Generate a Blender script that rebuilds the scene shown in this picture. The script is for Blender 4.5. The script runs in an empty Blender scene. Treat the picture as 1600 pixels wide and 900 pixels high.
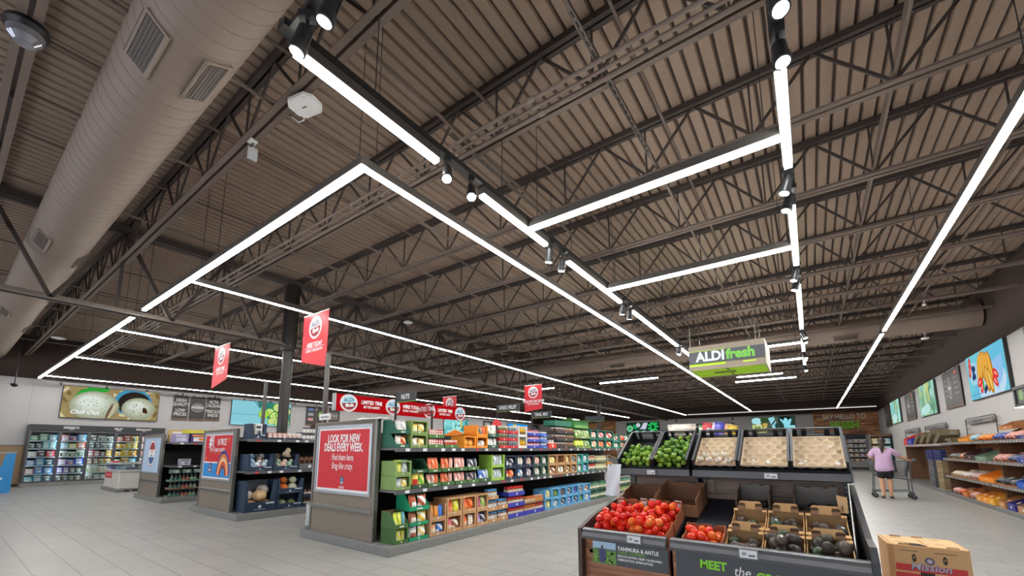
import bpy, math, random
from mathutils import Matrix, Vector
random.seed(7)
PI = math.pi
S = bpy.context.scene
COL = S.collection
# ---------------------------------------------------------------- camera, light, exposure
CAM_H = 1.35
cam_d = bpy.data.cameras.new('camera'); cam = bpy.data.objects.new('camera', cam_d); COL.objects.link(cam)
cam.location = (0, 0, CAM_H)
cam.rotation_euler = (math.radians(90 + 8.355), 0, math.radians(35.65))
cam_d.sensor_width = 36.0
cam_d.lens = 36.0 * 646.0 / 1600.0
cam_d.shift_y = (606.8 - 450.0) / 1600.0
cam_d.clip_start = 0.05; cam_d.clip_end = 200
S.camera = cam
W = bpy.data.worlds.new('world'); S.world = W; W.use_nodes = True
W.node_tree.nodes['Background'].inputs[0].default_value = (0.5, 0.5, 0.5, 1)
W.node_tree.nodes['Background'].inputs[1].default_value = 0.0
STRIP = 42.0          # radiance of the linear ceiling lights
SPOT = 60.0           # radiance of the track spot lenses
FRONT_FILL = 4.2         # radiance of the unseen windows added as fill light from behind the camera
SCREEN = 0.95         # radiance scale of the lit displays
S.view_settings.view_transform = 'Standard'; S.view_settings.look = 'None'
S.view_settings.gamma = 1.0; S.view_settings.use_curve_mapping = False
S.view_settings.exposure = 0.0
try:
    S.cycles.max_bounces = 8; S.cycles.diffuse_bounces = 4; S.cycles.glossy_bounces = 3
    S.cycles.transparent_max_bounces = 12; S.cycles.caustics_reflective = False
    S.cycles.use_denoising = True; S.cycles.sample_clamp_indirect = 6.0
except Exception:
    pass

# ---------------------------------------------------------------- materials
def lin(c):
    r = []
    for x in c[:3]:
        x = x / 255.0
        r.append(x / 12.92 if x <= 0.04045 else ((x + 0.055) / 1.055) ** 2.4)
    return (r[0], r[1], r[2], 1.0)
_M = {}
def mat(c, rough=0.55, metal=0.0, var=0.10, scale=9.0, name=None, em=0.0):
    """plain painted / printed / plastic surface with a little mottling"""
    key = (tuple(c), rough, metal, var, scale, em)
    if key in _M: return _M[key]
    m = bpy.data.materials.new(name or 'surface'); m.use_nodes = True
    nt = m.node_tree; b = nt.nodes['Principled BSDF']
    b.inputs['Roughness'].default_value = rough; b.inputs['Metallic'].default_value = metal
    L = lin(c)
    if em:
        b.inputs['Base Color'].default_value = (0.02, 0.02, 0.02, 1)
        b.inputs['Emission Color'].default_value = L; b.inputs['Emission Strength'].default_value = em
    elif var:
        tc = nt.nodes.new('ShaderNodeTexCoord'); n = nt.nodes.new('ShaderNodeTexNoise')
        n.inputs['Scale'].default_value = scale; n.inputs['Detail'].default_value = 2.0
        nt.links.new(tc.outputs['Object'], n.inputs['Vector'])
        x = nt.nodes.new('ShaderNodeMix'); x.data_type = 'RGBA'
        x.inputs['A'].default_value = tuple(v * (1 - var) for v in L[:3]) + (1,)
        x.inputs['B'].default_value = tuple(min(1, v * (1 + var)) for v in L[:3]) + (1,)
        nt.links.new(n.outputs['Fac'], x.inputs['Factor']); nt.links.new(x.outputs['Result'], b.inputs['Base Color'])
    else:
        b.inputs['Base Color'].default_value = L
    _M[key] = m
    return m
def emis(c, s, name='lamp'):
    key = ('em', tuple(c), s)
    if key in _M: return _M[key]
    m = bpy.data.materials.new(name); m.use_nodes = True; nt = m.node_tree
    nt.nodes.remove(nt.nodes['Principled BSDF']); e = nt.nodes.new('ShaderNodeEmission')
    e.inputs[0].default_value = lin(c); e.inputs[1].default_value = s
    nt.links.new(e.outputs[0], nt.nodes['Material Output'].inputs[0]); _M[key] = m
    return m
def glass(tint=(235, 240, 240), refl=0.10):
    key = ('glass', tint, refl)
    if key in _M: return _M[key]
    m = bpy.data.materials.new('clear_glass'); m.use_nodes = True; nt = m.node_tree
    nt.nodes.remove(nt.nodes['Principled BSDF'])
    t = nt.nodes.new('ShaderNodeBsdfTransparent'); t.inputs[0].default_value = lin(tint)
    g = nt.nodes.new('ShaderNodeBsdfGlossy'); g.inputs['Roughness'].default_value = 0.05
    f = nt.nodes.new('ShaderNodeLayerWeight'); f.inputs[0].default_value = 0.25
    mr = nt.nodes.new('ShaderNodeMath'); mr.operation = 'MULTIPLY_ADD'; mr.inputs[1].default_value = 0.5; mr.inputs[2].default_value = refl * 0.5
    x = nt.nodes.new('ShaderNodeMixShader'); nt.links.new(f.outputs['Fresnel'], mr.inputs[0]); nt.links.new(mr.outputs[0], x.inputs[0])
    nt.links.new(t.outputs[0], x.inputs[1]); nt.links.new(g.outputs[0], x.inputs[2]); nt.links.new(x.outputs[0], nt.nodes['Material Output'].inputs[0])
    _M[key] = m
    return m
def wood(c1, c2, axis='X', scale=6.0, plank=0.0, rough=0.5):
    key = ('wood', c1, c2, axis, scale, plank)
    if key in _M: return _M[key]
    m = bpy.data.materials.new('wood_grain'); m.use_nodes = True; nt = m.node_tree; b = nt.nodes['Principled BSDF']
    tc = nt.nodes.new('ShaderNodeTexCoord'); mp = nt.nodes.new('ShaderNodeMapping')
    s = {'X': (0.35, 6, 9), 'Y': (6, 0.35, 9), 'Z': (6, 6, 0.35)}[axis]
    mp.inputs['Scale'].default_value = s; nt.links.new(tc.outputs['Object'], mp.inputs['Vector'])
    n = nt.nodes.new('ShaderNodeTexNoise'); n.inputs['Scale'].default_value = scale; n.inputs['Detail'].default_value = 5
    nt.links.new(mp.outputs[0], n.inputs['Vector'])
    r = nt.nodes.new('ShaderNodeValToRGB'); r.color_ramp.elements[0].color = lin(c1); r.color_ramp.elements[1].color = lin(c2)
    r.color_ramp.elements[0].position = 0.36; r.color_ramp.elements[1].position = 0.64
    nt.links.new(n.outputs['Fac'], r.inputs[0]); out = r.outputs[0]
    if plank:
        bk = nt.nodes.new('ShaderNodeTexBrick'); m2 = nt.nodes.new('ShaderNodeMapping')
        m2.inputs['Rotation'].default_value = (PI / 2, 0, 0); nt.links.new(tc.outputs['Object'], m2.inputs['Vector'])
        nt.links.new(m2.outputs[0], bk.inputs['Vector']); bk.inputs['Scale'].default_value = 1.0
        bk.inputs['Brick Width'].default_value = plank * 7; bk.inputs['Row Height'].default_value = plank; bk.inputs['Mortar Size'].default_value = 0.004
        bk.inputs['Color1'].default_value = (1.25, 1.2, 1.1, 1); bk.inputs['Color2'].default_value = (0.5, 0.48, 0.46, 1); bk.inputs['Mortar'].default_value = (0.3, 0.3, 0.3, 1)
        x = nt.nodes.new('ShaderNodeMix'); x.data_type = 'RGBA'; x.blend_type = 'MULTIPLY'; x.inputs['Factor'].default_value = 1
        nt.links.new(out, x.inputs['A']); nt.links.new(bk.outputs['Color'], x.inputs['B']); out = x.outputs['Result']
    nt.links.new(out, b.inputs['Base Color']); b.inputs['Roughness'].default_value = rough
    _M[key] = m
    return m
def tile_mat():
    m = bpy.data.materials.new('floor_tiles'); m.use_nodes = True; nt = m.node_tree; b = nt.nodes['Principled BSDF']
    tc = nt.nodes.new('ShaderNodeTexCoord')
    bk = nt.nodes.new('ShaderNodeTexBrick'); bk.offset = 0.5
    bk.inputs['Scale'].default_value = 1.0; bk.inputs['Brick Width'].default_value = 0.62; bk.inputs['Row Height'].default_value = 0.31
    bk.inputs['Mortar Size'].default_value = 0.005; bk.inputs['Mortar Smooth'].default_value = 0.2
    bk.inputs['Color1'].default_value = lin((176, 176, 173)); bk.inputs['Color2'].default_value = lin((167, 167, 165)); bk.inputs['Mortar'].default_value = lin((112, 111, 108))
    mp = nt.nodes.new('ShaderNodeMapping'); mp.inputs['Location'].default_value = (0.1, 0.12, 0)
    nt.links.new(tc.outputs['Object'], mp.inputs['Vector']); nt.links.new(mp.outputs[0], bk.inputs['Vector'])
    n = nt.nodes.new('ShaderNodeTexNoise'); n.inputs['Scale'].default_value = 1.7; n.inputs['Detail'].default_value = 6
    nt.links.new(tc.outputs['Object'], n.inputs['Vector'])
    r = nt.nodes.new('ShaderNodeValToRGB'); r.color_ramp.elements[0].color = (0.86, 0.86, 0.86, 1); r.color_ramp.elements[1].color = (1, 1, 1, 1)
    nt.links.new(n.outputs['Fac'], r.inputs[0])
    x = nt.nodes.new('ShaderNodeMix'); x.data_type = 'RGBA'; x.blend_type = 'MULTIPLY'; x.inputs['Factor'].default_value = 1
    nt.links.new(bk.outputs['Color'], x.inputs['A']); nt.links.new(r.outputs[0], x.inputs['B']); nt.links.new(x.outputs['Result'], b.inputs['Base Color'])
    b.inputs['Roughness'].default_value = 0.34
    return m

WHITE = mat((238, 238, 236)); PAPER = mat((230, 228, 224)); BLACK = mat((14, 14, 15), 0.4); DARK = mat((38, 39, 42), 0.45)
RAIL = mat((112, 114, 118), 0.32, 0.6); TAG = mat((226, 230, 234)); REDTAG = mat((186, 62, 60)); STEEL = mat((128, 126, 122), 0.35, 0.8)
SHELFG = mat((96, 97, 98), 0.45, 0.3); TAUPE = mat((128, 117, 104), 0.5); KERB = mat((124, 125, 124), 0.5)
KRAFT = mat((182, 140, 96), 0.75, 0, 0.12); KRAFT_D = mat((150, 108, 72), 0.8); KRAFT_L = mat((206, 168, 122), 0.75)
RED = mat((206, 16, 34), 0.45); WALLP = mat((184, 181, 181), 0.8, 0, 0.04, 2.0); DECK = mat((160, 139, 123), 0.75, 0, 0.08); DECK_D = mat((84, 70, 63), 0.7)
JOIST = mat((112, 97, 88), 0.6, 0, 0.1); WEB = mat((66, 56, 52), 0.65); GIRD = mat((122, 112, 104), 0.6); DUCT = mat((136, 119, 108), 0.62, 0, 0.06, 3.0); SOFFIT = mat((62, 48, 42), 0.9)

# ---------------------------------------------------------------- mesh builder
_TXT = {}
def glyphs(s, bold, shear, align):
    key = (s, bold, shear, align)
    if key in _TXT: return _TXT[key]
    c = bpy.data.curves.new('lettering', 'FONT'); c.body = s; c.size = 1.0; c.offset = bold; c.shear = shear
    c.align_x = align; c.align_y = 'CENTER'; c.resolution_u = 3; c.fill_mode = 'FRONT'
    o = bpy.data.objects.new('lettering', c); COL.objects.link(o)
    dg = bpy.context.evaluated_depsgraph_get(); ev = o.evaluated_get(dg); me = ev.to_mesh()
    r = ([tuple(v.co) for v in me.vertices], [tuple(p.vertices) for p in me.polygons])
    ev.to_mesh_clear(); bpy.data.objects.remove(o); bpy.data.curves.remove(c)
    _TXT[key] = r
    return r
class MB:
    def __init__(s): s.v = []; s.f = []; s.mi = []; s.sm = []; s.mats = []; s.X = None
    def add(s, vs, fs, m, smooth=False):
        if m not in s.mats: s.mats.append(m)
        k = s.mats.index(m); o = len(s.v)
        s.v += [tuple(s.X @ Vector(v)) for v in vs] if s.X is not None else list(vs)
        for f in fs: s.f.append(tuple(o + i for i in f)); s.mi.append(k); s.sm.append(smooth)
        return s
    def box(s, x0, y0, z0, x1, y1, z1, m, b=0.0):
        if x0 > x1: x0, x1 = x1, x0
        if y0 > y1: y0, y1 = y1, y0
        if z0 > z1: z0, z1 = z1, z0
        vs = [(x0, y0, z0), (x1, y0, z0), (x1, y1, z0), (x0, y1, z0), (x0, y0, z1), (x1, y0, z1), (x1, y1, z1), (x0, y1, z1)]
        if b:
            b = min(b, (x1 - x0) * .45, (y1 - y0) * .45, (z1 - z0) * .45); P = []; F = []
            for x in (0, 1):
                for y in (0, 1):
                    for z in (0, 1):
                        X, Y, Z = (x0, x1)[x], (y0, y1)[y], (z0, z1)[z]; dx, dy, dz = (b, -b)[x], (b, -b)[y], (b, -b)[z]
                        P += [(X, Y + dy, Z + dz), (X + dx, Y, Z + dz), (X + dx, Y + dy, Z)]
            i = lambda x, y, z, a: ((x * 2 + y) * 2 + z) * 3 + a
            F += [(i(0,0,0,0), i(0,0,1,0), i(0,1,1,0), i(0,1,0,0)), (i(1,0,0,0), i(1,1,0,0), i(1,1,1,0), i(1,0,1,0)),
                  (i(0,0,0,1), i(1,0,0,1), i(1,0,1,1), i(0,0,1,1)), (i(0,1,0,1), i(0,1,1,1), i(1,1,1,1), i(1,1,0,1)),
                  (i(0,0,0,2), i(0,1,0,2), i(1,1,0,2), i(1,0,0,2)), (i(0,0,1,2), i(1,0,1,2), i(1,1,1,2), i(0,1,1,2))]
            for a in (0, 1):
                for c in (0, 1):
                    F += [(i(a,c,0,0), i(a,c,1,0), i(a,c,1,1), i(a,c,0,1)), (i(a,0,c,0), i(a,1,c,0), i(a,1,c,2), i(a,0,c,2)), (i(0,a,c,1), i(1,a,c,1), i(1,a,c,2), i(0,a,c,2))]
                    for e in (0, 1): F.append((i(a,c,e,0), i(a,c,e,1), i(a,c,e,2)))
            return s.add(P, F, m)
        return s.add(vs, [(0, 3, 2, 1), (4, 5, 6, 7), (0, 1, 5, 4), (1, 2, 6, 5), (2, 3, 7, 6), (3, 0, 4, 7)], m)
    def prism(s, pts, a, b, m, plane='YZ'):
        """polygon extruded from a to b along the axis left out of plane"""
        n = len(pts)
        P = {'YZ': lambda p, t: (t, p[0], p[1]), 'XZ': lambda p, t: (p[0], t, p[1]), 'XY': lambda p, t: (p[0], p[1], t)}[plane]
        return s.add([P(p, a) for p in pts] + [P(p, b) for p in pts], [tuple(range(n))[::-1], tuple(range(n, 2 * n))] + [(i, (i + 1) % n, n + (i + 1) % n, n + i) for i in range(n)], m)
    def tube(s, p0, p1, r, m, n=8, r1=None, smooth=True, caps=True):
        p0, p1 = Vector(p0), Vector(p1); d = (p1 - p0).normalized(); r1 = r if r1 is None else r1
        a = d.orthogonal().normalized(); c = d.cross(a)
        vs = []
        for p, q in ((p0, r), (p1, r1)):
            for i in range(n):
                t = 2 * PI * i / n; vs.append(tuple(p + (a * math.cos(t) + c * math.sin(t)) * q))
        s.add(vs, [(i, (i + 1) % n, n + (i + 1) % n, n + i) for i in range(n)], m, smooth)
        if caps: s.add(vs, [tuple(range(n))[::-1], tuple(range(n, 2 * n))], m)
        return s
    def bar(s, p0, p1, w, h, m):
        """square bar between two points"""
        p0, p1 = Vector(p0), Vector(p1); d = (p1 - p0).normalized()
        up = Vector((0, 0, 1)) if abs(d.z) < 0.95 else Vector((0, 1, 0))
        a = d.cross(up).normalized() * (w / 2); c = a.cross(d).normalized() * (h / 2)
        vs = [tuple(p + x) for p in (p0, p1) for x in (-a - c, a - c, a + c, -a + c)]
        return s.add(vs, [(0, 3, 2, 1), (4, 5, 6, 7), (0, 1, 5, 4), (1, 2, 6, 5), (2, 3, 7, 6), (3, 0, 4, 7)], m)
    def path(s, pts, r, m, n=6):
        for a, b in zip(pts, pts[1:]): s.tube(a, b, r, m, n)
        return s
    def lathe(s, prof, n, m, mats=None, c=(0, 0, 0), smooth=True):
        """prof: (r, z) pairs; mats: a material per band"""
        vs = [(c[0] + r * math.cos(2 * PI * i / n), c[1] + r * math.sin(2 * PI * i / n), c[2] + z) for r, z in prof for i in range(n)]
        for k in range(len(prof) - 1):
            s.add(vs[k * n:(k + 2) * n], [(i, (i + 1) % n, n + (i + 1) % n, n + i) for i in range(n)], mats[k] if mats else m, smooth)
        s.add(vs[:n], [tuple(range(n))[::-1]], mats[0] if mats else m); s.add(vs[-n:], [tuple(range(n))], mats[-1] if mats else m)
        return s
    def ball(s, c, r, m, nu=12, nv=8, f=None):
        r = (r, r, r) if not isinstance(r, tuple) else r
        vs = [(c[0], c[1], c[2] - r[2])]
        for j in range(1, nv):
            t = PI * j / nv - PI / 2
            for i in range(nu):
                u = 2 * PI * i / nu; q = f(u, t) if f else 1
                vs.append((c[0] + r[0] * math.cos(t) * math.cos(u) * q, c[1] + r[1] * math.cos(t) * math.sin(u) * q, c[2] + r[2] * math.sin(t)))
        vs.append((c[0], c[1], c[2] + r[2])); e = len(vs) - 1
        fs = [(0, 1 + (i + 1) % nu, 1 + i) for i in range(nu)] + [(e, 1 + (nv - 2) * nu + i, 1 + (nv - 2) * nu + (i + 1) % nu) for i in range(nu)]
        for j in range(nv - 2):
            for i in range(nu): fs.append((1 + j * nu + i, 1 + j * nu + (i + 1) % nu, 1 + (j + 1) * nu + (i + 1) % nu, 1 + (j + 1) * nu + i))
        return s.add(vs, fs, m, True)
    def poly(s, pts, y, m): return s.add([(p[0], y, p[1]) for p in pts], [tuple(range(len(pts)))], m)
    def rect(s, x0, z0, x1, z1, y, m): return s.poly([(x0, z0), (x1, z0), (x1, z1), (x0, z1)], y, m)
    def ell(s, cx, cz, rx, rz, y, m, n=20, a0=0.0, a1=2 * PI, rot=0.0):
        full = a1 - a0 > 6.28; k = n if full else n + 1
        pts = []
        for i in range(k):
            t = a0 + (a1 - a0) * i / n; px, pz = rx * math.cos(t), rz * math.sin(t)
            pts.append((cx + px * math.cos(rot) - pz * math.sin(rot), cz + px * math.sin(rot) + pz * math.cos(rot)))
        return s.poly(pts, y, m)
    def text(s, t, cx, cz, size, m, y=0.0, sx=1.0, bold=0.0, shear=0.0, align='CENTER', slope=0.0):
        vs, fs = glyphs(t, bold, shear, align)
        return s.add([(cx + a * size * sx, y, cz + b * size + a * size * sx * slope) for a, b, _ in vs], fs, m)
    def mesh(s, name):
        me = bpy.data.meshes.new(name); me.from_pydata(s.v, [], s.f)
        for m in s.mats: me.materials.append(m)
        me.polygons.foreach_set('material_index', s.mi); me.polygons.foreach_set('use_smooth', s.sm); me.update()
        return me
    def build(s, name, parent=None, loc=(0, 0, 0), rot=(0, 0, 0)):
        return put(s.mesh(name), name, parent, loc, rot)
def put(me, name, parent=None, loc=(0, 0, 0), rot=(0, 0, 0)):
    o = bpy.data.objects.new(name, me); COL.objects.link(o); o.location = loc; o.rotation_euler = rot
    if parent: o.parent = parent
    return o
def tag(o, label, cat, group=None):
    o['label'] = label; o['category'] = cat
    if group: o['group'] = group
    return o
def thing(name, label, cat, loc=(0, 0, 0), rz=0.0, group=None, rx=0.0):
    o = bpy.data.objects.new(name, None); COL.objects.link(o); o.location = loc; o.rotation_euler = (rx, 0, rz); o.empty_display_size = 0.1
    return tag(o, label, cat, group)
def struct(name, mb, loc=(0, 0, 0)):
    o = mb.build(name, None, loc); o['kind'] = 'structure'
    return o
def dup(o, loc, label=None, rz=None):
    c = o.copy(); COL.objects.link(c); c.location = loc
    if rz is not None: c.rotation_euler = (o.rotation_euler[0], o.rotation_euler[1], rz)
    if label: c['label'] = label
    for ch in o.children:
        d = ch.copy(); COL.objects.link(d); d.parent = c
        for g in ch.children:
            e = g.copy(); COL.objects.link(e); e.parent = d
    return c
ORD = ['first', 'second', 'third', 'fourth', 'fifth', 'sixth', 'seventh', 'eighth', 'ninth', 'tenth', 'eleventh', 'twelfth', 'thirteenth', 'fourteenth', 'fifteenth',
       'sixteenth', 'seventeenth', 'eighteenth', 'nineteenth', 'twentieth', 'twenty-first', 'twenty-second', 'twenty-third', 'twenty-fourth', 'twenty-fifth', 'twenty-sixth', 'twenty-seventh']
# ================================================================ ROOM SHELL
XL, XR, YB, YF, ZC = -23.6, 3.95, 38.3, -7.0, 5.62
ZS = 3.95             # height of the linear lights
struct('floor', MB().box(XL - .2, YF - .2, -0.1, XR + .2, YB + .2, 0.0, tile_mat()))
def wall(name, x0, y0, x1, y1):
    struct(name, MB().box(x0, y0, 0, x1, y1, 4.0, WALLP).box(x0, y0, 4.0, x1, y1, ZC + .1, SOFFIT))
wall('wall_left', XL - .2, YF - .2, XL, YB + .2); wall('wall_right', XR, YF - .2, XR + .2, YB + .2)
wall('wall_back', XL, YB, XR, YB + .2); wall('wall_front', XL, YF - .2, XR, YF)
FILL_PANE = emis((240, 246, 255), FRONT_FILL, 'fill_light_pane')
for i, (a, c) in enumerate([(-22.5, -16.5), (-15.5, -9.5), (-8.5, -2.5), (-1.8, 3.4)]):  # unseen glowing windows, added to brighten surfaces that face the front wall
    b = MB().box(a, YF + .01, .5, c, YF + .02, 3.7, FILL_PANE); n = 4
    for k in range(n + 1): b.box(a + (c - a) * k / n - .03, YF, .5, a + (c - a) * k / n + .03, YF + .07, 3.7, DARK)
    b.box(a - .03, YF, .42, c + .03, YF + .09, .5, DARK).box(a - .03, YF, 3.7, c + .03, YF + .07, 3.78, DARK).box(a, YF, 2.6, c, YF + .06, 2.65, DARK); struct('window_%d' % (i + 1), b)
def deck():
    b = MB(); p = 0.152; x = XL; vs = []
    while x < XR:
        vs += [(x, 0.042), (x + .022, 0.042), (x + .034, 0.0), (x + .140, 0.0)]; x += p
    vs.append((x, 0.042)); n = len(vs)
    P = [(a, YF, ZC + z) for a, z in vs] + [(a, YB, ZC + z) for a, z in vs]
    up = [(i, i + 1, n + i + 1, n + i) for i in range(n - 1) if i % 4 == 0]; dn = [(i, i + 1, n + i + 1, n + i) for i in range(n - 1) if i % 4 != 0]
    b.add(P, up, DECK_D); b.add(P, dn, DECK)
    b.box(XL - .2, YF - .2, ZC + .06, XR + .2, YB + .2, ZC + .2, SOFFIT)
    struct('ceiling', b)
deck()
struct('trim_1', MB().box(XL, YF, 0.02, XL + .012, 2.06, 1.47, mat((158, 132, 98), 0.6)).box(XL, YF, 1.47, XL + .03, 2.06, 1.50, mat((120, 112, 104))))
struct('baseboard_left', MB().box(XL + .012, YF, 0, XL + .03, 2.02, .1, mat((60, 40, 36))))
WOODW = wood((120, 74, 44), (214, 150, 96), 'X', 3.0, 0.13)
struct('trim_2', MB().box(0.27, YB - .04, 2.35, 3.94, YB, 4.1, WOODW))
struct('trim_3', MB().box(-20.5, YB - .04, 0.5, -15.15, YB, 4.1, WOODW))
struct('trim_4', MB().box(XR - .01, 13.45, 0, XR, 13.52, 4.0, mat((110, 106, 104))).box(XL, 1.99, 1.5, XL + .006, 2.0, 4.0, mat((150, 146, 144))))
# soffit edge and a slim ledge where the pale wall meets the dark upper wall
struct('trim_5', MB().box(XL, YF, 3.98, XL + .05, YB, 4.05, SOFFIT)); struct('trim_6', MB().box(XR - .05, YF, 3.98, XR, YB, 4.05, SOFFIT)); struct('trim_7', MB().box(XL, YB - .05, 3.98, XR, YB, 4.05, SOFFIT))

# steel roof joists: two-angle chords and a zig-zag web, one mesh each
def joist():
    b = MB(); x0, x1 = XL, XR; zt, zb = ZC - .005, 4.83
    for s in (-1, 1):
        b.box(x0, s * .012, zt - .075, x1, s * .062, zt, WEB); b.box(x0, s * .016, zb, x1, s * .075, zb + .012, JOIST); b.box(x0, s * .016, zb + .012, x1, s * .024, zb + .06, JOIST)
    n = 23; L = (x1 - x0) / n
    for i in range(n):
        a = x0 + i * L
        b.bar((a, 0, zt - .05), (a + L / 2, 0, zb + .04), .022, .03, WEB); b.bar((a + L / 2, 0, zb + .04), (a + L, 0, zt - .05), .022, .03, WEB)
        b.bar((a + L / 2, 0, zb + .04), (a + L / 2, 0, zt - .05), .02, .02, WEB)
    return b.mesh('joist_beam')
jm = joist()
JY = [0.06 + 1.655 * k for k in range(-3, 23)]
for y in JY:
    o = put(jm, 'joist_beam', None, (0, y, 0)); o['kind'] = 'structure'
# joist girder on the column line, with heavier webs
gb = MB(); GX = -10.3
for s in (-1, 1):
    gb.box(GX + s * .015, YF, 3.86, GX + s * .11, YB, 3.88, GIRD); gb.box(GX + s * .015, YF, 3.86, GX + s * .027, YB, 3.96, GIRD)
    gb.box(GX + s * .015, YF, 5.42, GX + s * .11, YB, 5.54, WEB)
for k in range(-4, 22):
    y = 0.06 + 1.655 * k
    if y + 1.655 > YB: break
    gb.bar((GX, y, 5.45), (GX, y + .83, 3.9), .07, .06, WEB); gb.bar((GX, y + .83, 3.9), (GX, y + 1.655, 5.45), .07, .06, WEB); gb.bar((GX, y, 3.9), (GX, y, 5.45), .05, .05, WEB)
struct('girder_beam', gb)
# thin bridging rods that run across the joists
bb = MB()
for x in (-20.5, -18, -15.4, -12.9, -8.2, -6.1, -4.25, -2.95, -1.3, 0.95, 2.4):
    o = MB().box(x - .014, YF, 4.885, x + .014, YB, 4.91, JOIST).box(x + .11, YF, 5.46, x + .138, YB, 5.485, JOIST).build('bridging_beam'); o['kind'] = 'structure'
# columns
for y in (4.88, 23.4):
    b = MB().lathe([(.118, 0), (.118, 3.72), (.15, 3.74), (.17, 3.80), (.17, 5.42)], 20, mat((36, 32, 30), 0.35)).box(-.2, -.2, 0, .2, .2, .02, DARK)
    o = b.build('column', None, (GX, y, 0)); o['kind'] = 'structure'

# ---------------------------------------------------------------- ducts and conduits
DUCT_S = mat((122, 107, 97), 0.65, 0, 0.06, 3.0)
def duct(label, x0, x1, y, z, r, grilles):
    t = thing('air_duct', label, 'air duct', (x0, y, z))
    b = MB(); x = 0; n = 32; L = x1 - x0
    def ring(xa, ra, xb, rb, m):
        vs = [(q, w * math.cos(2 * PI * k / n), w * math.sin(2 * PI * k / n)) for q, w in ((xa, ra), (xb, rb)) for k in range(n)]
        b.add(vs, [(k, (k + 1) % n, n + (k + 1) % n, n + k) for k in range(n)], m, True)
    while x < L:
        ring(x, r, min(L, x + .172), r, DUCT); ring(min(L, x + .172), r + .0012, min(L, x + .178), r + .0012, DUCT_S); x += .178
    b.build('spiral_pipe', t)
    for gx, ang in grilles:
        g = MB(); g.X = Matrix.Translation((gx - x0, 0, 0)) @ Matrix.Rotation(PI + ang, 4, 'X')
        w, h = .62, .20
        g.box(-w / 2, -h / 2, r - .05, w / 2, h / 2, r + .012, DUCT); g.box(-w / 2 + .03, -h / 2 + .03, r + .01, w / 2 - .03, h / 2 - .03, r + .016, mat((60, 50, 46)))
        for k in range(7): g.box(-w / 2 + .03, -h / 2 + .045 + k * .027, r + .014, w / 2 - .03, -h / 2 + .050 + k * .027, r + .020, DUCT_S)
        g.build('vent_grille', t)
    for sx in range(1, int(L), 3):
        g = MB().box(sx - .012, -.012, r, sx + .012, .012, ZC - z, JOIST)
        for k in range(14):
            a0, a1 = PI * k / 14, PI * (k + 1) / 14
        g.build('hanger_strap', t)
    return t
duct('wide beige spiral air duct running under the deck beside the wide joist rails', -23.5, 3.9, 0.89, 4.90, .365,
     [(-4.15, -.72), (-4.1, .46), (-9.65, -.72), (-10.3, .9), (-15.5, -.65), (-17.5, .95)])
duct('distant beige air duct crossing above the produce sign, with a slotted grille', -23.5, 3.9, 15.75, 4.88, .33, [(1.1, -.7), (-2.8, -.7), (-6, -.7)])
CONDS = [('thicker conduit pipe nearest the joist in the bundle strapped under the third joist', 3.27, 4.775, .024), ('middle conduit pipe of the bundle strapped under the third joist', 3.17, 4.775, .017), ('outer conduit pipe of the bundle strapped under the third joist', 3.07, 4.775, .02)]
for lab, y, z, r in CONDS:
    b = MB().tube((XL, y, z), (XR, y, z), r, JOIST, 8)
    for x in range(-23, 4, 3): b.tube((x, y, z), (x + .07, y, z), r + .006, GIRD, 8)
    tag(b.build('conduit_pipe'), lab, 'pipe')
for i, (x, y) in enumerate([(-2.95, 3.9), (-1.27, 3.5), (-4.6, 3.6), (-7.2, 3.6)]):
    b = MB().box(x - .02, y - .95, 4.81, x + .02, y + 1.1, 4.815, GIRD).box(x - .02, y - .95, 4.79, x - .016, y + 1.1, 4.82, GIRD).box(x + .016, y - .95, 4.79, x + .02, y + 1.1, 4.82, GIRD)
    for k in range(20): b.box(x - .007, y - .93 + k * .1, 4.809, x + .007, y - .87 + k * .1, 4.811, BLACK)
    tag(b.build('strut_channel'), 'slotted steel strut bracing the conduits, %s one counted from the big track light' % ORD[i], 'bracket')

# ---------------------------------------------------------------- linear lights
LAMP = emis((255, 253, 246), STRIP); HOUS = mat((70, 66, 63), 0.5); LAMP2 = emis((255, 253, 248), STRIP * 1.65)
def linear(label, p0, p1, group=None, hang=True, lamp=None, w=.062, drop=.022):
    """a light bar from p0 to p1 (axis aligned) whose lit face looks down"""
    x0, y0, x1, y1 = p0[0], p0[1], p1[0], p1[1]; t = thing('linear_light', label, 'light', ((x0 + x1) / 2, (y0 + y1) / 2, ZS), 0, group)
    hx, hy = abs(x1 - x0) / 2, abs(y1 - y0) / 2; alongx = hx > hy
    if alongx: hy = w / 2
    else: hx = w / 2
    k = .008
    MB().box(-hx - (0 if alongx else k), -hy - (k if alongx else 0), .012, hx + (0 if alongx else k), hy + (k if alongx else 0), .095, HOUS).build('housing', t)
    MB().box(-hx, -hy, -drop, hx, hy, .0118, lamp or LAMP, .004).build('diffuser', t)
    if hang:
        L = hx if alongx else hy; n = max(2, int(2 * L / 3.31) + 1)
        for i in range(n):
            d = -L + .1 + (2 * L - .2) * i / (n - 1); p = (d, 0) if alongx else (0, d); wy = (y0 + y1) / 2 + p[1]; top = 4.545 if abs(wy - .89) < .38 else (4.56 if abs(wy - 15.75) < .35 else ZC - .004)
            MB().tube((p[0], p[1], .09), (p[0], p[1], top - ZS), .004, DARK, 5).box(p[0] - .03, p[1] - .03, .092, p[0] + .03, p[1] + .03, .105, DARK).build('suspension_wire', t)
    return t
linear('longest light bar, running along the snack shelves from the bright corner', (-3.19, 2.09), (-3.19, 32.6), lamp=LAMP2, w=.052, drop=.012)
linear('crosswise light bar from the bright corner to the girder, in front of the gondola ends', (-3.155, 2.05), (-10.02, 2.05))
linear('crosswise light bar beyond the girder, ending at the freezer wall', (-10.5, 2.05), (-22.9, 2.05))
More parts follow.
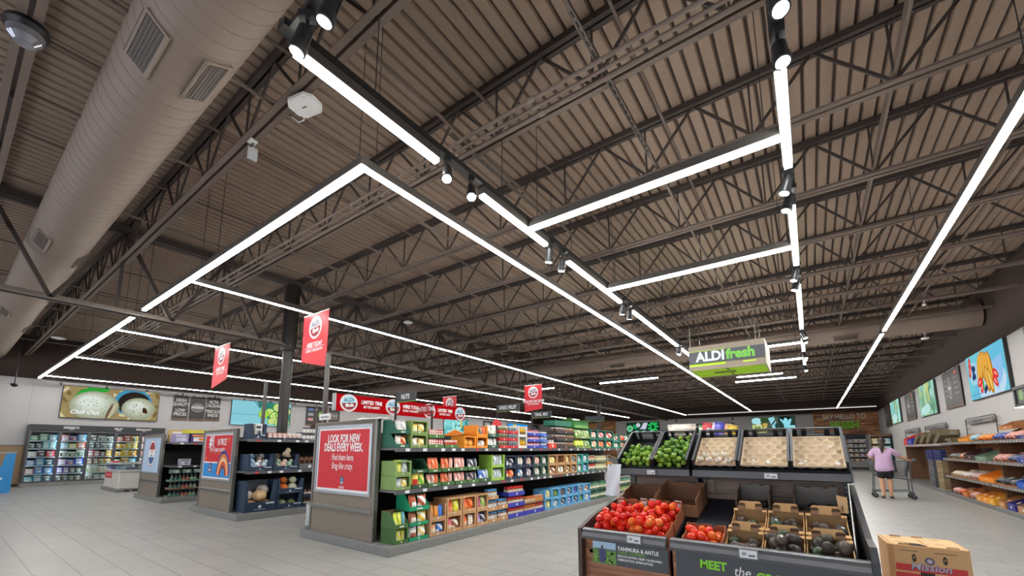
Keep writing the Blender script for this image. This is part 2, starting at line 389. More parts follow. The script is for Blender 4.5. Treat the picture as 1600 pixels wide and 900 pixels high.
for x, lab in ((-7.7, 'light bar over the aisle with the hanging red pennants nearest the snack shelves'), (-12.25, 'light bar over the aisle between the second and third gondolas'), (-16.87, 'light bar over the aisle before the chest freezer'), (-22.1, 'light bar in front of the upright freezers')):
    linear(lab, (x, 2.09), (x, 33.9), lamp=LAMP2, w=.046, drop=.004)
T_SEG = [(1.10, 2.39), (3.02, 4.31), (4.91, 6.89), (7.49, 10.76), (11.16, 13.3), (14.0, 15.6)]
R_SEG = [(3.13, 4.345), (5.13, 6.87), (7.82, 10.74), (11.85, 13.29), (14.1, 15.5)]
TX, RX = -2.556, 0.045
for i, (a, b_) in enumerate(T_SEG): linear('%s lit bar from the camera end of the produce track by the long snack light' % ORD[i], (TX, a), (TX, b_), None, False)
for i, (a, b_) in enumerate(R_SEG): linear('%s lit bar of the produce track on the bakery side' % ORD[i], (RX, a), (RX, b_), None, False)
for i, y in enumerate((3.875, 6.23, 12.2, 14.4)): linear('%s cross bar light joining the two produce tracks' % ORD[i], (TX + .044, y), (RX - .044, y))
for lab, x0, x1, y in (('short distant cross light just below the hanging produce sign', -2.2, -.24, 18.1), ('dim far cross light behind the corner of the produce sign', -2.0, -.6, 16.9), ('distant cross light between the pennants and the produce sign', -6.65, -4.37, 15.3), ('distant cross light partly behind the far red pennant', -10.15, -8.76, 15.3)): linear(lab, (x0, y), (x1, y))
for i, (a, b_) in enumerate([(0.5, 12.05), (12.4, 18.1), (18.5, 25.2), (25.6, 33.2)]): linear('%s light bar of the long line beside the bakery wall' % ORD[i], (1.53, a), (1.53, b_), lamp=LAMP2, w=.056, drop=.012)
linear('thin light bar lighting the far wall, across the whole view', (-7.5, 33.5), (3.45, 33.5), None, True, emis((255, 252, 246), STRIP * .028), .035)
# the black track bodies that carry the produce lights, hung from the joists
for x, lab in ((TX, 'black light track over the produce stand beside the long snack light'), (RX, 'black light track over the produce stand on the bakery side')):
    t = thing('light_track', lab, 'light track', (x, 0, ZS))
    MB().box(-.045, 1.0 if x < -1 else 2.3, .097, .045, 16.3, .15, mat((26, 25, 25), 0.5)).build('track_body', t)
    for y in JY[3:12]: MB().tube((0, y, .15), (0, y, 4.84 - ZS), .005, DARK, 5).build('suspension_wire', t)
LENS = emis((255, 255, 252), SPOT); CAN = mat((42, 44, 47), 0.35, 0.3)
def spot(label, x, y, tilt, turn, dim=False):
    t = thing('track_spotlight', label, 'spotlight', (x, y, ZS), turn)
    MB().box(-.03, -.05, .05, .03, .05, .097, CAN).tube((0, 0, .05), (0, 0, -.005), .012, CAN, 8).build('mount', t)
    b = MB(); b.X = Matrix.Translation((0, 0, -.0)) @ Matrix.Rotation(tilt, 4, 'X')
    b.lathe([(.03, -.005), (.044, -.02), (.046, -.13), (.052, -.135), (.052, -.185), (.042, -.187)], 18, CAN); b.box(-.004, -.05, -.11, .004, -.04, -.03, BLACK); b.build('lamp_can', t)
    l = MB(); l.X = b.X; l.lathe([(.04, -.1885), (.04, -.1895)], 18, LENS); l.build('lens', t)
spots = [(-2.33, 1.06, .28, 2.2), (-2.02, 1.06, .28, 2.2), (TX, 2.52, .5, -2.36), (TX, 2.86, .5, -2.36), (TX, 4.42, .2, 1.2), (TX, 4.75, .2, 1.0), (TX, 7.02, .3, .8), (TX, 7.36, .3, .6), (TX, 10.9, .3, .5), (TX, 11.05, .3, .9)]
for i, (x, y, a, r) in enumerate(spots): spot('%s black spotlight on the short cross track near the duct' % ORD[i] if i < 2 else '%s black spotlight along the produce track by the snack light' % ORD[i - 2], x, y, a, r)
spots = [(RX, 2.55, -.4, .3), (RX, 2.9, -.25, .3), (RX, 4.5, .3, 1.9), (RX, 4.86, .3, 1.9), (RX, 7.05, .3, 1.9), (RX, 7.5, .3, 1.8), (RX, 11.0, -.3, 1.2), (RX, 11.5, -.3, 1.1), (RX, 13.6, -.4, .5), (RX, 13.9, -.4, .3), (RX, 15.8, -.4, .3)]
for i, (x, y, a, r) in enumerate(spots): spot('%s black spotlight along the produce track on the bakery side' % ORD[i], x, y, a, r)
t = thing('light_track', 'short black cross track carrying the first two spotlights near the camera', 'light track', (TX, 1.06, ZS))
MB().box(.046, -.03, .097, 2.55, .03, .14, mat((26, 25, 25), 0.5)).build('track_body', t)
for x in (.6, 1.9): MB().tube((x, 0, .14), (x, 0, 4.58 - ZS), .005, DARK, 5).build('suspension_wire', t)
# slim track with small spots in front of the left wall
t = thing('wall_light_track', 'slim black track above the ice cream screen on the freezer wall', 'light track', (-22.75, 2.1, 3.86))
MB().box(-.02, 0, 0, .02, 22, .03, DARK).build('track_body', t)
for k in range(6): MB().tube((0, .3 + k * 4.2, .03), (0, .3 + k * 4.2, .98), .006, DARK, 5).build('suspension_rod', t)
for k in range(12):
    g = MB().tube((0, .5 + k * 1.25, 0), (0, .5 + k * 1.25, -.03), .015, BLACK, 8).lathe([(.03, -.12), (.04, -.1), (.04, -.05), (.02, -.03)], 10, BLACK, None, (0, .5 + k * 1.25, 0)); g.build('spot_head', t)

# ---------------------------------------------------------------- small ceiling equipment
t = thing('wireless_router', 'white octagonal wireless unit fixed under the joist rails', 'wireless router', (-3.86, 1.80, 4.80), .25)
oc = [(-.16, -.06), (-.10, -.12), (.10, -.12), (.16, -.06), (.16, .06), (.10, .12), (-.10, .12), (-.16, .06)]
MB().prism(oc, -.035, 0.0, WHITE, 'XY').prism([(x * .9, y * .88) for x, y in oc], -.045, -.035, WHITE, 'XY').build('casing', t)
MB().box(-.03, -.012, -.046, .03, .002, -.045, mat((90, 90, 95))).build('status_mark', t)
MB().path([(-.1, .08, -.01), (-.16, .13, -.03), (-.24, .14, -.02), (-.3, .1, .03)], .006, WHITE).build('cable', t)
b = MB().box(-.05, -.04, -.0, .05, .04, .02, WHITE).box(-.09, -.01, -.16, -.07, .09, .0, mat((190, 192, 196))).box(-.07, 0, -.02, 0, .02, 0, STEEL)
tag(b.build('sensor_box', None, (-4.9, 1.74, 4.82)), 'small pale sensor box on the joist beside the wireless unit', 'sensor')
def dome(label, x, y, z, c, r=.07):
    t = thing('ceiling_sensor', label, 'sensor', (x, y, z))
    MB().lathe([(r * .9, 0), (r, -.012), (r, -.03), (r * .55, -.05), (.005, -.055)], 18, c).build('sensor_body', t)
    MB().tube((0, 0, 0), (0, 0, 4.83 - z if z < 4.82 else .01), .006, c, 6).build('stem', t)
dome('round white sensor under a joist beside the end of the beige duct', -18.84, 1.94, 4.80, WHITE, .17)
dome('round white sensor under a joist above the long snack light', -8.65, 7.20, 4.78, WHITE, .12)
dome('pale smoke sensor near the dark bakery wall', 2.9, 16.2, 4.5, WHITE, .09)
dome('small pale sensor by the far bakery lights', 2.45, 13.3, 4.75, WHITE, .04)
t = thing('security_camera', 'black dome security camera with a clear ring beside the duct end', 'security camera', (-5.0, 0.06, 4.83))
MB().lathe([(.13, 0), (.14, -.04), (.12, -.08)], 20, BLACK).build('housing', t); MB().lathe([(.115, -.08), (.10, -.13), (.06, -.17), (.005, -.185)], 20, mat((150, 150, 160), .08, .6)).build('lens_dome', t)
t = thing('pendant_camera', 'black camera dome hanging on a rod by the freezer wall', 'security camera', (-22.2, 1.45, 3.55))
MB().tube((0, 0, .02), (0, 0, ZC - 3.55), .018, DARK, 8).build('rod', t); MB().lathe([(.09, .04), (.1, 0), (.06, -.06), (.01, -.08)], 16, BLACK).build('lens_dome', t)
for i, (x, y) in enumerate([(-4.9, 36.9), (-9.2, 36.9)]):
    t = thing('pendant_camera', 'tiny black camera on a rod before the far wall, %s' % ('beside the growing figure screen' if i == 0 else 'above the dark slogan board'), 'security camera', (x, y, 3.72))
    MB().tube((0, 0, .02), (0, 0, ZC - 3.72), .02, DARK, 6).build('rod', t); MB().lathe([(.07, .04), (.09, 0), (.01, -.1)], 12, BLACK).build('lens_dome', t)
# ================================================================ SCREENS, POSTERS, SIGNS
R90, L90 = PI / 2, -PI / 2
def E(c, k=1.0): return emis(c, SCREEN * k, 'lit_picture')
def blob(b, cx, cz, rx, rz, y, m, n=18, j=.12, rot=0.0, seed=1):
    r = random.Random(seed); pts = []
    for i in range(n):
        t = 2 * PI * i / n; q = 1 + r.uniform(-j, j); px, pz = rx * q * math.cos(t), rz * q * math.sin(t)
        pts.append((cx + px * math.cos(rot) - pz * math.sin(rot), cz + px * math.sin(rot) + pz * math.cos(rot)))
    b.poly(pts, y, m)
def clip_poly(pts, hw, hh):
    """keeps a picture element inside its screen"""
    def cut(P, f, g):
        o = []
        for i in range(len(P)):
            a, c = P[i - 1], P[i]; ia, ic = f(a), f(c)
            if ia != ic: o.append(g(a, c))
            if ic: o.append(c)
        return o
    for s, k in ((1, 0), (-1, 0), (1, 1), (-1, 1)):
        h = (hw, hh)[k]
        pts = cut(pts, lambda p: s * p[k] <= h, lambda a, c: tuple(a[j] + (c[j] - a[j]) * ((s * h - a[k]) / (c[k] - a[k])) for j in (0, 1)))
        if not pts: return pts
    return pts
class Pic(MB):
    """flat picture of coloured shapes, stacked a hair apart, clipped to its frame"""
    def __init__(s, hw, hh, bg): MB.__init__(s); s.hw, s.hh, s.d = hw, hh, 0.0; s.rect(-hw, -hh, hw, hh, 0, bg)
    def poly(s, pts, y, m):
        if abs(y) > 1e-9 or len(s.f):
            pts = clip_poly(pts, s.hw, s.hh); s.d -= .0004; y = s.d
            if len(pts) < 3: return s
        return MB.poly(s, pts, y, m)
def screen(label, loc, rz, w, h, paint, bg, name='digital_screen', cat='screen'):
    t = thing(name, label, cat, loc, rz)
    MB().box(-w / 2 - .02, .004, -h / 2 - .02, w / 2 + .02, .07, h / 2 + .02, DARK, .006).build('casing', t)
    p = Pic(w / 2, h / 2, bg); paint(p); p.build('display', t)
    return t
def p_icecream(p):
    r = random.Random(3)
    for i in range(60): blob(p, r.uniform(-1.5, 1.5), r.uniform(-.62, .62), .16, .07, -1, E([(206, 190, 140), (176, 156, 104), (222, 212, 168), (136, 112, 70)][i % 4], .85), 9, .3, r.uniform(0, 3), i)
    for cx, cz, a in ((-.85, .46, .5), (-.6, .5, -.3), (-.4, .55, .2), (-1.0, .3, .9)): blob(p, cx, cz, .26, .10, -1, E((52, 168, 62), .9), 10, .15, a, int(cx * 100))
    p.ell(.62, .12, .62, .58, -1, E((70, 150, 190), .95)); p.ell(.66, .06, .54, .52, -1, E((50, 44, 40), .8))
    p.ell(-.54, -.14, .74, .60, -1, E((150, 150, 116), .8)); [p.ell(-.55 - k * .018, -.10 + k * .02, .72 - k * .06, .58 - k * .05, -1, E((168 + k * 9, 172 + k * 10, 146 + k * 12), .9)) for k in range(8)]
    [p.ell(.82 - k * .012, -.14 + k * .018, .56 - k * .05, .48 - k * .045, -1, E((164 + k * 9, 168 + k * 10, 140 + k * 12), .9)) for k in range(8)]
    p.ell(-.1, -.3, .05, .34, -1, E((120, 100, 74), .8), 14, 0, 6.3, -.25); p.ell(-.0, -.28, .05, .34, -1, E((206, 196, 160), .9), 14, 0, 6.3, -.3)
    for i in range(110):
        q = r.uniform(0, 6.28); d = r.uniform(.05, .58); c = (-.6, -.06) if i % 2 else (.78, -.1); k = 1 if i % 2 else .75
        blob(p, c[0] + d * math.cos(q) * k, c[1] + d * math.sin(q) * k * .85, r.uniform(.012, .035), r.uniform(.008, .018), -1, E([(110, 92, 64), (150, 136, 104), (226, 232, 214)][i % 3], .85), 7, .3, q, i)
    blob(p, 1.02, -.22, .07, .13, -1, E((72, 46, 30), .8), 9, .3, .3, 5)
    p.d -= .002; p.text('Chill Out', -.82, -.40, .22, E((245, 250, 250), 1.1), p.d, 1, .01, .25)
def p_lime(p):
    bgd = E((150, 214, 224)); p.rect(-1.5, -.08, -.1, -.065, -1, E((70, 130, 140), .7)); p.rect(-1.5, -.6, 1.5, -.5, -1, bgd)
    p.poly([(-.3, .65), (.5, .65), (.3, .15), (.05, .1), (-.2, .35)], -1, E((60, 150, 140), .9))
    for k in range(5): p.poly([(-.42 + k * .12, .62), (-.38 + k * .12, .62), (-.12 + k * .10, .28), (-.16 + k * .1, .28)], -1, E((30, 90, 100), .8))
    p.poly([(.2, .55), (.5, .6), (1.1, .6), (1.5, .4), (1.5, -.5), (1.2, -.65), (.3, -.5)], -1, E((62, 140, 120), .85))
    r = random.Random(9)
    for cx, cz, q in ((.35, .1, .24), (.75, .38, .26), (.62, -.1, .28), (.95, -.05, .3), (.45, -.38, .2), (1.2, .2, .25), (1.15, -.4, .26), (.8, -.45, .2)):
        p.ell(cx, cz, q, q * .9, -1, E((110, 176, 40), .95)); p.ell(cx + .02, cz, q * .84, q * .75, -1, E((226, 236, 170)))
        for k in range(6): p.ell(cx + .02 + q * .42 * math.cos(k * 1.05 + cx), cz + q * .38 * math.sin(k * 1.05 + cx), q * .24, q * .16, -1, E((176, 212, 90)), 8, 0, 6.3, k * 1.05 + cx)
    p.ell(.05, -.02, .25, .25, -1, E((120, 190, 30))); p.ell(.05, -.02, .2, .2, -1, E((190, 226, 80))); p.ell(-.02, .3, .12, .06, -1, E((140, 200, 60)))
def p_croissant(p):
    p.poly([(-1.4, -.62), (1.4, -.5), (1.4, .62), (.2, .62)], -1, E((110, 196, 226))); p.ell(.35, -.35, 1.0, .45, -1, E((196, 224, 244)), 24, 0, 6.3, .1); p.ell(-.9, .1, .42, .32, -1, E((168, 214, 236)))
    p.poly([(.5, .2), (1.25, .3), (1.2, -.2), (.7, -.55)], -1, E((150, 196, 240)))
    for i, (cx, cz, a) in enumerate(((-.42, .14, 1.2), (-.22, .2, 1.3), (0, .16, 1.45), (.2, .1, 1.6), (.42, .1, 1.75))):
        p.ell(cx, cz, .42, .17, -1, E((196, 128, 40), .9), 18, 0, 6.3, a); p.ell(cx - .03, cz + .04, .36, .11, -1, E((236, 178, 76)), 16, 0, 6.3, a)
    for i, (cx, cz, a) in enumerate(((.1, -.18, 1.7), (.3, -.25, 1.9))):
        p.ell(cx, cz, .36, .16, -1, E((206, 140, 48), .9), 18, 0, 6.3, a); p.ell(cx, cz + .02, .28, .09, -1, E((244, 196, 96)), 16, 0, 6.3, a)
    for cx, cz, a in ((-.5, -.2, .4), (-.36, -.34, .9), (.72, -.12, -.5), (.66, -.3, -.8), (-1.1, .38, 1.4), (-1.15, .2, 1.2)): p.ell(cx, cz, .2, .11, -1, E((226, 60, 54)), 14, 0, 6.3, a); p.ell(cx, cz, .1, .04, -1, E((250, 170, 150)), 10, 0, 6.3, a)
    for cx, cz in ((-.86, .1), (-.76, .22), (-.9, .24), (-.78, .0), (-.92, -.02), (-.14, -.46), (-.02, -.4)): p.ell(cx, cz, .085, .085, -1, E((44, 60, 110), .9), 12)
    p.ell(-.2, -.3, .06, .15, -1, E((60, 170, 90)), 12); p.rect(-1.4, -.5, -.1, -.488, -1, E((60, 120, 150), .8))
def p_leaf(seed, cs):
    def f(p):
        r = random.Random(seed)
        for i in range(70): blob(p, r.uniform(-p.hw, p.hw), r.uniform(-p.hh, p.hh), r.uniform(.1, .3), r.uniform(.08, .5), -1, E(cs[i % len(cs)], r.uniform(.75, 1.05)), 9, .3, r.uniform(-.6, .6), i + seed)
        blob(p, p.hw * .35, p.hh * .45, .12, p.hh * .7, -1, E((210, 206, 120)), 10, .2, .1, seed); blob(p, -p.hw * .2, -p.hh * .6, p.hw * .6, .2, -1, E((190, 232, 226)), 12, .3, 0, seed + 1)
    return f
def p_veg(p):
    r = random.Random(5)
    for i in range(40): blob(p, r.uniform(-1.5, 1.4), r.uniform(-.5, .5), .22, .14, -1, E([(20, 60, 40), (40, 90, 60), (14, 30, 24)][i % 3], .7), 9, .3, r.uniform(0, 3), i)
    p.ell(-1.2, .0, .28, .28, -1, E((190, 230, 210))); p.ell(-1.2, 0, .22, .22, -1, E((60, 170, 100))); blob(p, -.7, .15, .22, .24, -1, E((30, 150, 90)), 12, .2)
    p.poly([(-.3, -.05), (-.1, .1), (.1, .5), (.5, .5), (.3, -.1)], -1, E((200, 204, 226))); p.ell(-.4, .3, .2, .2, -1, E((196, 200, 216)))
    for k in range(9): blob(p, .95 + .3 * math.cos(k * .7), .12 + .36 * math.sin(k * .7), .2, .09, -1, E((40, 196, 96)), 8, .2, k * .7, k)
    for k in range(6): p.ell(-.9 + k * .34, -.42 + (k % 2) * .08, .2, .14, -1, E((150, 206, 206), .95), 14)
def p_garden(p):
    r = random.Random(6)
    for i in range(26): blob(p, r.uniform(-1.4, -.3), r.uniform(-.55, 0), .18, .13, -1, E([(190, 206, 130), (210, 220, 170), (206, 170, 80), (120, 140, 60)][i % 4]), 9, .25, r.uniform(0, 3), i)
    p.ell(-1.1, .3, .36, .26, -1, E((170, 226, 232))); blob(p, -.55, .35, .3, .2, -1, E((60, 86, 50), .8)); p.poly([(-.3, .5), (.1, .6), (.35, -.3), (0, -.4), (-.15, .1)], -1, E((150, 210, 224)))
    p.ell(.05, .15, .05, .3, -1, E((40, 70, 60), .7), 12, 0, 6.3, -.6); p.ell(.24, -.1, .12, .2, -1, E((40, 80, 76), .7)); p.rect(.36, -.62, 1.45, .62, -1, E((52, 74, 66), .7))
    p.ell(.85, .36, .44, .26, -1, E((30, 34, 32), .6)); p.ell(.85, .2, .14, .3, -1, E((150, 224, 234))); p.poly([(.45, .4), (.6, .4), (.85, .05), (1.1, .4), (1.25, .4), (1.1, -.1), (1.05, -.62), (.75, -.62), (.7, 0)], -1, E((140, 220, 232)))
    p.poly([(1.05, -.1), (1.45, -.1), (1.45, -.3), (1.05, -.3)], -1, E((150, 226, 236)))
def p_bright(p):
    p.ell(-.5, .2, .5, .4, -1, E((240, 214, 70))); blob(p, .5, -.1, .6, .4, -1, E((236, 244, 248)), 12, .2); blob(p, .3, -.3, .4, .2, -1, E((70, 176, 230)), 10, .3)
TEALP = E((120, 206, 214)); OLIVE = E((92, 84, 52), .7)
screen('lit screen with two scoops of ice cream above the upright freezers', (XL + .075, 4.25, 3.20), R90, 2.94, 1.24, p_icecream, E((172, 152, 106), .8))
screen('lit screen with sliced limes on teal, behind the round column', (XL + .075, 10.08, 3.20), R90, 2.92, 1.25, p_lime, E((140, 206, 220)))
screen('bright blue and yellow screen on the freezer wall far behind the snack shelves', (XL + .075, 33.8, 3.15), R90, 3.4, 1.3, p_bright, E((50, 160, 236)))
screen('pale teal leaf screen on the freezer wall seen past the long red sign', (XL + .075, 25.0, 3.15), R90, 2.9, 1.3, p_leaf(21, [(140, 226, 226), (120, 210, 210), (60, 150, 150), (170, 236, 230)]), E((130, 220, 220)))
screen('lit screen with a croissant and berries high on the bakery wall', (XR - .075, 15.93, 3.34), L90, 2.88, 1.22, p_croissant, E((120, 206, 222)))
screen('lit screen with crumpled pale green leaves on the bakery wall', (XR - .075, 22.85, 3.30), L90, 2.8, 1.24, p_leaf(11, [(150, 196, 160), (120, 170, 140), (186, 214, 160), (170, 220, 210)]), E((140, 190, 170)))
screen('farthest lit leaf screen on the bakery wall, between two dark posters', (XR - .075, 30.4, 3.35), L90, 2.7, 1.2, p_leaf(4, [(150, 216, 206), (176, 196, 120), (120, 190, 190), (170, 226, 220)]), E((150, 210, 200)))
screen('far wall screen showing green leafy vegetables beside the gondola end', (-12.55, YB - .075, 3.25), 0, 3.05, 1.06, p_veg, E((30, 60, 46), .8))
screen('far wall screen showing a growing figure and vegetables above the produce racks', (-2.3, YB - .075, 3.25), 0, 2.85, 1.25, p_garden, E((84, 100, 84), .8))

PBOARD = mat((58, 52, 50), 0.5); PLINE = mat((120, 84, 60), 0.6); PTXT = mat((206, 204, 202)); PBROWN = mat((110, 86, 72), .7)
def poster(label, loc, rz, w, h, draw, base=PBOARD, strip=True):
    t = thing('wall_poster', label, 'poster', loc, rz)
    b = MB().box(-w / 2, .0, -h / 2, w / 2, .025, h / 2, base, .003)
    if strip: b.box(-w / 2, -.001, -h / 2, w / 2, .0, -h / 2 + .09, PBROWN)
    b.build('board', t)
    for dr in (draw if isinstance(draw, list) else [draw]): d = MB(); dr(d, w, h); d.build('lettering', t)
    for s in (-1, 1): MB().box(s * w * .3 - .012, .004, h / 2, s * w * .3 + .012, .02, h / 2 + .09, DARK).build('hanging_clip', t)
    return t
def seal(b, cx, cz, r, y=-.004):
    b.ell(cx, cz, r, r * .78, y, PTXT, 28); b.ell(cx, cz, r * .93, r * .7, y - .001, PBOARD, 28); b.rect(cx - r * .86, cz - r * .14, cx + r * .86, cz + r * .2, y - .002, PTXT)
    b.ell(cx, cz + r * .2, r * .62, r * .34, y - .002, mat((150, 146, 144)), 20, 0, PI); b.ell(cx, cz - r * .16, r * .62, r * .34, y - .002, mat((120, 116, 114)), 20, PI, 2 * PI)
    for k in range(5): b.rect(cx - r * .6 + k * r * .26, cz - r * .03, cx - r * .45 + k * r * .26, cz + r * .1, y - .003, PBOARD)
def lines(*ls):
    def f(b, w, h):
        for s, z, q in ls: b.text(s, 0, z, q, PTXT, -.004, .8, .025)
    return f
poster('dark poster reading high quality low prices beside the ice cream screen', (XL + .05, 6.545, 3.24), R90, .58, 1.13, [lines(('HIGH', .34, .2), ('QUALITY', .16, .2)), lines(('LOW', -.12, .2), ('PRICES', -.3, .2))])
poster('dark poster with a round striped seal, between two worded posters on the freezer wall', (XL + .05, 7.2, 3.24), R90, .6, 1.13, lambda b, w, h: seal(b, 0, .05, .25))
poster('dark poster reading alta calidad precios bajos beside the round seal poster', (XL + .05, 7.84, 3.27), R90, .58, 1.13, [lines(('ALTA', .34, .2), ('CALIDAD', .16, .2)), lines(('PRECIOS', -.12, .2), ('BAJOS', -.3, .2))])
def badges(cols):
    def one(k, c): return lambda b, w, h: b.box(-w * .28, -.004, h * .28 - k * h * .26, w * .28, -.001, h * .42 - k * h * .26, mat(c, .5))
    return [one(k, c) for k, c in enumerate(cols)]
poster('dark poster with blue grey and pink badges behind the first gondola end', (XL + .05, 12.72, 3.25), R90, .56, 1.12, badges([(90, 120, 190), (150, 160, 170), (200, 140, 140)]))
poster('dark poster with a green roundel on the freezer wall behind the grey pole', (XL + .05, 13.4, 3.25), R90, .6, 1.12, lambda b, w, h: b.ell(-.02, .1, .22, .22, -.004, mat((120, 176, 60))))
poster('dark poster with grey worded badge at the freezer wall beside the long red sign', (XL + .05, 14.2, 3.25), R90, .7, 1.12, lambda b, w, h: (b.rect(-.24, -.15, .24, .3, -.004, mat((110, 108, 106))), b.text('QUALITY', 0, .1, .12, PTXT, -.006, .8, .02)))
for i, (y, w) in enumerate(((29.2, 1.5), (37.0, 1.3))):
    poster('dark framed poster with pale panel on the freezer wall %s' % ('past the leaf screen' if i == 0 else 'past the bright blue screen'), (XL + .05, y, 3.25), R90, w, 1.2, lambda b, w, h: (b.rect(-w * .36, -.1, w * .1, .45, -.004, mat((176, 178, 184))), b.ell(w * .25, 0, .16, .26, -.004, PTXT)))
def wallposter(b, w, h):
    b.ell(-w * .12, .05, .2, .36, -.004, PTXT, 26); b.ell(-w * .12, .05, .17, .32, -.005, PBOARD, 26); b.ell(-w * .12, .05, .13, .26, -.006, mat((118, 112, 110)), 24); b.rect(-w * .2, .0, -w * .04, .1, -.007, PTXT)
    for k in range(4): b.rect(-w * .42, .3 - k * .17, -w * .26, .37 - k * .17, -.004, mat((120, 116, 124))); b.rect(w * .14, .3 - k * .17, w * .4, .36 - k * .17, -.004, mat((126, 122, 120)))
    b.rect(w * .2, .42, w * .38, .54, -.004, mat((190, 90, 80))); b.rect(-.006, -h / 2 + .1, .006, h / 2, -.003, BLACK)
for y, w, lab in ((19.3, 2.0, 'dark poster with an oval seal beside the croissant screen'), (26.5, 2.2, 'dark worded poster between the two leaf screens on the bakery wall'), (33.5, 2.0, 'farthest dark poster on the bakery wall')):
    poster(lab, (XR - .05, y, 3.30), L90, w, 1.24, wallposter)
t = thing('slogan_board', 'long dark slogan board on the far wall behind the white bags', 'sign', (-7.4, YB - .06, 3.12))
MB().box(-2.4, 0, -.42, 2.4, .05, .38, mat((52, 52, 52)), .005).build('board', t)
MB().text('Impressively', -.85, .14, .36, mat((226, 226, 226)), -.006, .9, .02).build('lettering', t); MB().text('high quality.', .98, .14, .36, mat((96, 128, 66)), -.006, .9, .02).build('green_lettering', t); MB().text('Daily', 1.2, -.2, .36, mat((200, 200, 200)), -.006, .9, .02).build('lettering', t)
t = thing('wall_lettering', 'big white and green words on the far wooden wall panel', 'sign', (2.07, YB - .045, 3.3))
MB().text('SAY HELLO TO', 0, .36, .47, mat((232, 226, 216), .6), -.03, .78, .018).box(-.95, -.03, .03, .95, 0, .055, mat((220, 210, 196))).build('white_lettering', t)
b = MB(); b.text('FRESH', .012, -.27, .70, mat((80, 110, 20), .6), -.012, .86, .07); b.text('FRESH', 0, -.26, .70, mat((132, 196, 20), .5), -.03, .86, .055);
b.build('green_lettering', t)
t = thing('wall_lettering', 'pale raised letters on the dark wood panel beyond the snack shelves', 'sign', (-17.2, YB - .045, 3.15))
MB().text('ESSENTIALS', -.2, 0, .75, mat((190, 170, 150)), -.02, .72, .01).build('lettering', t)
for lab, x in (('grey aisle marker on the far wall right of the vegetable screen', -9.6), ):
    tag(MB().box(-.9, 0, -.18, .9, .04, .18, mat((120, 112, 108))).rect(-.7, -.07, .7, .07, -.002, mat((90, 84, 80))).build('aisle_marker', None, (x - 1.0, YB - .05, 2.85)), lab, 'sign')
# brand roundel of the red signs
PALE = mat((168, 214, 232), .5); MAROON = mat((150, 30, 40), .5); SW = mat((236, 236, 238), .5)
def roundel(b, cx, cz, r, y, sx=1.0, top=PALE, flip=1):
    q = lambda k: r * k
    b.ell(cx, cz, q(1) * sx, q(1), y, SW, 36); b.ell(cx, cz, q(.93) * sx, q(.93), y - .001, RED, 36); b.ell(cx, cz, q(.9) * sx, q(.9), y - .0015, SW, 36)
    b.ell(cx, cz, q(.80) * sx, q(.80), y - .002, top, 30, .12, PI + .12); b.ell(cx, cz, q(.80) * sx, q(.80), y - .002, MAROON, 30, PI + .12, 2 * PI + .12)
    b.text('ALDI', cx - q(.03) * sx, cz + q(.33), q(.58), mat((50, 60, 90), .5), y - .003, .92 * sx, .015, 0, 'CENTER', .12)
    b.text('finds', cx + q(.08) * sx, cz - q(.26), q(.55), SW, y - .003, .9 * sx, .05, 0, 'CENTER', .12)
def pennant(label, loc, w, h, drop, l1, l2):
    """hanging red banner with a slanted lower edge; drop is how much lower the +x corner hangs"""
    t = thing('hanging_banner', label, 'banner', loc)
    zl, zr = (-h, -h - drop) if drop > 0 else (-h + drop, -h)
    MB().prism([(-w / 2, zl), (w / 2, zr), (w / 2, 0), (-w / 2, 0)], -.004, .004, mat((214, 38, 52), .5), 'XZ').build('panel', t)
    for s in (-1, 1):
        b = MB(); b.X = Matrix.Rotation(0 if s < 0 else PI, 4, 'Z')
        roundel(b, 0, -h * .31, h * .245, -.006, 1, mat((206, 196, 200), .5)); b.text(l1, 0, -h * .68, h * .13, SW, -.006, .74, .035, .1); b.text(l2, 0, -h * .8, h * .085, SW, -.006, .8, .03, .1); b.rect(-w * .4, -h * .742, w * .4, -h * .735, -.006, SW)
        b.build('printing', t)
    MB().box(-w / 2, -.008, -.012, w / 2, .008, .008, SW).build('top_rail', t)
    for s in (-1, 1): MB().tube((s * w * .35, 0, .005), (s * w * .35, 0, 4.83 - loc[2]), .0025, DARK, 5).build('hanging_wire', t)
def jy(y): return min(JY, key=lambda v: abs(v - y))
pennant('large red pennant with the white roundel reading here today, nearest the snack shelves', (-7.265, 3.90, 3.85), .855, .88, .18, 'HERE TODAY', 'GONE TOMORROW!')
pennant('red pennant reading limited time over the aisle behind the second gondola end', (-11.535, 3.90, 3.87), .89, .87, -.17, 'LIMITED TIME', 'BETTER HURRY!')
pennant('distant red pennant hanging above the dried fruit and trail mix markers', (-7.7, 12.0, 3.56), .72, .84, -.10, 'LOOK FOR THIS WEEK\'S', 'HOT NEW DEALS!')
pennant('small far red pennant peeking over the long red sign', (-11.7, 12.0, 3.45), .75, .84, -.1, 'LIMITED TIME', 'BETTER HURRY!')
t = thing('long_red_sign', 'long red lit sign with repeating pale roundels floating over the snack gondola', 'sign', (-5.98, 3.62, 2.085), R90)
LR = emis((214, 24, 34), .62, 'lit_picture')
MB().box(.004, .0, -.132, 2.98, .06, .132, LR).build('sign_face', t); MB().box(-.03, .0, -.135, 0, .065, .135, mat((168, 168, 170), .4)).build('end_cap', t)
b = MB()
for k in range(4): roundel(b, .22 + k * .87, 0, .14, -.004, 1.12, mat((170, 220, 240), .5))
for k, (a, c) in enumerate((('LIMITED TIME', 'BETTER HURRY!'), ('HERE TODAY', 'GONE TOMORROW!'), ('LIMITED TIME', 'BETTER HURRY!'))): b.text(a, .65 + k * .87, .03, .085, SW, -.004, .8, .04).text(c, .65 + k * .87, -.045, .055, SW, -.004, .8, .03)
b.build('printing', t)
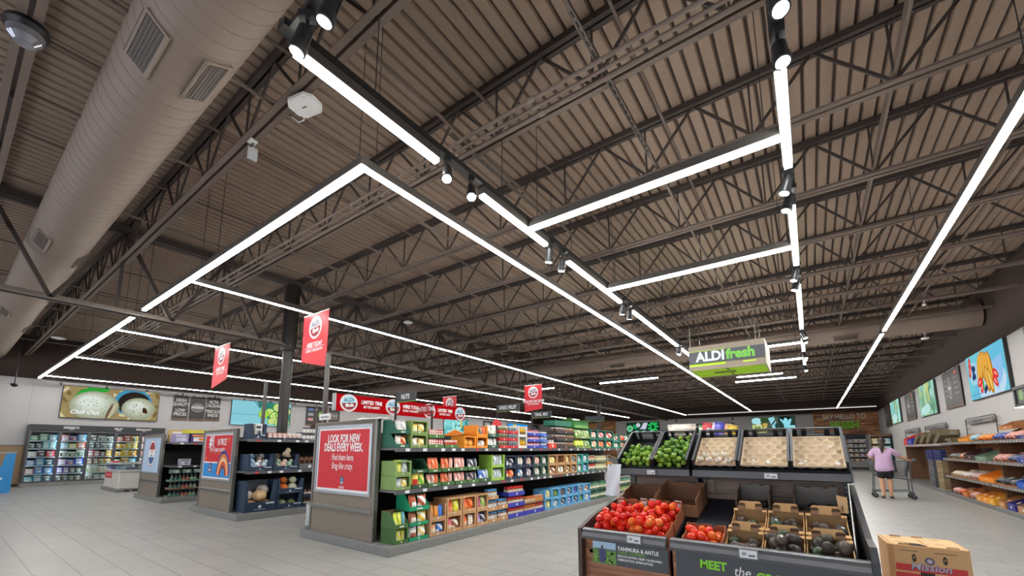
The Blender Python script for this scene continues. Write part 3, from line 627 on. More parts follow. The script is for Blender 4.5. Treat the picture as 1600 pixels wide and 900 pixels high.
for x in (.4, 2.6): MB().tube((x, .03, .13), (x, .03, 4.83 - 2.085), .003, DARK, 5).build('hanging_wire', t)
def flag(label, y, text, x1=-5.02, red=False, zt=2.27, base=1.38, x0=-5.5):
    t = thing('aisle_marker', label, 'sign', (x0, y, base)); w = x1 - x0; H = zt - base
    MB().box(-.013, -.013, 0, .013, .013, H, BLACK).build('post', t)
    MB().box(0.015, -.012, H - .16, w, .012, H - .005, mat((178, 40, 44), .5) if red else mat((52, 56, 60), .5)).box(.015, -.013, H - .168, w, .013, H - .16, mat((150, 176, 60)) if not red else RED).build('plate', t)
    if text: MB().text(text, w / 2, H - .085, .11, SW, -.0135, .72, .02).build('lettering', t)
flag('dark aisle marker reading nuts on a black post over the green cartons', 4.39, 'NUTS')
flag('small red aisle marker reading limited time on a black post by the red tins', 5.2, 'LIMITED TIME', -5.85, True, 2.15)
flag('dark aisle marker reading dried fruit behind the red and white tubs', 7.1, 'DRIED FRUIT', -4.9, False, 2.31)
flag('dark aisle marker reading trail mix above the blue tins', 8.5, 'TRAIL MIX', -4.95, False, 2.26)
flag('last dark aisle marker beside the dark green cartons', 11.5, '', -4.9, False, 2.33)
for lab, x, y in (('slim grey power pole standing in the snack gondola behind its end panel', -6.50, 3.74), ('slim grey power pole beside the round column on the second gondola', -10.5, 4.52)):
    t = thing('power_pole', lab, 'pole', (x, y, 1.37 if x > -8 else .116)); zb = 1.37 if x > -8 else .116
    MB().box(-.03, -.03, 0, .03, .03, 2.95 - zb, mat((92, 90, 88), .4)).build('post', t)
    if x > -8: MB().box(-.06, -.05, .45, .26, -.035, .55, PAPER).rect(-.02, .48, .22, .51, -.0505, mat((150, 148, 148))).build('ticket_holder', t)
# hanging produce sign box
t = thing('produce_sign', 'hanging box sign with green open slats reading fresh over the produce stand', 'sign', (-1.235, 9.0, 2.94))
SB = mat((150, 138, 122), .6); LIMEG = mat((190, 240, 26), .5); w, d, h = .672, 1.08, .5
g = MB()
for y in (0, d):
    for x0, x1, z0, z1 in ((-w, -.0, h - .1, h), (0, w, h - .12, h), (-w, 0, .0, .085), (0, w, .0, .13)): g.box(x0, y - .012, z0, x1, y + .012, z1, SB)
    g.box(-w, y - .006, .085, w, y + .006, h - .1, LIMEG)
for x in (-w, w): g.box(x - .012, .012, 0, x + .012, d - .012, h, mat((196, 188, 176), .6))
g.box(.3, -.0135, .085, .52, -.012, .11, LIMEG)
g.build('box_frame', t)
MB().box(-w - .004, -.026, .135, w + .004, -.013, .385, mat((74, 76, 84), .5)).build('name_panel', t)
MB().text('ALDI', -.275, .260, .265, mat((212, 222, 232), .5), -.028, .92, .04).build('white_lettering', t); MB().text('fresh', .262, .266, .268, mat((112, 190, 70), .5), -.028, .92, .045).build('green_lettering', t)
g = MB(); g.box(-w + .012, .012, .02, w - .012, d - .012, .03, LIMEG)
for y in (.35, .72): g.box(-w + .012, y - .02, -.0, w - .012, y + .02, .02, LIMEG)
g.box(-.02, .012, 0, .02, d, .02, mat((120, 150, 30))); g.box(-.3, .4, .012, .1, .62, .02, mat((96, 60, 30))); g.box(-.02, .03, .09, .02, d - .03, .18, LIMEG)
g.build('slat_tray', t)
for y in (.02, d - .02): MB().box(-w, y - .002, .02, w, y + .002, .12, LIMEG).build('green_liner', t)
for x, y in ((-w + .02, .05), (w - .14, .05), (-w + .02, d - .05), (w - .14, d - .05)): MB().tube((x, y, h), (x, y, 4.83 - 2.94), .004, STEEL, 5).box(x - .012, y - .012, h - .01, x + .012, y + .012, h + .03, STEEL).build('hanging_wire', t)
# ================================================================ PRODUCT KIT (mesh data shared by the copies)
_P = {}
def cached(key, name, fn):
    if key not in _P:
        b = MB(); fn(b); _P[key] = b.mesh(name)
    return _P[key]
def c_bag(w, h, t, c1, c2, seed=0):
    def f(b):
        r = random.Random(seed * 31 + 5); nx, nz = 7, 9; k1, k2 = [tuple(min(250, int(v * 1.12 + 6)) for v in q) for q in (c1, c2)]; m1, m2 = mat(k1, .32), mat(k2, .34); crimp = mat(tuple(int(v * .9) for v in c1), .4)
        P = {}
        for s in (-1, 1):
            for i in range(nx):
                for j in range(nz):
                    u, v = i / (nx - 1), j / (nz - 1); d = max(0, math.sin(PI * u)) ** .55 * max(0, math.sin(PI * min(1, v * 1.08))) ** .5 if v < .92 else 0
                    x = (u - .5) * w * (1 - .10 * math.sin(PI * v)); z = v * h; e = r.uniform(-.10, .10) * t * (0 if i in (0, nx - 1) else 1)
                    P[s, i, j] = (x + r.uniform(-.012, .012) * w, s * (t * .5 * d + (e * .5 if d > .2 else 0)), z + (r.uniform(-.01, .01) * h if j else 0))
            if s == 1:
                for i in range(nx):
                    for j in range(nz):
                        if i in (0, nx - 1) or j in (0, nz - 1): P[1, i, j] = P[-1, i, j]
        for s in (-1, 1):
            for i in range(nx - 1):
                for j in range(nz - 1):
                    q = [P[s, i, j], P[s, i + 1, j], P[s, i + 1, j + 1], P[s, i, j + 1]]
                    m = crimp if j >= nz - 2 or j == 0 else (m2 if s < 0 and ((1 <= i <= 4 and 1 <= j <= 3) if seed % 3 == 0 else ((i + j) % 6 < 3 if seed % 3 == 1 else (i >= 3 and j <= 5))) else m1)
                    b.add(q, [(0, 1, 2, 3) if s < 0 else (3, 2, 1, 0)], m, True)
    return cached(('bag', w, h, t, c1, c2, seed), 'snack_bag', f)
def c_jar(r, h, c, lid, lab, name='jar'):
    def f(b):
        B, L, A = mat(c, .2), mat(lid, .35), mat(lab, .5)
        b.lathe([(r * .9, 0), (r, .008), (r, h * .16), (r * 1.01, h * .17), (r * 1.01, h * .66), (r, h * .67), (r * .96, h * .78), (r * .8, h * .81), (r * .9, h * .815), (r * .9, h * .99), (r * .85, h)], 14, B, [B, B, A, A, A, B, B, L, L, L])
    return cached(('jar', r, h, c, lid, lab), name, f)
def c_can(r, h, c, c2):
    def f(b):
        A, B = mat(c, .3), mat(c2, .35); b.lathe([(r * .94, 0), (r, .006), (r, h * .35), (r, h * .36), (r, h * .7), (r, h * .71), (r, h - .006), (r * .94, h)], 14, A, [STEEL, A, B, B, B, A, STEEL])
    return cached(('can', r, h, c, c2), 'tin', f)
def c_tub(r, h, c, lid, lab):
    def f(b):
        A, B, L = mat(c, .3), mat(lab, .4), mat(lid, .35); b.lathe([(r * .8, 0), (r * .86, h * .3), (r * .87, h * .31), (r * .93, h * .7), (r * .94, h * .72), (r * .97, h * .84), (r * 1.04, h * .85), (r * 1.04, h * .97), (r * .97, h)], 14, A, [A, B, B, B, A, L, L, L])
    return cached(('tub', r, h, c, lid, lab), 'snack_tub', f)
def c_bottle(r, h, c, cap, lab):
    def f(b):
        A, B, L = mat(c, .15), mat(lab, .5), mat(cap, .35); b.lathe([(r * .92, 0), (r, .008), (r, h * .15), (r * 1.01, h * .16), (r * 1.01, h * .5), (r, h * .51), (r, h * .62), (r * .45, h * .78), (r * .4, h * .88), (r * .46, h * .885), (r * .46, h * .985), (r * .4, h)], 12, A, [A, A, B, B, B, A, A, A, L, L, L])
    return cached(('bottle', r, h, c, cap, lab), 'bottle', f)
def c_box(w, h, d, c, c2, c3=None):
    """printed folding box: front panel with a picture patch and a title band"""
    def f(b):
        A, B, C3 = mat(c, .45), mat(c2, .45), mat(c3 or PAPER_C, .5)
        b.box(-w / 2, -d / 2, 0, w / 2, d / 2, h, A, min(w, h, d) * .03); e = -d / 2 - .0006
        b.rect(-w * .36, h * .12, w * .36, h * .58, e, B); b.rect(-w * .42, h * .68, w * .30, h * .86, e, C3); b.ell(w * .1, h * .36, w * .2, h * .16, e - .0004, C3, 12)
    return cached(('box', w, h, d, c, c2, c3), 'printed_box', f)
PAPER_C = (232, 230, 224)
def c_carton(w, d, h, col, style, inner=None):
    """shelf-ready cardboard carton, front at y=0 facing -y, origin at the front bottom middle"""
    def f(b):
        A = mat(col, .62, 0, .06, 5.0); I = mat(inner or tuple(int(v * .8) for v in col), .7); t = .006; hw = w / 2; mk = mat((225, 225, 220), .6)
        b.box(-hw, 0, 0, hw, d, t, A); b.box(-hw, d - t, t, hw, d, h, I)
        if style == 'window':
            lip, top, sd = h * .19, h * .09, w * .075
            for s in (-1, 1): b.box(s * hw, 0, t, s * (hw - t), d - t, h, A)
            k = t; b.box(-hw + t, 0, t, hw - t, t, lip, A)
            b.prism([(-hw + t, lip), (-hw + t + sd, lip), (-hw + t + sd * .8, h - top * 1.6), (-hw + t + sd * 1.6, h - top), (hw - t - sd * 1.6, h - top), (hw - t - sd * .8, h - top * 1.6), (hw - t - sd, lip), (hw - t, lip), (hw - t, h), (-hw + t, h)], 0, t, A, 'XZ')
            b.box(-hw + t, t, h - t, hw - t, d - t, h, A)
            b.ell(0, lip * .5, lip * .3, lip * .3, -.0006, mk, 12)
        elif style == 'open':
            lip, sd = h * .22, w * .07
            for s in (-1, 1):
                b.box(s * hw, 0, t, s * (hw - t), d - t, h, A); b.box(s * (hw - t), 0, lip, s * (hw - t - sd), t, h, A)
            b.box(-hw + t, 0, t, hw - t, t, lip, A); b.ell(0, lip * .5, lip * .28, lip * .28, -.0006, mk, 12)
        elif style == 'lip':
            lip = h * .26
            for s in (-1, 1): b.prism([(0, t), (d - t, t), (d - t, h), (d * .42, h), (0, lip)], s * hw, s * (hw - t), A)
            b.box(-hw + t, 0, t, hw - t, t, lip, A); b.rect(-w * .16, lip * .3, w * .16, lip * .62, -.0006, mk)
        elif style == 'tray':
            for s in (-1, 1): b.box(s * hw, 0, t, s * (hw - t), d - t, h, A)
            b.box(-hw + t, 0, t, hw - t, t, h, A); b.ell(0, h * .5, h * .3, h * .3, -.0006, mk, 12)
    return cached(('carton', w, d, h, col, style, inner), 'display_carton', f)
CNAME = {}
def item_mesh(kind, q, w, h, seed):
    """the product mesh for a spec; w is the room each has along the shelf"""
    if kind == 'bag': return c_bag(round(w * .96, 3), round(h, 3), round(min(.10, w * .55), 3), q[0], q[1], seed % 3), 'snack_bag'
    if kind == 'jar': return c_jar(round(w * .46, 3), round(h, 3), q[0], q[1], q[2]), 'jar'
    if kind == 'can': return c_can(round(w * .46, 3), round(h, 3), q[0], q[1]), 'tin'
    if kind == 'tub': return c_tub(round(w * .44, 3), round(h, 3), q[0], q[1], q[2]), 'snack_tub'
    if kind == 'bottle': return c_bottle(round(w * .45, 3), round(h, 3), q[0], q[1], q[2]), 'bottle'
    return c_box(round(w * .92, 3), round(h, 3), round(min(.2, w * .8), 3), q[0], q[1], q[2] if len(q) > 2 else None), 'printed_box'
CATS = {'bag': 'snack bag', 'jar': 'jar', 'can': 'tin', 'tub': 'tub', 'bottle': 'bottle', 'box': 'box'}
def place(M4, me, name, x, y, z, rz=0.0, tilt=0.0, roll=0.0):
    o = bpy.data.objects.new(name, me); COL.objects.link(o)
    o.matrix_world = M4 @ Matrix.Translation((x, y, z)) @ Matrix.Rotation(rz, 4, 'Z') @ Matrix.Rotation(tilt, 4, 'X') @ Matrix.Rotation(roll, 4, 'Y')
    return o
def stack(M4, x0, x1, z, levels, where, colname=None, depth=.30):
    """one stack of cartons between x0 and x1 (along the shelf, front at local y=0). levels: (pitch, style, colour, colour name, items, wall height)
    items: (kind, n, [(colours, words), ...], item height) or None"""
    n = len(levels); r = random.Random(int(x0 * 977) + n)
    for k, L in enumerate(levels):
        pitch, style, col, cname, items = L[:5]; hw = L[5] if len(L) > 5 else (.055 if style == 'tray' else pitch - .004); w = x1 - x0 - .008; cx = (x0 + x1) / 2
        lev = '' if n == 1 else (('lower', 'upper') if n == 2 else ('bottom', 'middle', 'top'))[k] + ' '
        shp = {'window': 'cut-out carton', 'open': 'open-front carton', 'lip': 'low-lipped carton', 'tray': 'tray'}[style]
        o = place(M4, c_carton(round(w, 3), depth, round(hw, 3), col, style, L[6] if len(L) > 6 else None), 'display_tray' if style == 'tray' else 'display_carton', cx, 0, z)
        tag(o, ('%s %s%s, %s' % (cname, lev, shp, where)).strip(), 'tray' if style == 'tray' else 'carton')
        if items:
            kind, cnt, cols, ih = items[:4]; cnt = 2 if (style == 'window' and kind == 'bag' and cnt == 3) else cnt; rows = items[4] if len(items) > 4 else 1; iw = (w - .016 - (w * .09 if style in ('window', 'open') else .006)) / cnt
            for i in range(cnt):
                q, words = cols[(i * len(cols)) // cnt]
                if kind == 'bag':
                    me, nm = item_mesh(kind, q, iw, ih * 1.0, i)
                    for rr in range(rows):
                        a = r.uniform(.10, .30); o = place(M4, me, nm, cx + (i - (cnt - 1) / 2) * iw, .048 + rr * .095 - .0, z + .016, r.uniform(-.2, .2), -a * .55, r.uniform(-.08, .08))
                        tag(o, '%s bag in %s%s %s, %s' % (words, lev, cname, 'tray' if style == 'tray' else 'carton', where), CATS[kind], '%s bags, %s%s, %s' % (words, lev, cname, where))
                else:
                    me, nm = item_mesh(kind, q, iw, ih, i)
                    for rr in range(rows):
                        o = place(M4, me, nm, cx + (i - (cnt - 1) / 2) * iw, .012 + iw * .5 + rr * iw * 1.02 if kind != 'box' else .012 + min(.2, iw * .8) / 2 + rr * (min(.2, iw * .8) + .004), z + .007, r.uniform(-.2, .2) if kind != 'box' else 0)
                        tag(o, '%s %s in %s%s %s, %s' % (words, CATS[kind], lev, cname, 'tray' if style == 'tray' else 'carton', where), CATS[kind], '%s %ss, %s%s, %s' % (words, CATS[kind], lev, cname, where))
        z += pitch
    return z
# colours
GRD, GRL, GRM, LIME_, EMER = (34, 98, 78), (122, 150, 84), (84, 124, 62), (150, 192, 74), (0, 148, 104)
NAVY, KR, BLU, SKY, TEAL_, DKG, ORG, REDC, WHT = (34, 48, 74), (188, 142, 98), (54, 66, 172), (92, 164, 214), (72, 160, 158), (44, 82, 66), (238, 146, 36), (200, 38, 48), (226, 224, 218)
def bags(n, h, *cols, rows=1): return ('bag', n, list(cols), h, rows)

# ================================================================ GONDOLAS
def gondola(label, x0, x1, y0, y1, panel, ptop, shelves, draw, plab):
    """double-sided shelf island; its end panel faces the store front. x0..x1 is the plinth, panel=(xa, xb)"""
    cx = (x0 + x1) / 2; t = thing('shelf_gondola', label, 'shelving', (cx, y0, 0)); hx = (x1 - x0) / 2; L = y1 - y0
    b = MB().box(-hx, 0, 0, hx, L, .115, KERB, .006)
    for s in (-1, 1):
        y = 1.23
        while y < L: b.box(s * hx - .0004, y - .002, .01, s * hx + .0008 * s, y + .002, .113, DARK); y += 1.25
    b.build('plinth', t)
    a, c = panel[0] - cx, panel[1] - cx
    MB().box(a + .02, .07, .115, c - .02, .10, ptop - .02, TAUPE).box(a, .055, .115, a + .035, .125, ptop, STEEL, .004).box(c - .035, .055, .115, c, .125, ptop, STEEL, .004).box(a, .06, ptop - .03, c, .12, ptop, TAUPE, .004).build('end_panel', t)
    MB().box(a + .035, .045, .47, c - .035, .07, .53, STEEL, .006).build('bumper_strip', t)
    fx0, fx1, fz0, fz1 = a + .09, c - .10, .70, ptop - .06
    fr = MB()
    for p in ((fx0, fz0, fx1, fz0 + .035), (fx0, fz1 - .035, fx1, fz1), (fx0, fz0 + .035, fx0 + .035, fz1 - .035), (fx1 - .035, fz0 + .035, fx1, fz1 - .035)): fr.box(p[0], .052, p[1], p[2], .07, p[3], mat((168, 172, 180), .35, .5))
    f = fr.build('poster_frame', t)
    p = MB(); draw(p, (fx0 + fx1) / 2, (fz0 + fz1) / 2, (fx1 - fx0) / 2 - .035, (fz1 - fz0) / 2 - .035); p.build('poster', f, (0, .064, 0))
    MB().box(-.02, .125, .115, .02, L, ptop - .16, mat((26, 26, 27), .7)).build('back_panel', t)
    k = 0.09
    for z, inset in shelves:
        for s in (-1, 1):
            e = s * (hx - inset)
            sh = MB().box(s * .02, .13, z - .03, e - s * .012, L, z, SHELFG).build('shelf', t)
            r = MB().box(e - s * .012, .13, z - .052, e, L, z + .002, RAIL)
            r.build('price_rail', sh)
            if s > 0 and L > 3:
                rr = random.Random(int(z * 100)); y = .3; i = 0
                while y < min(L, 9.5):
                    o = MB().box(e, y, z - .046, e + .003, y + .075, z - .006, REDTAG if rr.random() < .22 else TAG).build('price_ticket', sh); y += rr.uniform(.2, .42)
    return t
def d_deals(p, cx, cz, hw, hh):
    p.rect(cx - hw, cz - hh, cx + hw, cz + hh, 0, SW); q = .035; p.rect(cx - hw + q, cz - hh + q, cx + hw - q, cz + hh - q, -.001, RED)
    y = -.002; p.text('LOOK FOR NEW', cx, cz + hh * .64, .165, SW, y, .66, .03).text('DEALS EVERY WEEK.', cx, cz + hh * .36, .165, SW, y, .66, .03)
    p.text('Find them here.', cx, cz + hh * .05, .135, SW, y, .66, .006, .28).text('Brag like crazy.', cx, cz - hh * .22, .135, SW, y, .66, .006, .28)
    emblem(p, cx + .02, cz - hh * .66, .05, y); p.text('#aldifinds', cx + .02, cz - hh * .87, .045, SW, y, .8, .02)
def emblem(p, cx, cz, s, y):
    p.rect(cx - s, cz - s * 1.2, cx + s, cz + s * 1.2, y, mat((206, 120, 60))); p.rect(cx - s * .86, cz - s * 1.06, cx + s * .86, cz + s * 1.06, y - .001, mat((20, 40, 110)))
    for k in (-1, 0, 1): p.poly([(cx + k * s * .4 - s * .12, cz - s * .2), (cx + k * s * .4 + s * .1, cz - s * .2), (cx + k * s * .2 + s * .1, cz + s * .8), (cx + k * s * .2 - s * .1, cz + s * .8)], y - .002, mat((120, 190, 226)))
    p.rect(cx - s * .6, cz - s * .8, cx + s * .6, cz - s * .4, y - .002, SW)
def d_price(p, cx, cz, hw, hh):
    p.rect(cx - hw, cz - hh, cx + hw, cz + hh, 0, SW); q = .03
    p.rect(cx - hw + q, cz - .12, cx + hw - q, cz + hh - q, -.001, RED); p.rect(cx - hw + q, cz - hh + q, cx + hw - q, cz - .15, -.001, mat((30, 140, 214)))
    y = -.002; p.text('#1', cx - hw * .48, cz + hh * .66, .34, SW, y, .75, .04).text('IN PRICE', cx + hw * .26, cz + hh * .62, .19, SW, y, .62, .02).text('for 10 years running.', cx - .02, cz + hh * .3, .15, SW, y, .62, .01, .15)
    p.rect(cx - hw * .5, cz + hh * .12, cx + hw * .55, cz + hh * .13, y, mat((230, 150, 40)))
    for px, pz in ((hw * .72, hh * .75), (-hw * .82, -hh * .12)): p.poly([(cx + px + .045 * (1 if k % 2 == 0 else .45) * math.sin(k * PI / 5), cz + pz + .06 * (1 if k % 2 == 0 else .45) * math.cos(k * PI / 5)) for k in range(10)], y, mat((240, 150, 30)))
    for k, c in enumerate(((70, 60, 130), (230, 120, 30), (240, 200, 150), (226, 84, 36), (120, 60, 60))):
        r1, r0 = .56 - k * .075, .56 - (k + 1) * .075; A = []; Bq = []
        for i in range(15):
            a = .12 + i * (PI - .25) / 14; A.append((cx + .34 + r1 * .62 * math.cos(a), cz - hh + .03 + r1 * 1.0 * math.sin(a))); Bq.append((cx + .34 + r0 * .62 * math.cos(a), cz - hh + .03 + r0 * 1.0 * math.sin(a)))
        m = mat(c, .5)
        for i in range(14): p.poly([A[i], A[i + 1], Bq[i + 1], Bq[i]], y - .0004 * k, m)
    emblem(p, cx - hw * .45, cz - hh * .52, .085, y)
def d_round(p, cx, cz, hw, hh):
    p.rect(cx - hw, cz - hh, cx + hw, cz + hh, 0, mat((176, 198, 222))); p.ell(cx + .02, cz + .05, .30, .36, -.001, mat((170, 60, 66)), 30); p.ell(cx + .02, cz + .05, .285, .342, -.002, SW, 30); p.ell(cx + .02, cz + .05, .25, .30, -.003, mat((156, 46, 54)), 30, 0, PI); p.ell(cx + .02, cz + .05, .25, .30, -.003, mat((60, 96, 150)), 30, PI, 2 * PI)
    p.rect(cx - .23, cz - .06, cx + .27, cz + .15, -.004, SW); p.text('ALDI', cx + .02, cz + .1, .12, RED, -.005, .8, .02).text('finds', cx + .02, cz - .01, .11, mat((60, 90, 140)), -.005, .8, .02)
G1 = gondola('nearest shelf island with a red poster about new weekly deals on its end', -6.585, -4.42, 3.52, 12.75, (-6.46, -4.86), 1.765, [(1.365, .12), (.80, .10)], d_deals, '')
G2 = gondola('second shelf island with a red and blue rainbow poster on its end', -11.36, -8.90, 3.52, 13.0, (-11.13, -9.42), 1.765, [(1.545, .16), (.91, .12)], d_price, '')
G3 = gondola('third shelf island with a pale blue roundel poster on its end', -15.68, -13.30, 3.52, 13.0, (-15.62, -13.95), 1.74, [(1.52, .14), (.92, .10)], d_round, '')

# ---------------------------------------------------------------- snack side of the nearest gondola
def F(x): return Matrix.Translation((x, 0, 0)) @ Matrix.Rotation(R90, 4, 'Z')   # local x runs along +Y, front faces +X
def run(M4, z, rows, shelfname):
    for i, (a, b_, lv) in enumerate(rows): stack(M4, a, b_, z, lv, '%s stack, %s' % (ORD[i], shelfname))
CREAM, YEL, GREY_, PINK, PURP = ((214, 206, 190), (236, 232, 224)), ((222, 190, 96), (236, 226, 180)), ((170, 172, 172), (206, 208, 208)), ((226, 150, 140), (240, 206, 196)), ((150, 40, 92), (200, 90, 130))
P_ = lambda c, w: (c, w)
y_bag, g_bag, w_bag, o_bag, p_bag, n_bag, b_bag, r_bag, k_bag, lg_bag = P_(YEL, 'yellow'), P_(((190, 206, 60), (226, 222, 120)), 'lime yellow'), P_(CREAM, 'cream'), P_(((222, 92, 50), (236, 150, 110)), 'orange red'), P_(PINK, 'pink and white'), P_(((54, 56, 74), (190, 190, 196)), 'black and white'), P_(((60, 110, 190), (206, 210, 216)), 'blue'), P_(((190, 40, 40), (226, 190, 120)), 'red'), P_(((140, 84, 56), (226, 214, 200)), 'brown'), P_(((160, 172, 180), (206, 214, 220)), 'silver')
def two(h, st, c, n, it0, it1): return [(h, st, c, n, it0), (h, st, c, n, it1)]
TOP = [
 (3.66, 3.89, two(.193, 'lip', GRD, 'dark green', bags(2, .15, w_bag, r_bag), bags(2, .17, P_(GREY_, 'grey')))),
 (3.91, 4.235, two(.193, 'window', GRL, 'pale green', bags(3, .13, w_bag, y_bag), bags(3, .15, y_bag))),
 (4.25, 4.57, [(.148, 'tray', GRM, 'mid green', ('box', 6, [(((226, 160, 150), (232, 206, 200)), 'pink and white'), (((206, 50, 60), (236, 220, 214)), 'red and white')], .115), .05)] * 2),
 (4.59, 4.90, [(.148, 'tray', GRM, 'mid green', ('can', 5, [(((232, 214, 206), (206, 80, 70)), 'white and red'), (((226, 180, 168), (200, 60, 56)), 'pink and red')], .115), .05)]),
 (5.02, 5.315, [(.193, 'window', ORG, 'bright orange', bags(3, .13, P_(((226, 160, 60), (200, 120, 50)), 'amber')))]),
 (5.33, 5.625, [(.193, 'window', ORG, 'bright orange', bags(3, .12, P_(((90, 96, 104), (200, 204, 206)), 'dark'), w_bag)), (.193, 'open', ORG, 'bright orange', bags(3, .16, P_(((50, 120, 120), (206, 120, 70)), 'teal'), o_bag))]),
 (5.64, 5.94, two(.193, 'lip', DKG, 'dark green', bags(3, .16, P_(((206, 206, 200), (226, 226, 222)), 'white')), bags(4, .20, P_(((216, 216, 210), (170, 160, 140)), 'white')))),
 (5.96, 6.25, [(.135, 'tray', REDC, 'red', ('tub', 4, [(((170, 160, 130), (206, 204, 196), (120, 120, 80)), 'clear lidded')], .12), .05)] * 3),
 (6.26, 6.54, [(.135, 'tray', REDC, 'red', ('tub', 4, [(((150, 160, 170), (190, 194, 196), (110, 130, 140)), 'grey lidded')], .12), .05)] * 3),
 (6.56, 6.86, two(.215, 'open', WHT, 'white', ('bottle', 3, [(((220, 176, 40), (226, 196, 60), (206, 150, 30)), 'golden')], .16), ('bottle', 3, [(((220, 176, 40), (226, 196, 60), (120, 84, 40)), 'golden')], .18))),
 (6.89, 7.37, [(.125, 'tray', BLU, 'royal blue', ('can', 6, [(((206, 56, 66), (226, 220, 224)), 'red and white'), (((190, 110, 150), (226, 190, 200)), 'pink')], .105), .055)] * 3),
 (7.39, 7.67, [(.118, 'tray', (70, 100, 180), 'mid blue', ('can', 4, [(((216, 222, 232), (90, 130, 200)), 'white and blue')], .095), .04)] * 3),
 (7.69, 8.03, [(.2, 'tray', (226, 70, 56), 'scarlet', ('bottle', 3, [(((226, 214, 206), (236, 230, 226), (220, 90, 80)), 'white')], .17), .10)]),
 (8.05, 8.90, [(.165, 'tray', (62, 54, 54), 'black', ('tub', 9, [(((150, 130, 120), (206, 200, 200), (120, 96, 84)), 'brown white-lidded'), (((176, 140, 100), (190, 170, 150), (150, 104, 70)), 'tan')], .12, 2), .06)] * 3),
 (8.94, 9.78, [(.24, 'tray', GRL, 'leaf green', ('bag', 5, [g_bag, P_(((110, 140, 80), (190, 196, 150)), 'sage green')], .19), .07), (.24, 'lip', GRL, 'leaf green', bags(5, .2, P_(((120, 150, 84), (190, 200, 150)), 'sage green')))]),
 (9.80, 10.21, two(.24, 'window', (28, 110, 92), 'bottle green', bags(3, .19, P_(((206, 150, 110), (226, 206, 190)), 'peach')), bags(3, .19, p_bag))),
 (10.23, 10.71, two(.24, 'window', (28, 110, 92), 'bottle green', bags(3, .19, o_bag), bags(3, .19, P_(((200, 90, 90), (230, 190, 190)), 'rose')))),
 (10.73, 11.26, two(.24, 'window', (28, 110, 92), 'bottle green', bags(3, .19, r_bag), bags(3, .19, P_(((190, 60, 60), (226, 214, 206)), 'red white')))),
 (11.28, 11.72, two(.2, 'window', (50, 140, 130), 'teal', bags(3, .16, w_bag), bags(3, .16, k_bag))),
 (11.74, 12.6, two(.2, 'open', DKG, 'dark green', bags(5, .17, k_bag), bags(5, .17, r_bag, P_(((110, 140, 120), (190, 196, 190)), 'grey green')))),
]
run(F(-4.55), 1.369, TOP, 'top snack shelf')
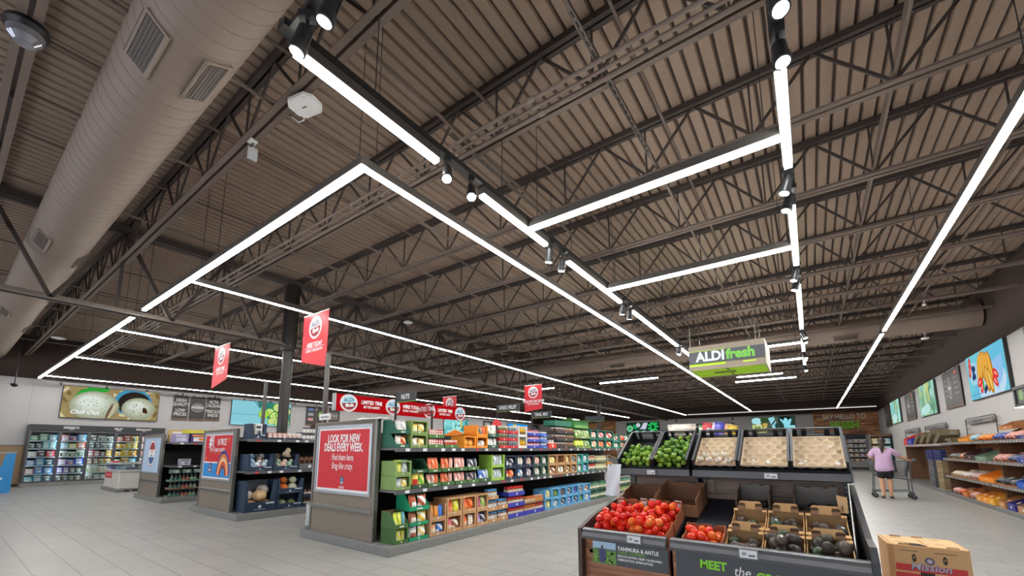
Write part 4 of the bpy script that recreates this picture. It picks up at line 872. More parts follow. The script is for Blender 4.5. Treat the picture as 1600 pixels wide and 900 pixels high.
MID = [
 (3.66, 3.945, two(.194, 'window', (128, 158, 92), 'soft green', bags(3, .14, lg_bag, y_bag), bags(3, .19, g_bag, lg_bag))),
 (3.96, 4.255, [(.21, 'tray', (50, 78, 52), 'dark green', ('bag', 2, [P_(((226, 196, 90), (196, 50, 40)), 'red topped yellow'), P_(((110, 176, 60), (226, 200, 110)), 'green topped yellow')], .22), .05), (.20, 'lip', (34, 84, 54), 'forest green', None)]),
 (4.27, 4.53, two(.205, 'lip', (70, 112, 62), 'mid green', bags(3, .165, p_bag, o_bag), bags(3, .2, o_bag))),
 (4.545, 4.82, two(.205, 'tray', (70, 112, 62), 'mid green', bags(3, .17, o_bag, p_bag), bags(3, .19, o_bag, p_bag))),
 (4.835, 5.11, two(.205, 'tray', (70, 112, 62), 'mid green', bags(3, .17, p_bag), bags(3, .19, p_bag))),
 (5.125, 5.41, two(.205, 'tray', (84, 124, 72), 'sage green', bags(3, .16, P_(((70, 66, 84), (176, 150, 150)), 'mauve'), n_bag), bags(3, .17, n_bag))),
 (5.425, 5.72, [(.205, 'tray', (60, 98, 62), 'mid green', bags(3, .18, b_bag, lg_bag), .06)]),
 (5.735, 6.12, two(.225, 'open', LIME_, 'lime green', bags(4, .18, lg_bag), bags(4, .2, lg_bag))),
 (6.135, 6.485, two(.215, 'window', NAVY, 'navy', bags(3, .16, r_bag, o_bag), bags(3, .16, n_bag))),
 (6.50, 6.79, two(.215, 'window', NAVY, 'navy', bags(3, .16, b_bag, lg_bag), bags(3, .17, w_bag))),
 (6.805, 7.09, two(.215, 'window', (44, 52, 74), 'slate blue', bags(3, .16, P_(((150, 140, 150), (206, 196, 200)), 'mauve')), bags(3, .16, P_(((190, 150, 140), (216, 200, 190)), 'peach')))),
 (7.105, 7.39, two(.215, 'window', (48, 80, 70), 'dark green', bags(3, .16, w_bag), bags(3, .16, p_bag))),
 (7.405, 7.66, two(.215, 'window', (58, 88, 74), 'dark green', bags(3, .17, w_bag), bags(3, .17, P_(((206, 190, 196), (226, 214, 216)), 'pale pink')))),
 (7.68, 8.03, two(.215, 'window', KR, 'kraft', bags(3, .16, k_bag), bags(3, .16, y_bag))),
 (8.05, 8.41, two(.215, 'window', KR, 'kraft', bags(3, .16, w_bag), None)),
 (8.43, 8.69, two(.215, 'window', (196, 150, 100), 'light kraft', bags(3, .16, k_bag), bags(3, .16, y_bag))),
 (8.71, 8.98, two(.215, 'window', (196, 150, 100), 'light kraft', bags(3, .16, n_bag), bags(3, .17, P_(((50, 90, 110), (170, 180, 180)), 'petrol')))),
 (9.0, 9.28, two(.215, 'window', TEAL_, 'teal', bags(2, .16, w_bag), bags(2, .16, lg_bag))),
 (9.30, 9.61, two(.215, 'open', TEAL_, 'teal', bags(2, .16, b_bag), bags(2, .16, lg_bag))),
 (9.63, 10.09, two(.21, 'tray', (50, 100, 96), 'sea green', ('jar', 5, [(((180, 60, 50), (196, 60, 60), (226, 206, 190)), 'red')], .17), ('jar', 5, [(((190, 70, 50), (170, 150, 130), (206, 190, 170)), 'red')], .17))),
 (10.11, 10.80, two(.2, 'tray', (110, 120, 92), 'olive', ('jar', 7, [(((200, 190, 140), (206, 196, 150), (226, 222, 200)), 'cream')], .165), ('jar', 7, [(((190, 180, 120), (190, 190, 160), (226, 220, 190)), 'cream')], .165))),
 (10.84, 11.17, [(.2, 'tray', (226, 150, 40), 'amber', ('bottle', 3, [(((220, 170, 50), (226, 190, 60), (206, 120, 30)), 'golden')], .2), .16)]),
]
run(F(-4.55), .804, MID, 'middle snack shelf')
jb, jr, jo = (((150, 104, 70), (70, 140, 190), (216, 214, 212)), 'blue-lidded'), (((150, 96, 66), (206, 36, 44), (214, 196, 180)), 'red-lidded'), (((170, 100, 60), (216, 120, 50), (206, 176, 150)), 'orange-lidded')
dl = (((70, 120, 96), (60, 110, 90), (222, 216, 190)), 'cream-labelled')
sk = (100, 172, 220)
BOT = [
 (3.66, 3.885, [(.19, 'open', (62, 100, 48), 'grass green', bags(3, .15, P_(((206, 210, 60), (206, 200, 190)), 'lime and grey'))), (.22, 'lip', (70, 108, 56), 'grass green', bags(3, .19, g_bag, P_(((90, 160, 176), (206, 206, 200)), 'aqua')), .215, (150, 120, 90))]),
 (3.90, 4.25, [(.195, 'tray', EMER, 'emerald', bags(2, .17, P_(((190, 190, 190), (150, 84, 56)), 'silver and brown'), P_(((226, 196, 130), (214, 214, 210)), 'gold and silver')), .04), (.195, 'tray', EMER, 'emerald', bags(2, .17, k_bag, P_(((226, 180, 50), (236, 226, 206)), 'gold')), .04), (.24, 'lip', EMER, 'emerald', bags(2, .2, P_(((160, 80, 50), (230, 226, 220)), 'chestnut')), .22)]),
 (4.27, 4.60, [(.215, 'window', (190, 146, 104), 'kraft', bags(3, .15, P_(((196, 150, 110), (226, 206, 180)), 'tan'), b_bag)), (.225, 'open', (190, 146, 104), 'kraft', bags(3, .18, P_(((226, 140, 30), (190, 130, 80)), 'orange'), P_(((50, 110, 206), (90, 140, 210)), 'bright blue')))]),
 (4.61, 4.945, two(.25, 'window', (196, 152, 108), 'tan', bags(2, .18, P_(((206, 90, 110), (226, 190, 170)), 'raspberry'), k_bag), bags(2, .2, P_(((190, 60, 40), (214, 130, 90)), 'brick red'), P_(((226, 226, 40), (226, 220, 130)), 'bright yellow')))),
 (4.96, 5.28, two(.25, 'window', (196, 152, 108), 'tan', bags(2, .18, P_(((216, 96, 50), (226, 190, 150)), 'orange brown'), w_bag), bags(2, .2, P_(((226, 90, 30), (226, 130, 70)), 'vivid orange')))),
 (5.295, 5.59, two(.25, 'window', (196, 152, 108), 'tan', bags(2, .17, P_(((150, 110, 190), (190, 170, 206)), 'violet'), n_bag), bags(2, .2, P_(((170, 30, 100), (190, 90, 120)), 'magenta'), P_(((120, 176, 60), (200, 190, 160)), 'green')))),
 (5.60, 5.875, [(.19, 'tray', (190, 146, 104), 'kraft', ('jar', 4, [jb], .16, 2), .06)] * 3),
 (5.885, 6.16, [(.19, 'tray', (190, 146, 104), 'kraft', ('jar', 4, [jb], .16, 2), .08)] * 2),
 (6.175, 6.69, [(.19, 'tray', (52, 60, 168), 'royal blue', ('jar', 7, [jr], .16, 2), .075)] * 3),
 (6.70, 7.41, [(.19, 'tray', (52, 60, 168), 'royal blue', ('jar', 9, [jo, jr], .16, 2), .075), (.16, 'tray', (120, 84, 60), 'brown', ('jar', 9, [jo, (((190, 120, 70), (200, 170, 150), (206, 140, 80)), 'tan-lidded')], .13), .03)]),
 (7.43, 7.715, two(.205, 'open', sk, 'sky blue', bags(2, .16, P_(((206, 196, 140), (190, 190, 120)), 'straw')), bags(2, .16, P_(((180, 180, 110), (200, 190, 140)), 'straw')))),
 (7.735, 8.03, two(.205, 'window', sk, 'sky blue', bags(2, .15, lg_bag), bags(2, .16, P_(((110, 170, 70), (120, 100, 70)), 'green')))),
 (8.05, 8.345, two(.205, 'window', sk, 'sky blue', bags(2, .15, n_bag), bags(2, .16, P_(((110, 80, 60), (90, 80, 80)), 'dark brown')))),
 (8.365, 8.65, two(.205, 'window', sk, 'sky blue', bags(2, .15, b_bag), bags(2, .16, n_bag))),
 (8.665, 8.94, two(.205, 'window', sk, 'sky blue', bags(2, .15, n_bag), bags(2, .16, P_(((60, 60, 150), (120, 110, 180)), 'indigo')))),
 (8.955, 9.21, two(.205, 'window', sk, 'sky blue', bags(2, .15, P_(((110, 190, 50), (120, 110, 90)), 'lime')), bags(2, .16, k_bag))),
 (9.225, 9.57, two(.205, 'window', sk, 'sky blue', bags(2, .15, lg_bag), bags(2, .16, k_bag))),
 (9.59, 10.19, two(.21, 'tray', (40, 92, 70), 'bottle green', ('bottle', 6, [dl], .2), ('bottle', 6, [dl], .2))),
 (10.21, 10.83, two(.21, 'tray', (40, 92, 70), 'bottle green', ('bottle', 6, [dl], .2), ('bottle', 6, [dl], .2))),
 (10.85, 11.5, two(.21, 'tray', (52, 104, 82), 'bottle green', ('bottle', 6, [(((190, 206, 206), (206, 216, 216), (190, 206, 220)), 'pale blue')], .2), ('bottle', 6, [dl], .2))),
 (11.52, 12.5, two(.21, 'tray', (36, 84, 66), 'bottle green', ('bottle', 8, [(((150, 176, 120), (70, 110, 90), (190, 190, 150)), 'olive')], .2), ('bottle', 8, [dl], .2))),
]
run(F(-4.50), .118, BOT, 'bottom snack shelf')
# loose pieces on top of the cartons
def loose(name, label, cat, mb, loc, rz=0.0): return tag(mb.build(name, None, loc, (0, 0, rz)), label, cat)
loose('carton', 'teal green flat carton lying across the tops of the brown tubs', 'carton', MB().box(-.15, -.42, 0, .15, .36, .12, mat((40, 110, 90), .6), .003), (-4.74, 8.46, 1.868))
b = MB(); G = mat((70, 142, 74), .6); G2_ = mat((120, 170, 90), .6)
b.box(-.16, -.40, 0, .16, .38, .17, G, .004); b.add([(.16, -.40, .17), (.16, .38, .17), (.25, .44, .2), (.24, -.46, .19)], [(0, 1, 2, 3)], G2_); b.add([(-.16, -.4, .17), (.16, -.4, .17), (.14, -.52, .24), (-.14, -.5, .22)], [(0, 1, 2, 3)], G2_)
b.box(.1605, -.35, .02, .1615, .3, .07, G2_)
loose('carton', 'mid green opened box resting on top of the leaf green carton', 'carton', b, (-4.74, 9.35, 1.853))
b = MB(); T = mat((238, 146, 36), .6); TD = mat((206, 116, 24), .6)
b.add([(0, -.14, 0), (.12, -.14, .015), (.10, .14, .05), (-.04, .14, .02)], [(0, 1, 2, 3)], T); b.add([(-.3, -.13, .01), (-.0, -.14, 0), (-.03, .12, .03), (-.26, .12, .12)], [(0, 1, 2, 3)], TD); b.add([(-.3, -.13, .01), (-.26, .12, .12), (-.2, .12, .02)], [(0, 1, 2)], T); b.box(-.3, -.14, -.004, .1, .14, 0, T)
loose('torn_carton', 'torn orange carton lid lying open on the lower orange carton', 'carton', b, (-4.74, 5.16, 1.568), 0)
b = MB(); n = 16; pts = [(-.14, 0)] + [(-.14 + .28 * i / n, .05 + .075 * math.sin(PI * i / n)) for i in range(n + 1)] + [(.14, 0)]
b.prism(pts, -.004, .004, mat(REDC, .5), 'XZ');
o = loose('header_card', 'red arched header card standing on the red trays of tubs', 'sign', b, (-4.72, 6.1, 1.369 + .405), R90)
b = MB(); r = random.Random(2)
pts = [(-.35 + i * .07, r.uniform(-.03, .03)) for i in range(11)]
for i in range(10):
    a, c = pts[i], pts[i + 1]; b.add([(a[0], a[1], 0.0), (c[0], c[1], 0.0), (c[0], c[1] + .1, .012 + r.uniform(0, .03)), (a[0], a[1] + .1, .012 + r.uniform(0, .03))], [(0, 1, 2, 3)], PAPER)
b.box(-.35, -.02, -.002, .35, .08, 0.0, PAPER)
loose('paper_sheet', 'crumpled white paper sheet on top of the nearest end panel', 'paper', b, (-5.08, 3.56, 1.768), .05)
t = thing('snack_bag', 'green and white bag leaning on the plinth beside the nearest end panel', 'snack bag', (-6.53, 3.70, .116), R90 * -1)
put(c_bag(.30, .42, .1, (190, 196, 196), (120, 170, 70), 1), 'bag_body', t)

# ---------------------------------------------------------------- second gondola, the side with plush toys and pumpkins
def ribbed(c, r, n, hz, stem=True):
    def f(b):
        m = mat(c, .5); b.ball((0, 0, r * hz), (r, r, r * hz), m, n * 4, 12, lambda u, t: 1 - .09 * abs(math.cos(u * n / 2)) ** 3 * math.cos(t)); b.tube((0, 0, r * hz * 1.9), (r * .12, 0, r * hz * 2.25), r * .12, mat((110, 120, 70)), 7, r * .08)
    return cached(('pumpkin', c, r, n, hz), 'pumpkin', f)
NV = (30, 52, 76)
M2 = F(-9.06)
def carton2(x0, x1, z, h, d, label, style='open', col=NV, inner=(60, 72, 90)):
    return tag(place(M2, c_carton(round(x1 - x0, 3), d, h, col, style, inner), 'display_carton', (x0 + x1) / 2, 0, z), label, 'carton')
def deep(w, d, h, lip, col=NV):
    """big carton whose front is cut down to a lip in the middle"""
    def f(b):
        A = mat(col, .6, 0, .06, 4.0); t = .007; hw = w / 2; mk = mat((206, 212, 220), .6)
        b.box(-hw, 0, 0, hw, d, t, A); b.box(-hw, d - t, t, hw, d, h, mat((84, 92, 104), .7))
        for s in (-1, 1): b.box(s * hw, 0, t, s * (hw - t), d - t, h, A)
        b.prism([(-hw + t, t), (hw - t, t), (hw - t, h), (hw - t - w * .12, h), (hw - t - w * .2, lip + .02), (hw - t - w * .22, lip), (-hw + t + w * .10, lip), (-hw + t + w * .08, lip + .02), (-hw + t + w * .05, h), (-hw + t, h)], 0, t, A, 'XZ')
        b.ell(-w * .02, lip * .5, lip * .16, lip * .16, -.0006, mk, 16); b.rect(w * .16, lip * .72, w * .44, lip * .9, -.0006, mk); b.rect(-w * .2, lip * .2, w * .16, lip * .24, -.0006, mk)
    return cached(('deep', w, d, h, lip, col), 'display_carton', f)
def bin2(x0, x1, z, h, lip, d, label): return tag(place(M2, deep(round(x1 - x0, 3), d, h, lip), 'display_carton', (x0 + x1) / 2, 0, z), label, 'carton')
bin2(3.70, 4.29, .118, .60, .19, .42, 'large navy carton of white and tan pumpkins on the second gondola floor level')
for x, y, z, r, c, lab in ((3.86, .17, .127, .135, (196, 160, 120), 'beige ribbed pumpkin low in the large navy carton'), (4.14, .18, .127, .135, (186, 150, 110), 'brown pumpkin low in the large navy carton'), (4.02, .155, .315, .14, (204, 172, 130), 'large tan ribbed pumpkin at the front of the large navy carton'), (3.83, .24, .345, .11, (232, 226, 216), 'white pumpkin on the near side of the large navy carton'), (4.13, .30, .42, .125, (234, 228, 218), 'white pumpkin on the far side of the large navy carton')):
    tag(place(M2, ribbed(c, r, 9, .78), 'pumpkin', x, y, z, x * 3, .2 if z > .3 else 0), lab, 'pumpkin')
for k, (z, cs) in enumerate(((.118, [((176, 190, 150), 'pale green striped'), ((120, 140, 90), 'dark green striped')]), (.425, [((222, 112, 34), 'orange'), ((200, 206, 180), 'pale green')]))):
    bin2(4.305, 4.84, z, .30, .11, .34, 'navy carton of %s on the second gondola' % ('green gourds under the orange pumpkin' if k == 0 else 'orange and green pumpkins stacked upon another'))
    for i, (c, w) in enumerate(cs):
        tag(place(M2, ribbed(c, .088 if k == 0 else .10, 8, .95), 'pumpkin', 4.46 + i * .2, .13, z + .012, i, 0), '%s pumpkin in the %s navy pumpkin carton of the pair' % (w, ('lower', 'upper')[k]), 'pumpkin')
        if k: tag(place(M2, ribbed((196, 100, 36) if i == 0 else (190, 200, 170), .075, 8, .9), 'pumpkin', 4.45 + i * .2, .16, z + .205, 1, .4), 'small %s pumpkin lying atop the upper navy pumpkin carton' % ('brown-orange' if i == 0 else 'whitish green'), 'pumpkin')
tag(place(M2, ribbed((232, 120, 50), .14, 9, 1.0), 'pumpkin', 5.42, .14, .42, 0, .2), 'orange pumpkin peeking out beside the nearest end panel', 'pumpkin')
carton2(5.24, 5.6, .118, .30, .32, 'navy carton half hidden behind the nearest end panel', 'tray')
for k in range(2):
    stack(M2, 4.86, 5.22, .118 + k * .2, [(.2, 'tray', NV, 'navy', ('bottle', 4, [(((110, 60, 50), (40, 40, 44), (216, 206, 196)), 'dark red')], .17), .07)], '%s drinks by the pumpkins' % ('floor level' if k == 0 else 'raised'))
# middle shelf: plush toys in two navy cartons, lanterns in a grey tray
def plush(c1, c2, r):
    def f(b):
        m, n = mat(c1, .9, 0, .2, 30), mat(c2, .9); b.ball((0, 0, r * .85), (r, r * .85, r * .85), m, 14, 10); b.ball((0, -r * .4, r * 1.75), r * .62, m, 12, 8)
        for s in (-1, 1): b.ball((s * r * .45, -r * .3, r * 2.25), r * .2, n, 8, 6); b.ball((s * r * .8, -r * .5, r * .75), (r * .28, r * .32, r * .42), m, 8, 6); b.ball((s * r * .5, -r * .75, r * .3), (r * .32, r * .42, r * .3), n, 8, 6); b.ball((s * r * .22, -r * .95, r * 1.85), r * .08, BLACK, 6, 5)
        b.ball((0, -r * .95, r * 1.6), (r * .25, r * .2, r * .18), n, 8, 6)
    return cached(('plush', c1, c2, r), 'plush_toy', f)
bin2(3.70, 4.17, .914, .33, .085, .40, 'navy carton of blue and white plush toys on the second gondola')
bin2(4.185, 4.70, .914, .33, .085, .40, 'navy carton of brown and cream plush toys on the second gondola')
PL = [(3.79, .10, 0, (150, 180, 214), (214, 222, 230), 'pale blue plush toy at the near front of the first toy carton'), (3.92, .12, 0, (214, 222, 226), (200, 60, 46), 'white plush toy with red feet in the first toy carton'), (4.05, .12, 0, (190, 214, 220), (90, 130, 190), 'icy plush toy at the far front of the first toy carton'), (3.84, .29, .1, (120, 160, 206), (206, 214, 224), 'mid blue plush toy heaped at the back of the first toy carton'), (4.03, .29, .1, (170, 160, 150), (206, 200, 190), 'grey plush toy heaped at the back of the first toy carton'),
      (4.30, .12, 0, (170, 190, 160), (226, 214, 190), 'sage plush toy at the near front of the second toy carton'), (4.43, .12, 0, (226, 190, 176), (226, 226, 214), 'pink plush toy in the second toy carton'), (4.56, .12, 0, (150, 190, 170), (226, 176, 50), 'mint plush toy with yellow feet in the second toy carton'), (4.35, .29, .1, (120, 110, 90), (160, 150, 120), 'dark brown plush toy at the back of the second toy carton'), (4.55, .27, .16, (226, 208, 180), (206, 180, 150), 'large cream plush toy on top of the second toy carton')]
for x, y, dz, c1, c2, lab in PL: tag(place(M2, plush(c1, c2, .085 if 'large' in lab else .072), 'plush_toy', x, y, .922 + (dz * 1.55 if dz else .045), x * .2), lab, 'plush toy')
for i in range(2): tag(place(M2, plush(((110, 104, 90), (90, 96, 110))[i], (150, 150, 140), .07), 'plush_toy', 4.24 + i * .13, .50, .914 + 0, .4), 'dark plush toy behind the toy cartons, %s of two' % ('nearer' if i == 0 else 'farther'), 'plush toy')
tag(place(M2, c_carton(.46, .30, .12, (96, 96, 98), 'tray'), 'display_tray', 4.95, 0, .914), 'grey tray of brown wooden lanterns on the second gondola', 'tray')
def lantern(b):
    m, k = mat((116, 76, 54), .6), mat((206, 170, 130), .5)
    b.box(-.05, -.05, 0, .05, .05, .02, m); b.box(-.05, -.05, .19, .05, .05, .215, m); b.prism([(-.05, .215), (.05, .215), (.02, .26), (-.02, .26)], -.03, .03, m, 'XZ')
    for sx in (-1, 1):
        for sy in (-1, 1): b.box(sx * .05, sy * .05, .02, sx * .038, sy * .038, .19, m)
    b.lathe([(.02, 0.02), (.02, .1), (.004, .11)], 8, k)
lm_ = cached('lantern', 'wooden_lantern', lantern)
for i in range(4): tag(place(M2, lm_, 'wooden_lantern', 4.79 + i * .108, .08, .922), 'brown wooden candle lantern in the grey tray beside the toy cartons', 'lantern', 'lanterns in the grey tray')
# top shelf of the second gondola
bin2(3.70, 3.99, 1.549, .31, .10, .34, 'navy carton holding a tall white box on top of the second gondola')
tag(place(M2, c_box(.13, .30, .10, (226, 226, 224), (150, 152, 156), (60, 60, 66)), 'printed_box', 3.86, .09, 1.558), 'tall white printed box standing in the navy carton atop the second gondola', 'box')
tag(place(M2, c_box(.1, .22, .12, (120, 40, 50), (190, 190, 190)), 'printed_box', 3.76, .2, 1.558), 'dark red box behind the tall white box atop the second gondola', 'box')
stack(M2, 4.01, 4.72, 1.549, [(.15, 'tray', (44, 56, 72), 'slate', ('box', 7, [(((206, 140, 130), (226, 206, 196)), 'salmon'), (((226, 214, 206), (190, 90, 70)), 'white')], .13), .04)], 'low row atop second gondola')
stack(M2, 4.74, 5.24, 1.549, [(.14, 'tray', (120, 122, 126), 'grey', ('jar', 6, [(((206, 206, 206), (36, 36, 40), (226, 226, 224)), 'black-lidded white')], .125), .03)] * 2, 'spice rows atop second gondola')
stack(M2, 5.3, 6.3, 1.549, [(.16, 'tray', (90, 84, 80), 'grey brown', ('box', 7, [(((206, 196, 186), (150, 130, 120)), 'beige'), (((226, 226, 224), (90, 84, 84)), 'white')], .13), .04)], 'farther row atop second gondola')
tag(place(M2, cached('pot', 'table_lamp', lambda b: b.lathe([(.10, 0), (.11, .03), (.06, .12), (.012, .14), (.012, .38), (.03, .39)], 12, mat((70, 50, 44), .5))), 'table_lamp', 5.13, .2, 1.549 + .285), 'brown footed stand with thin stem behind the white spice rows', 'stand')

# ---------------------------------------------------------------- third gondola, the side with bottles
M3 = F(-13.44)
tag(place(M3, c_box(.32, .22, .28, (150, 140, 176), (190, 190, 216), (206, 206, 226)), 'printed_box', 3.84, .16, 1.524), 'lilac soft pack at the near end atop the third gondola', 'box')
tag(place(M3, c_box(.42, .24, .24, (64, 40, 110), (230, 226, 230), (236, 150, 60)), 'printed_box', 4.25, .14, 1.524), 'purple and white box atop the third gondola', 'box')
tag(place(M3, c_box(.62, .10, .26, (206, 196, 60), (226, 216, 90), (206, 190, 80)), 'printed_box', 4.22, .16, 1.524 + .242), 'long yellow box lying on the purple box atop the third gondola', 'box')
tag(place(M3, c_box(.3, .34, .3, (196, 166, 106), (210, 190, 140)), 'printed_box', 3.86, .55, 1.524), 'tan carton behind the lilac pack atop the third gondola', 'box')
stack(M3, 4.5, 5.2, 1.524, [(.16, 'tray', (60, 96, 80), 'sea green', ('jar', 6, [(((170, 170, 160), (90, 120, 100), (206, 206, 196)), 'grey')], .14), .05)] * 2, 'jar rows atop third gondola')
tag(place(M3, c_box(.24, .17, .16, (150, 150, 166), (190, 190, 200), (110, 110, 130)), 'printed_box', 3.98, .1, .924), 'lone grey box on the middle shelf of the third gondola', 'box')
tag(place(M3, deep(.40, .34, .30, .12, (36, 50, 140)), 'display_carton', 4.62, 0, .924), 'bright blue carton of cream packs on the third gondola', 'carton')
for i in range(3): tag(place(M3, c_bag(.11, .26, .07, (222, 214, 190), (206, 190, 160), i), 'snack_bag', 4.51 + i * .115, .10, .934, 0, -.12), 'cream pack standing in the bright blue carton', 'snack bag', 'cream packs in the blue carton')
tag(place(M3, c_box(.3, .5, .3, (40, 150, 176), (60, 170, 190)), 'printed_box', 4.95, .25, .924), 'tall teal box beside the blue carton on the third gondola', 'box')
for k, z in enumerate((.118, .318, .518)):
    w3 = ('lowest', 'middle', 'highest')[k]
    stack(M3, 3.68, 4.30, z, [(.19, 'tray', ((96, 110, 104), (120, 96, 80), (90, 120, 104))[k], 'grey green' if k != 1 else 'tan', ('bottle', 7, [(((28, 30, 38), (30, 30, 34), (70, 110, 96)), 'dark'), (((30, 30, 40), (34, 34, 38), (170, 90, 66)), 'dark orange-labelled'), (((28, 34, 36), (30, 30, 34), (130, 160, 130)), 'dark green-labelled')], .185), .045)], '%s drinks row, third gondola' % w3)
    stack(M3, 4.31, 4.72, z, [(.19, 'tray', (70, 50, 76), 'plum', ('bottle', 5, [(((96, 66, 106), (120, 100, 130), (150, 120, 160)), 'purple'), (((190, 176, 186), (206, 196, 206), (170, 150, 166)), 'pale lilac')], .185), .03)], '%s purple row, third gondola' % w3)
for i in range(4): tag(place(M3, c_box(.2, .10, .18, ((90, 116, 108), (96, 120, 112), (60, 100, 92), (120, 116, 120))[i], (130, 150, 144)), 'printed_box', 3.80 + i * .24, .11, .725), '%s grey green multipack lying over the dark bottles' % ORD[i], 'box')
# ================================================================ UPRIGHT FREEZERS (left wall)
FX = -22.80; FY0 = 2.02; DW = .772; ND = 5; FH = 2.245
t = thing('upright_freezer', 'row of tall glass-door freezers under the ice cream screen', 'freezer', (FX, FY0, 0), R90)
FRAME = mat((92, 94, 98), .35, .6); FIN = mat((64, 66, 70), .5); L = ND * DW
MB().box(0, 0.0, 0, L, .78, .14, mat((150, 148, 144), .5)).box(0, .72, .14, L, .78, FH, FIN).box(0, .03, .14, .03, .72, FH, FIN).box(L - .03, .03, .14, L, .72, FH, FIN).box(0.03, .03, 2.0, L - .03, .72, FH - .01, FIN).build('cabinet_body', t)
h = MB().box(0, -.03, 2.03, L, .03, FH, mat((50, 52, 56), .4), .005).build('header', t)
b = MB()
for s, x in (('DESSERTS', 1.03), ('FRUIT', 2.36), ('BREAKFAST', 3.15)): b.text(s, x, 2.15, .10, SW, -.032, .95, .03)
for s, x in (('DESSERTS', 1.03), ('FRUIT', 2.36), ('BREAKFAST', 3.15)): b.rect(x - .06, 2.075, x + .08, 2.09, -.032, SW)
b.build('lettering', h)
LED = emis((235, 245, 255), 22.0)
SHZ = [.17, .46, .76, 1.07, 1.37, 1.66]
for z in SHZ:
    sh = MB().box(.03, .10, z - .02, L - .03, .70, z, mat((150, 156, 162), .4, .4)).box(.03, .085, z - .035, L - .03, .10, z + .005, mat((196, 204, 210), .4)).build('shelf', t)
for i in range(ND):
    x0, x1 = i * DW, (i + 1) * DW
    d = MB()
    for p in ((x0 + .004, .15, x0 + .05, 2.02), (x1 - .05, .15, x1 - .004, 2.02), (x0 + .05, .15, x1 - .05, .20), (x0 + .05, 1.97, x1 - .05, 2.02)): d.box(p[0], -.02, p[1], p[2], .02, p[3], FRAME, .004)
    dr = d.build('door', t)
    MB().box(x0 + .05, -.004, .20, x1 - .05, .004, 1.97, glass((236, 242, 242), .06)).build('glass', dr)
    hx = x1 - .025 if i % 2 else x0 + .03
    MB().box(hx - .01, -.06, .8, hx + .01, -.045, 1.3, FRAME, .003).box(hx - .008, -.046, .82, hx + .008, -.02, .84, FRAME).box(hx - .008, -.046, 1.26, hx + .008, -.02, 1.28, FRAME).build('handle', dr)
for i in range(1, ND): MB().box(i * DW - .01, -.012, .15, i * DW + .01, .024, 2.02, FIN).build('mullion', t)
for i in range(ND + 1): MB().box(max(.032, i * DW - .016), .028, .22, min(L - .032, i * DW + .016), .036, 1.95, LED).build('light_tube', t)
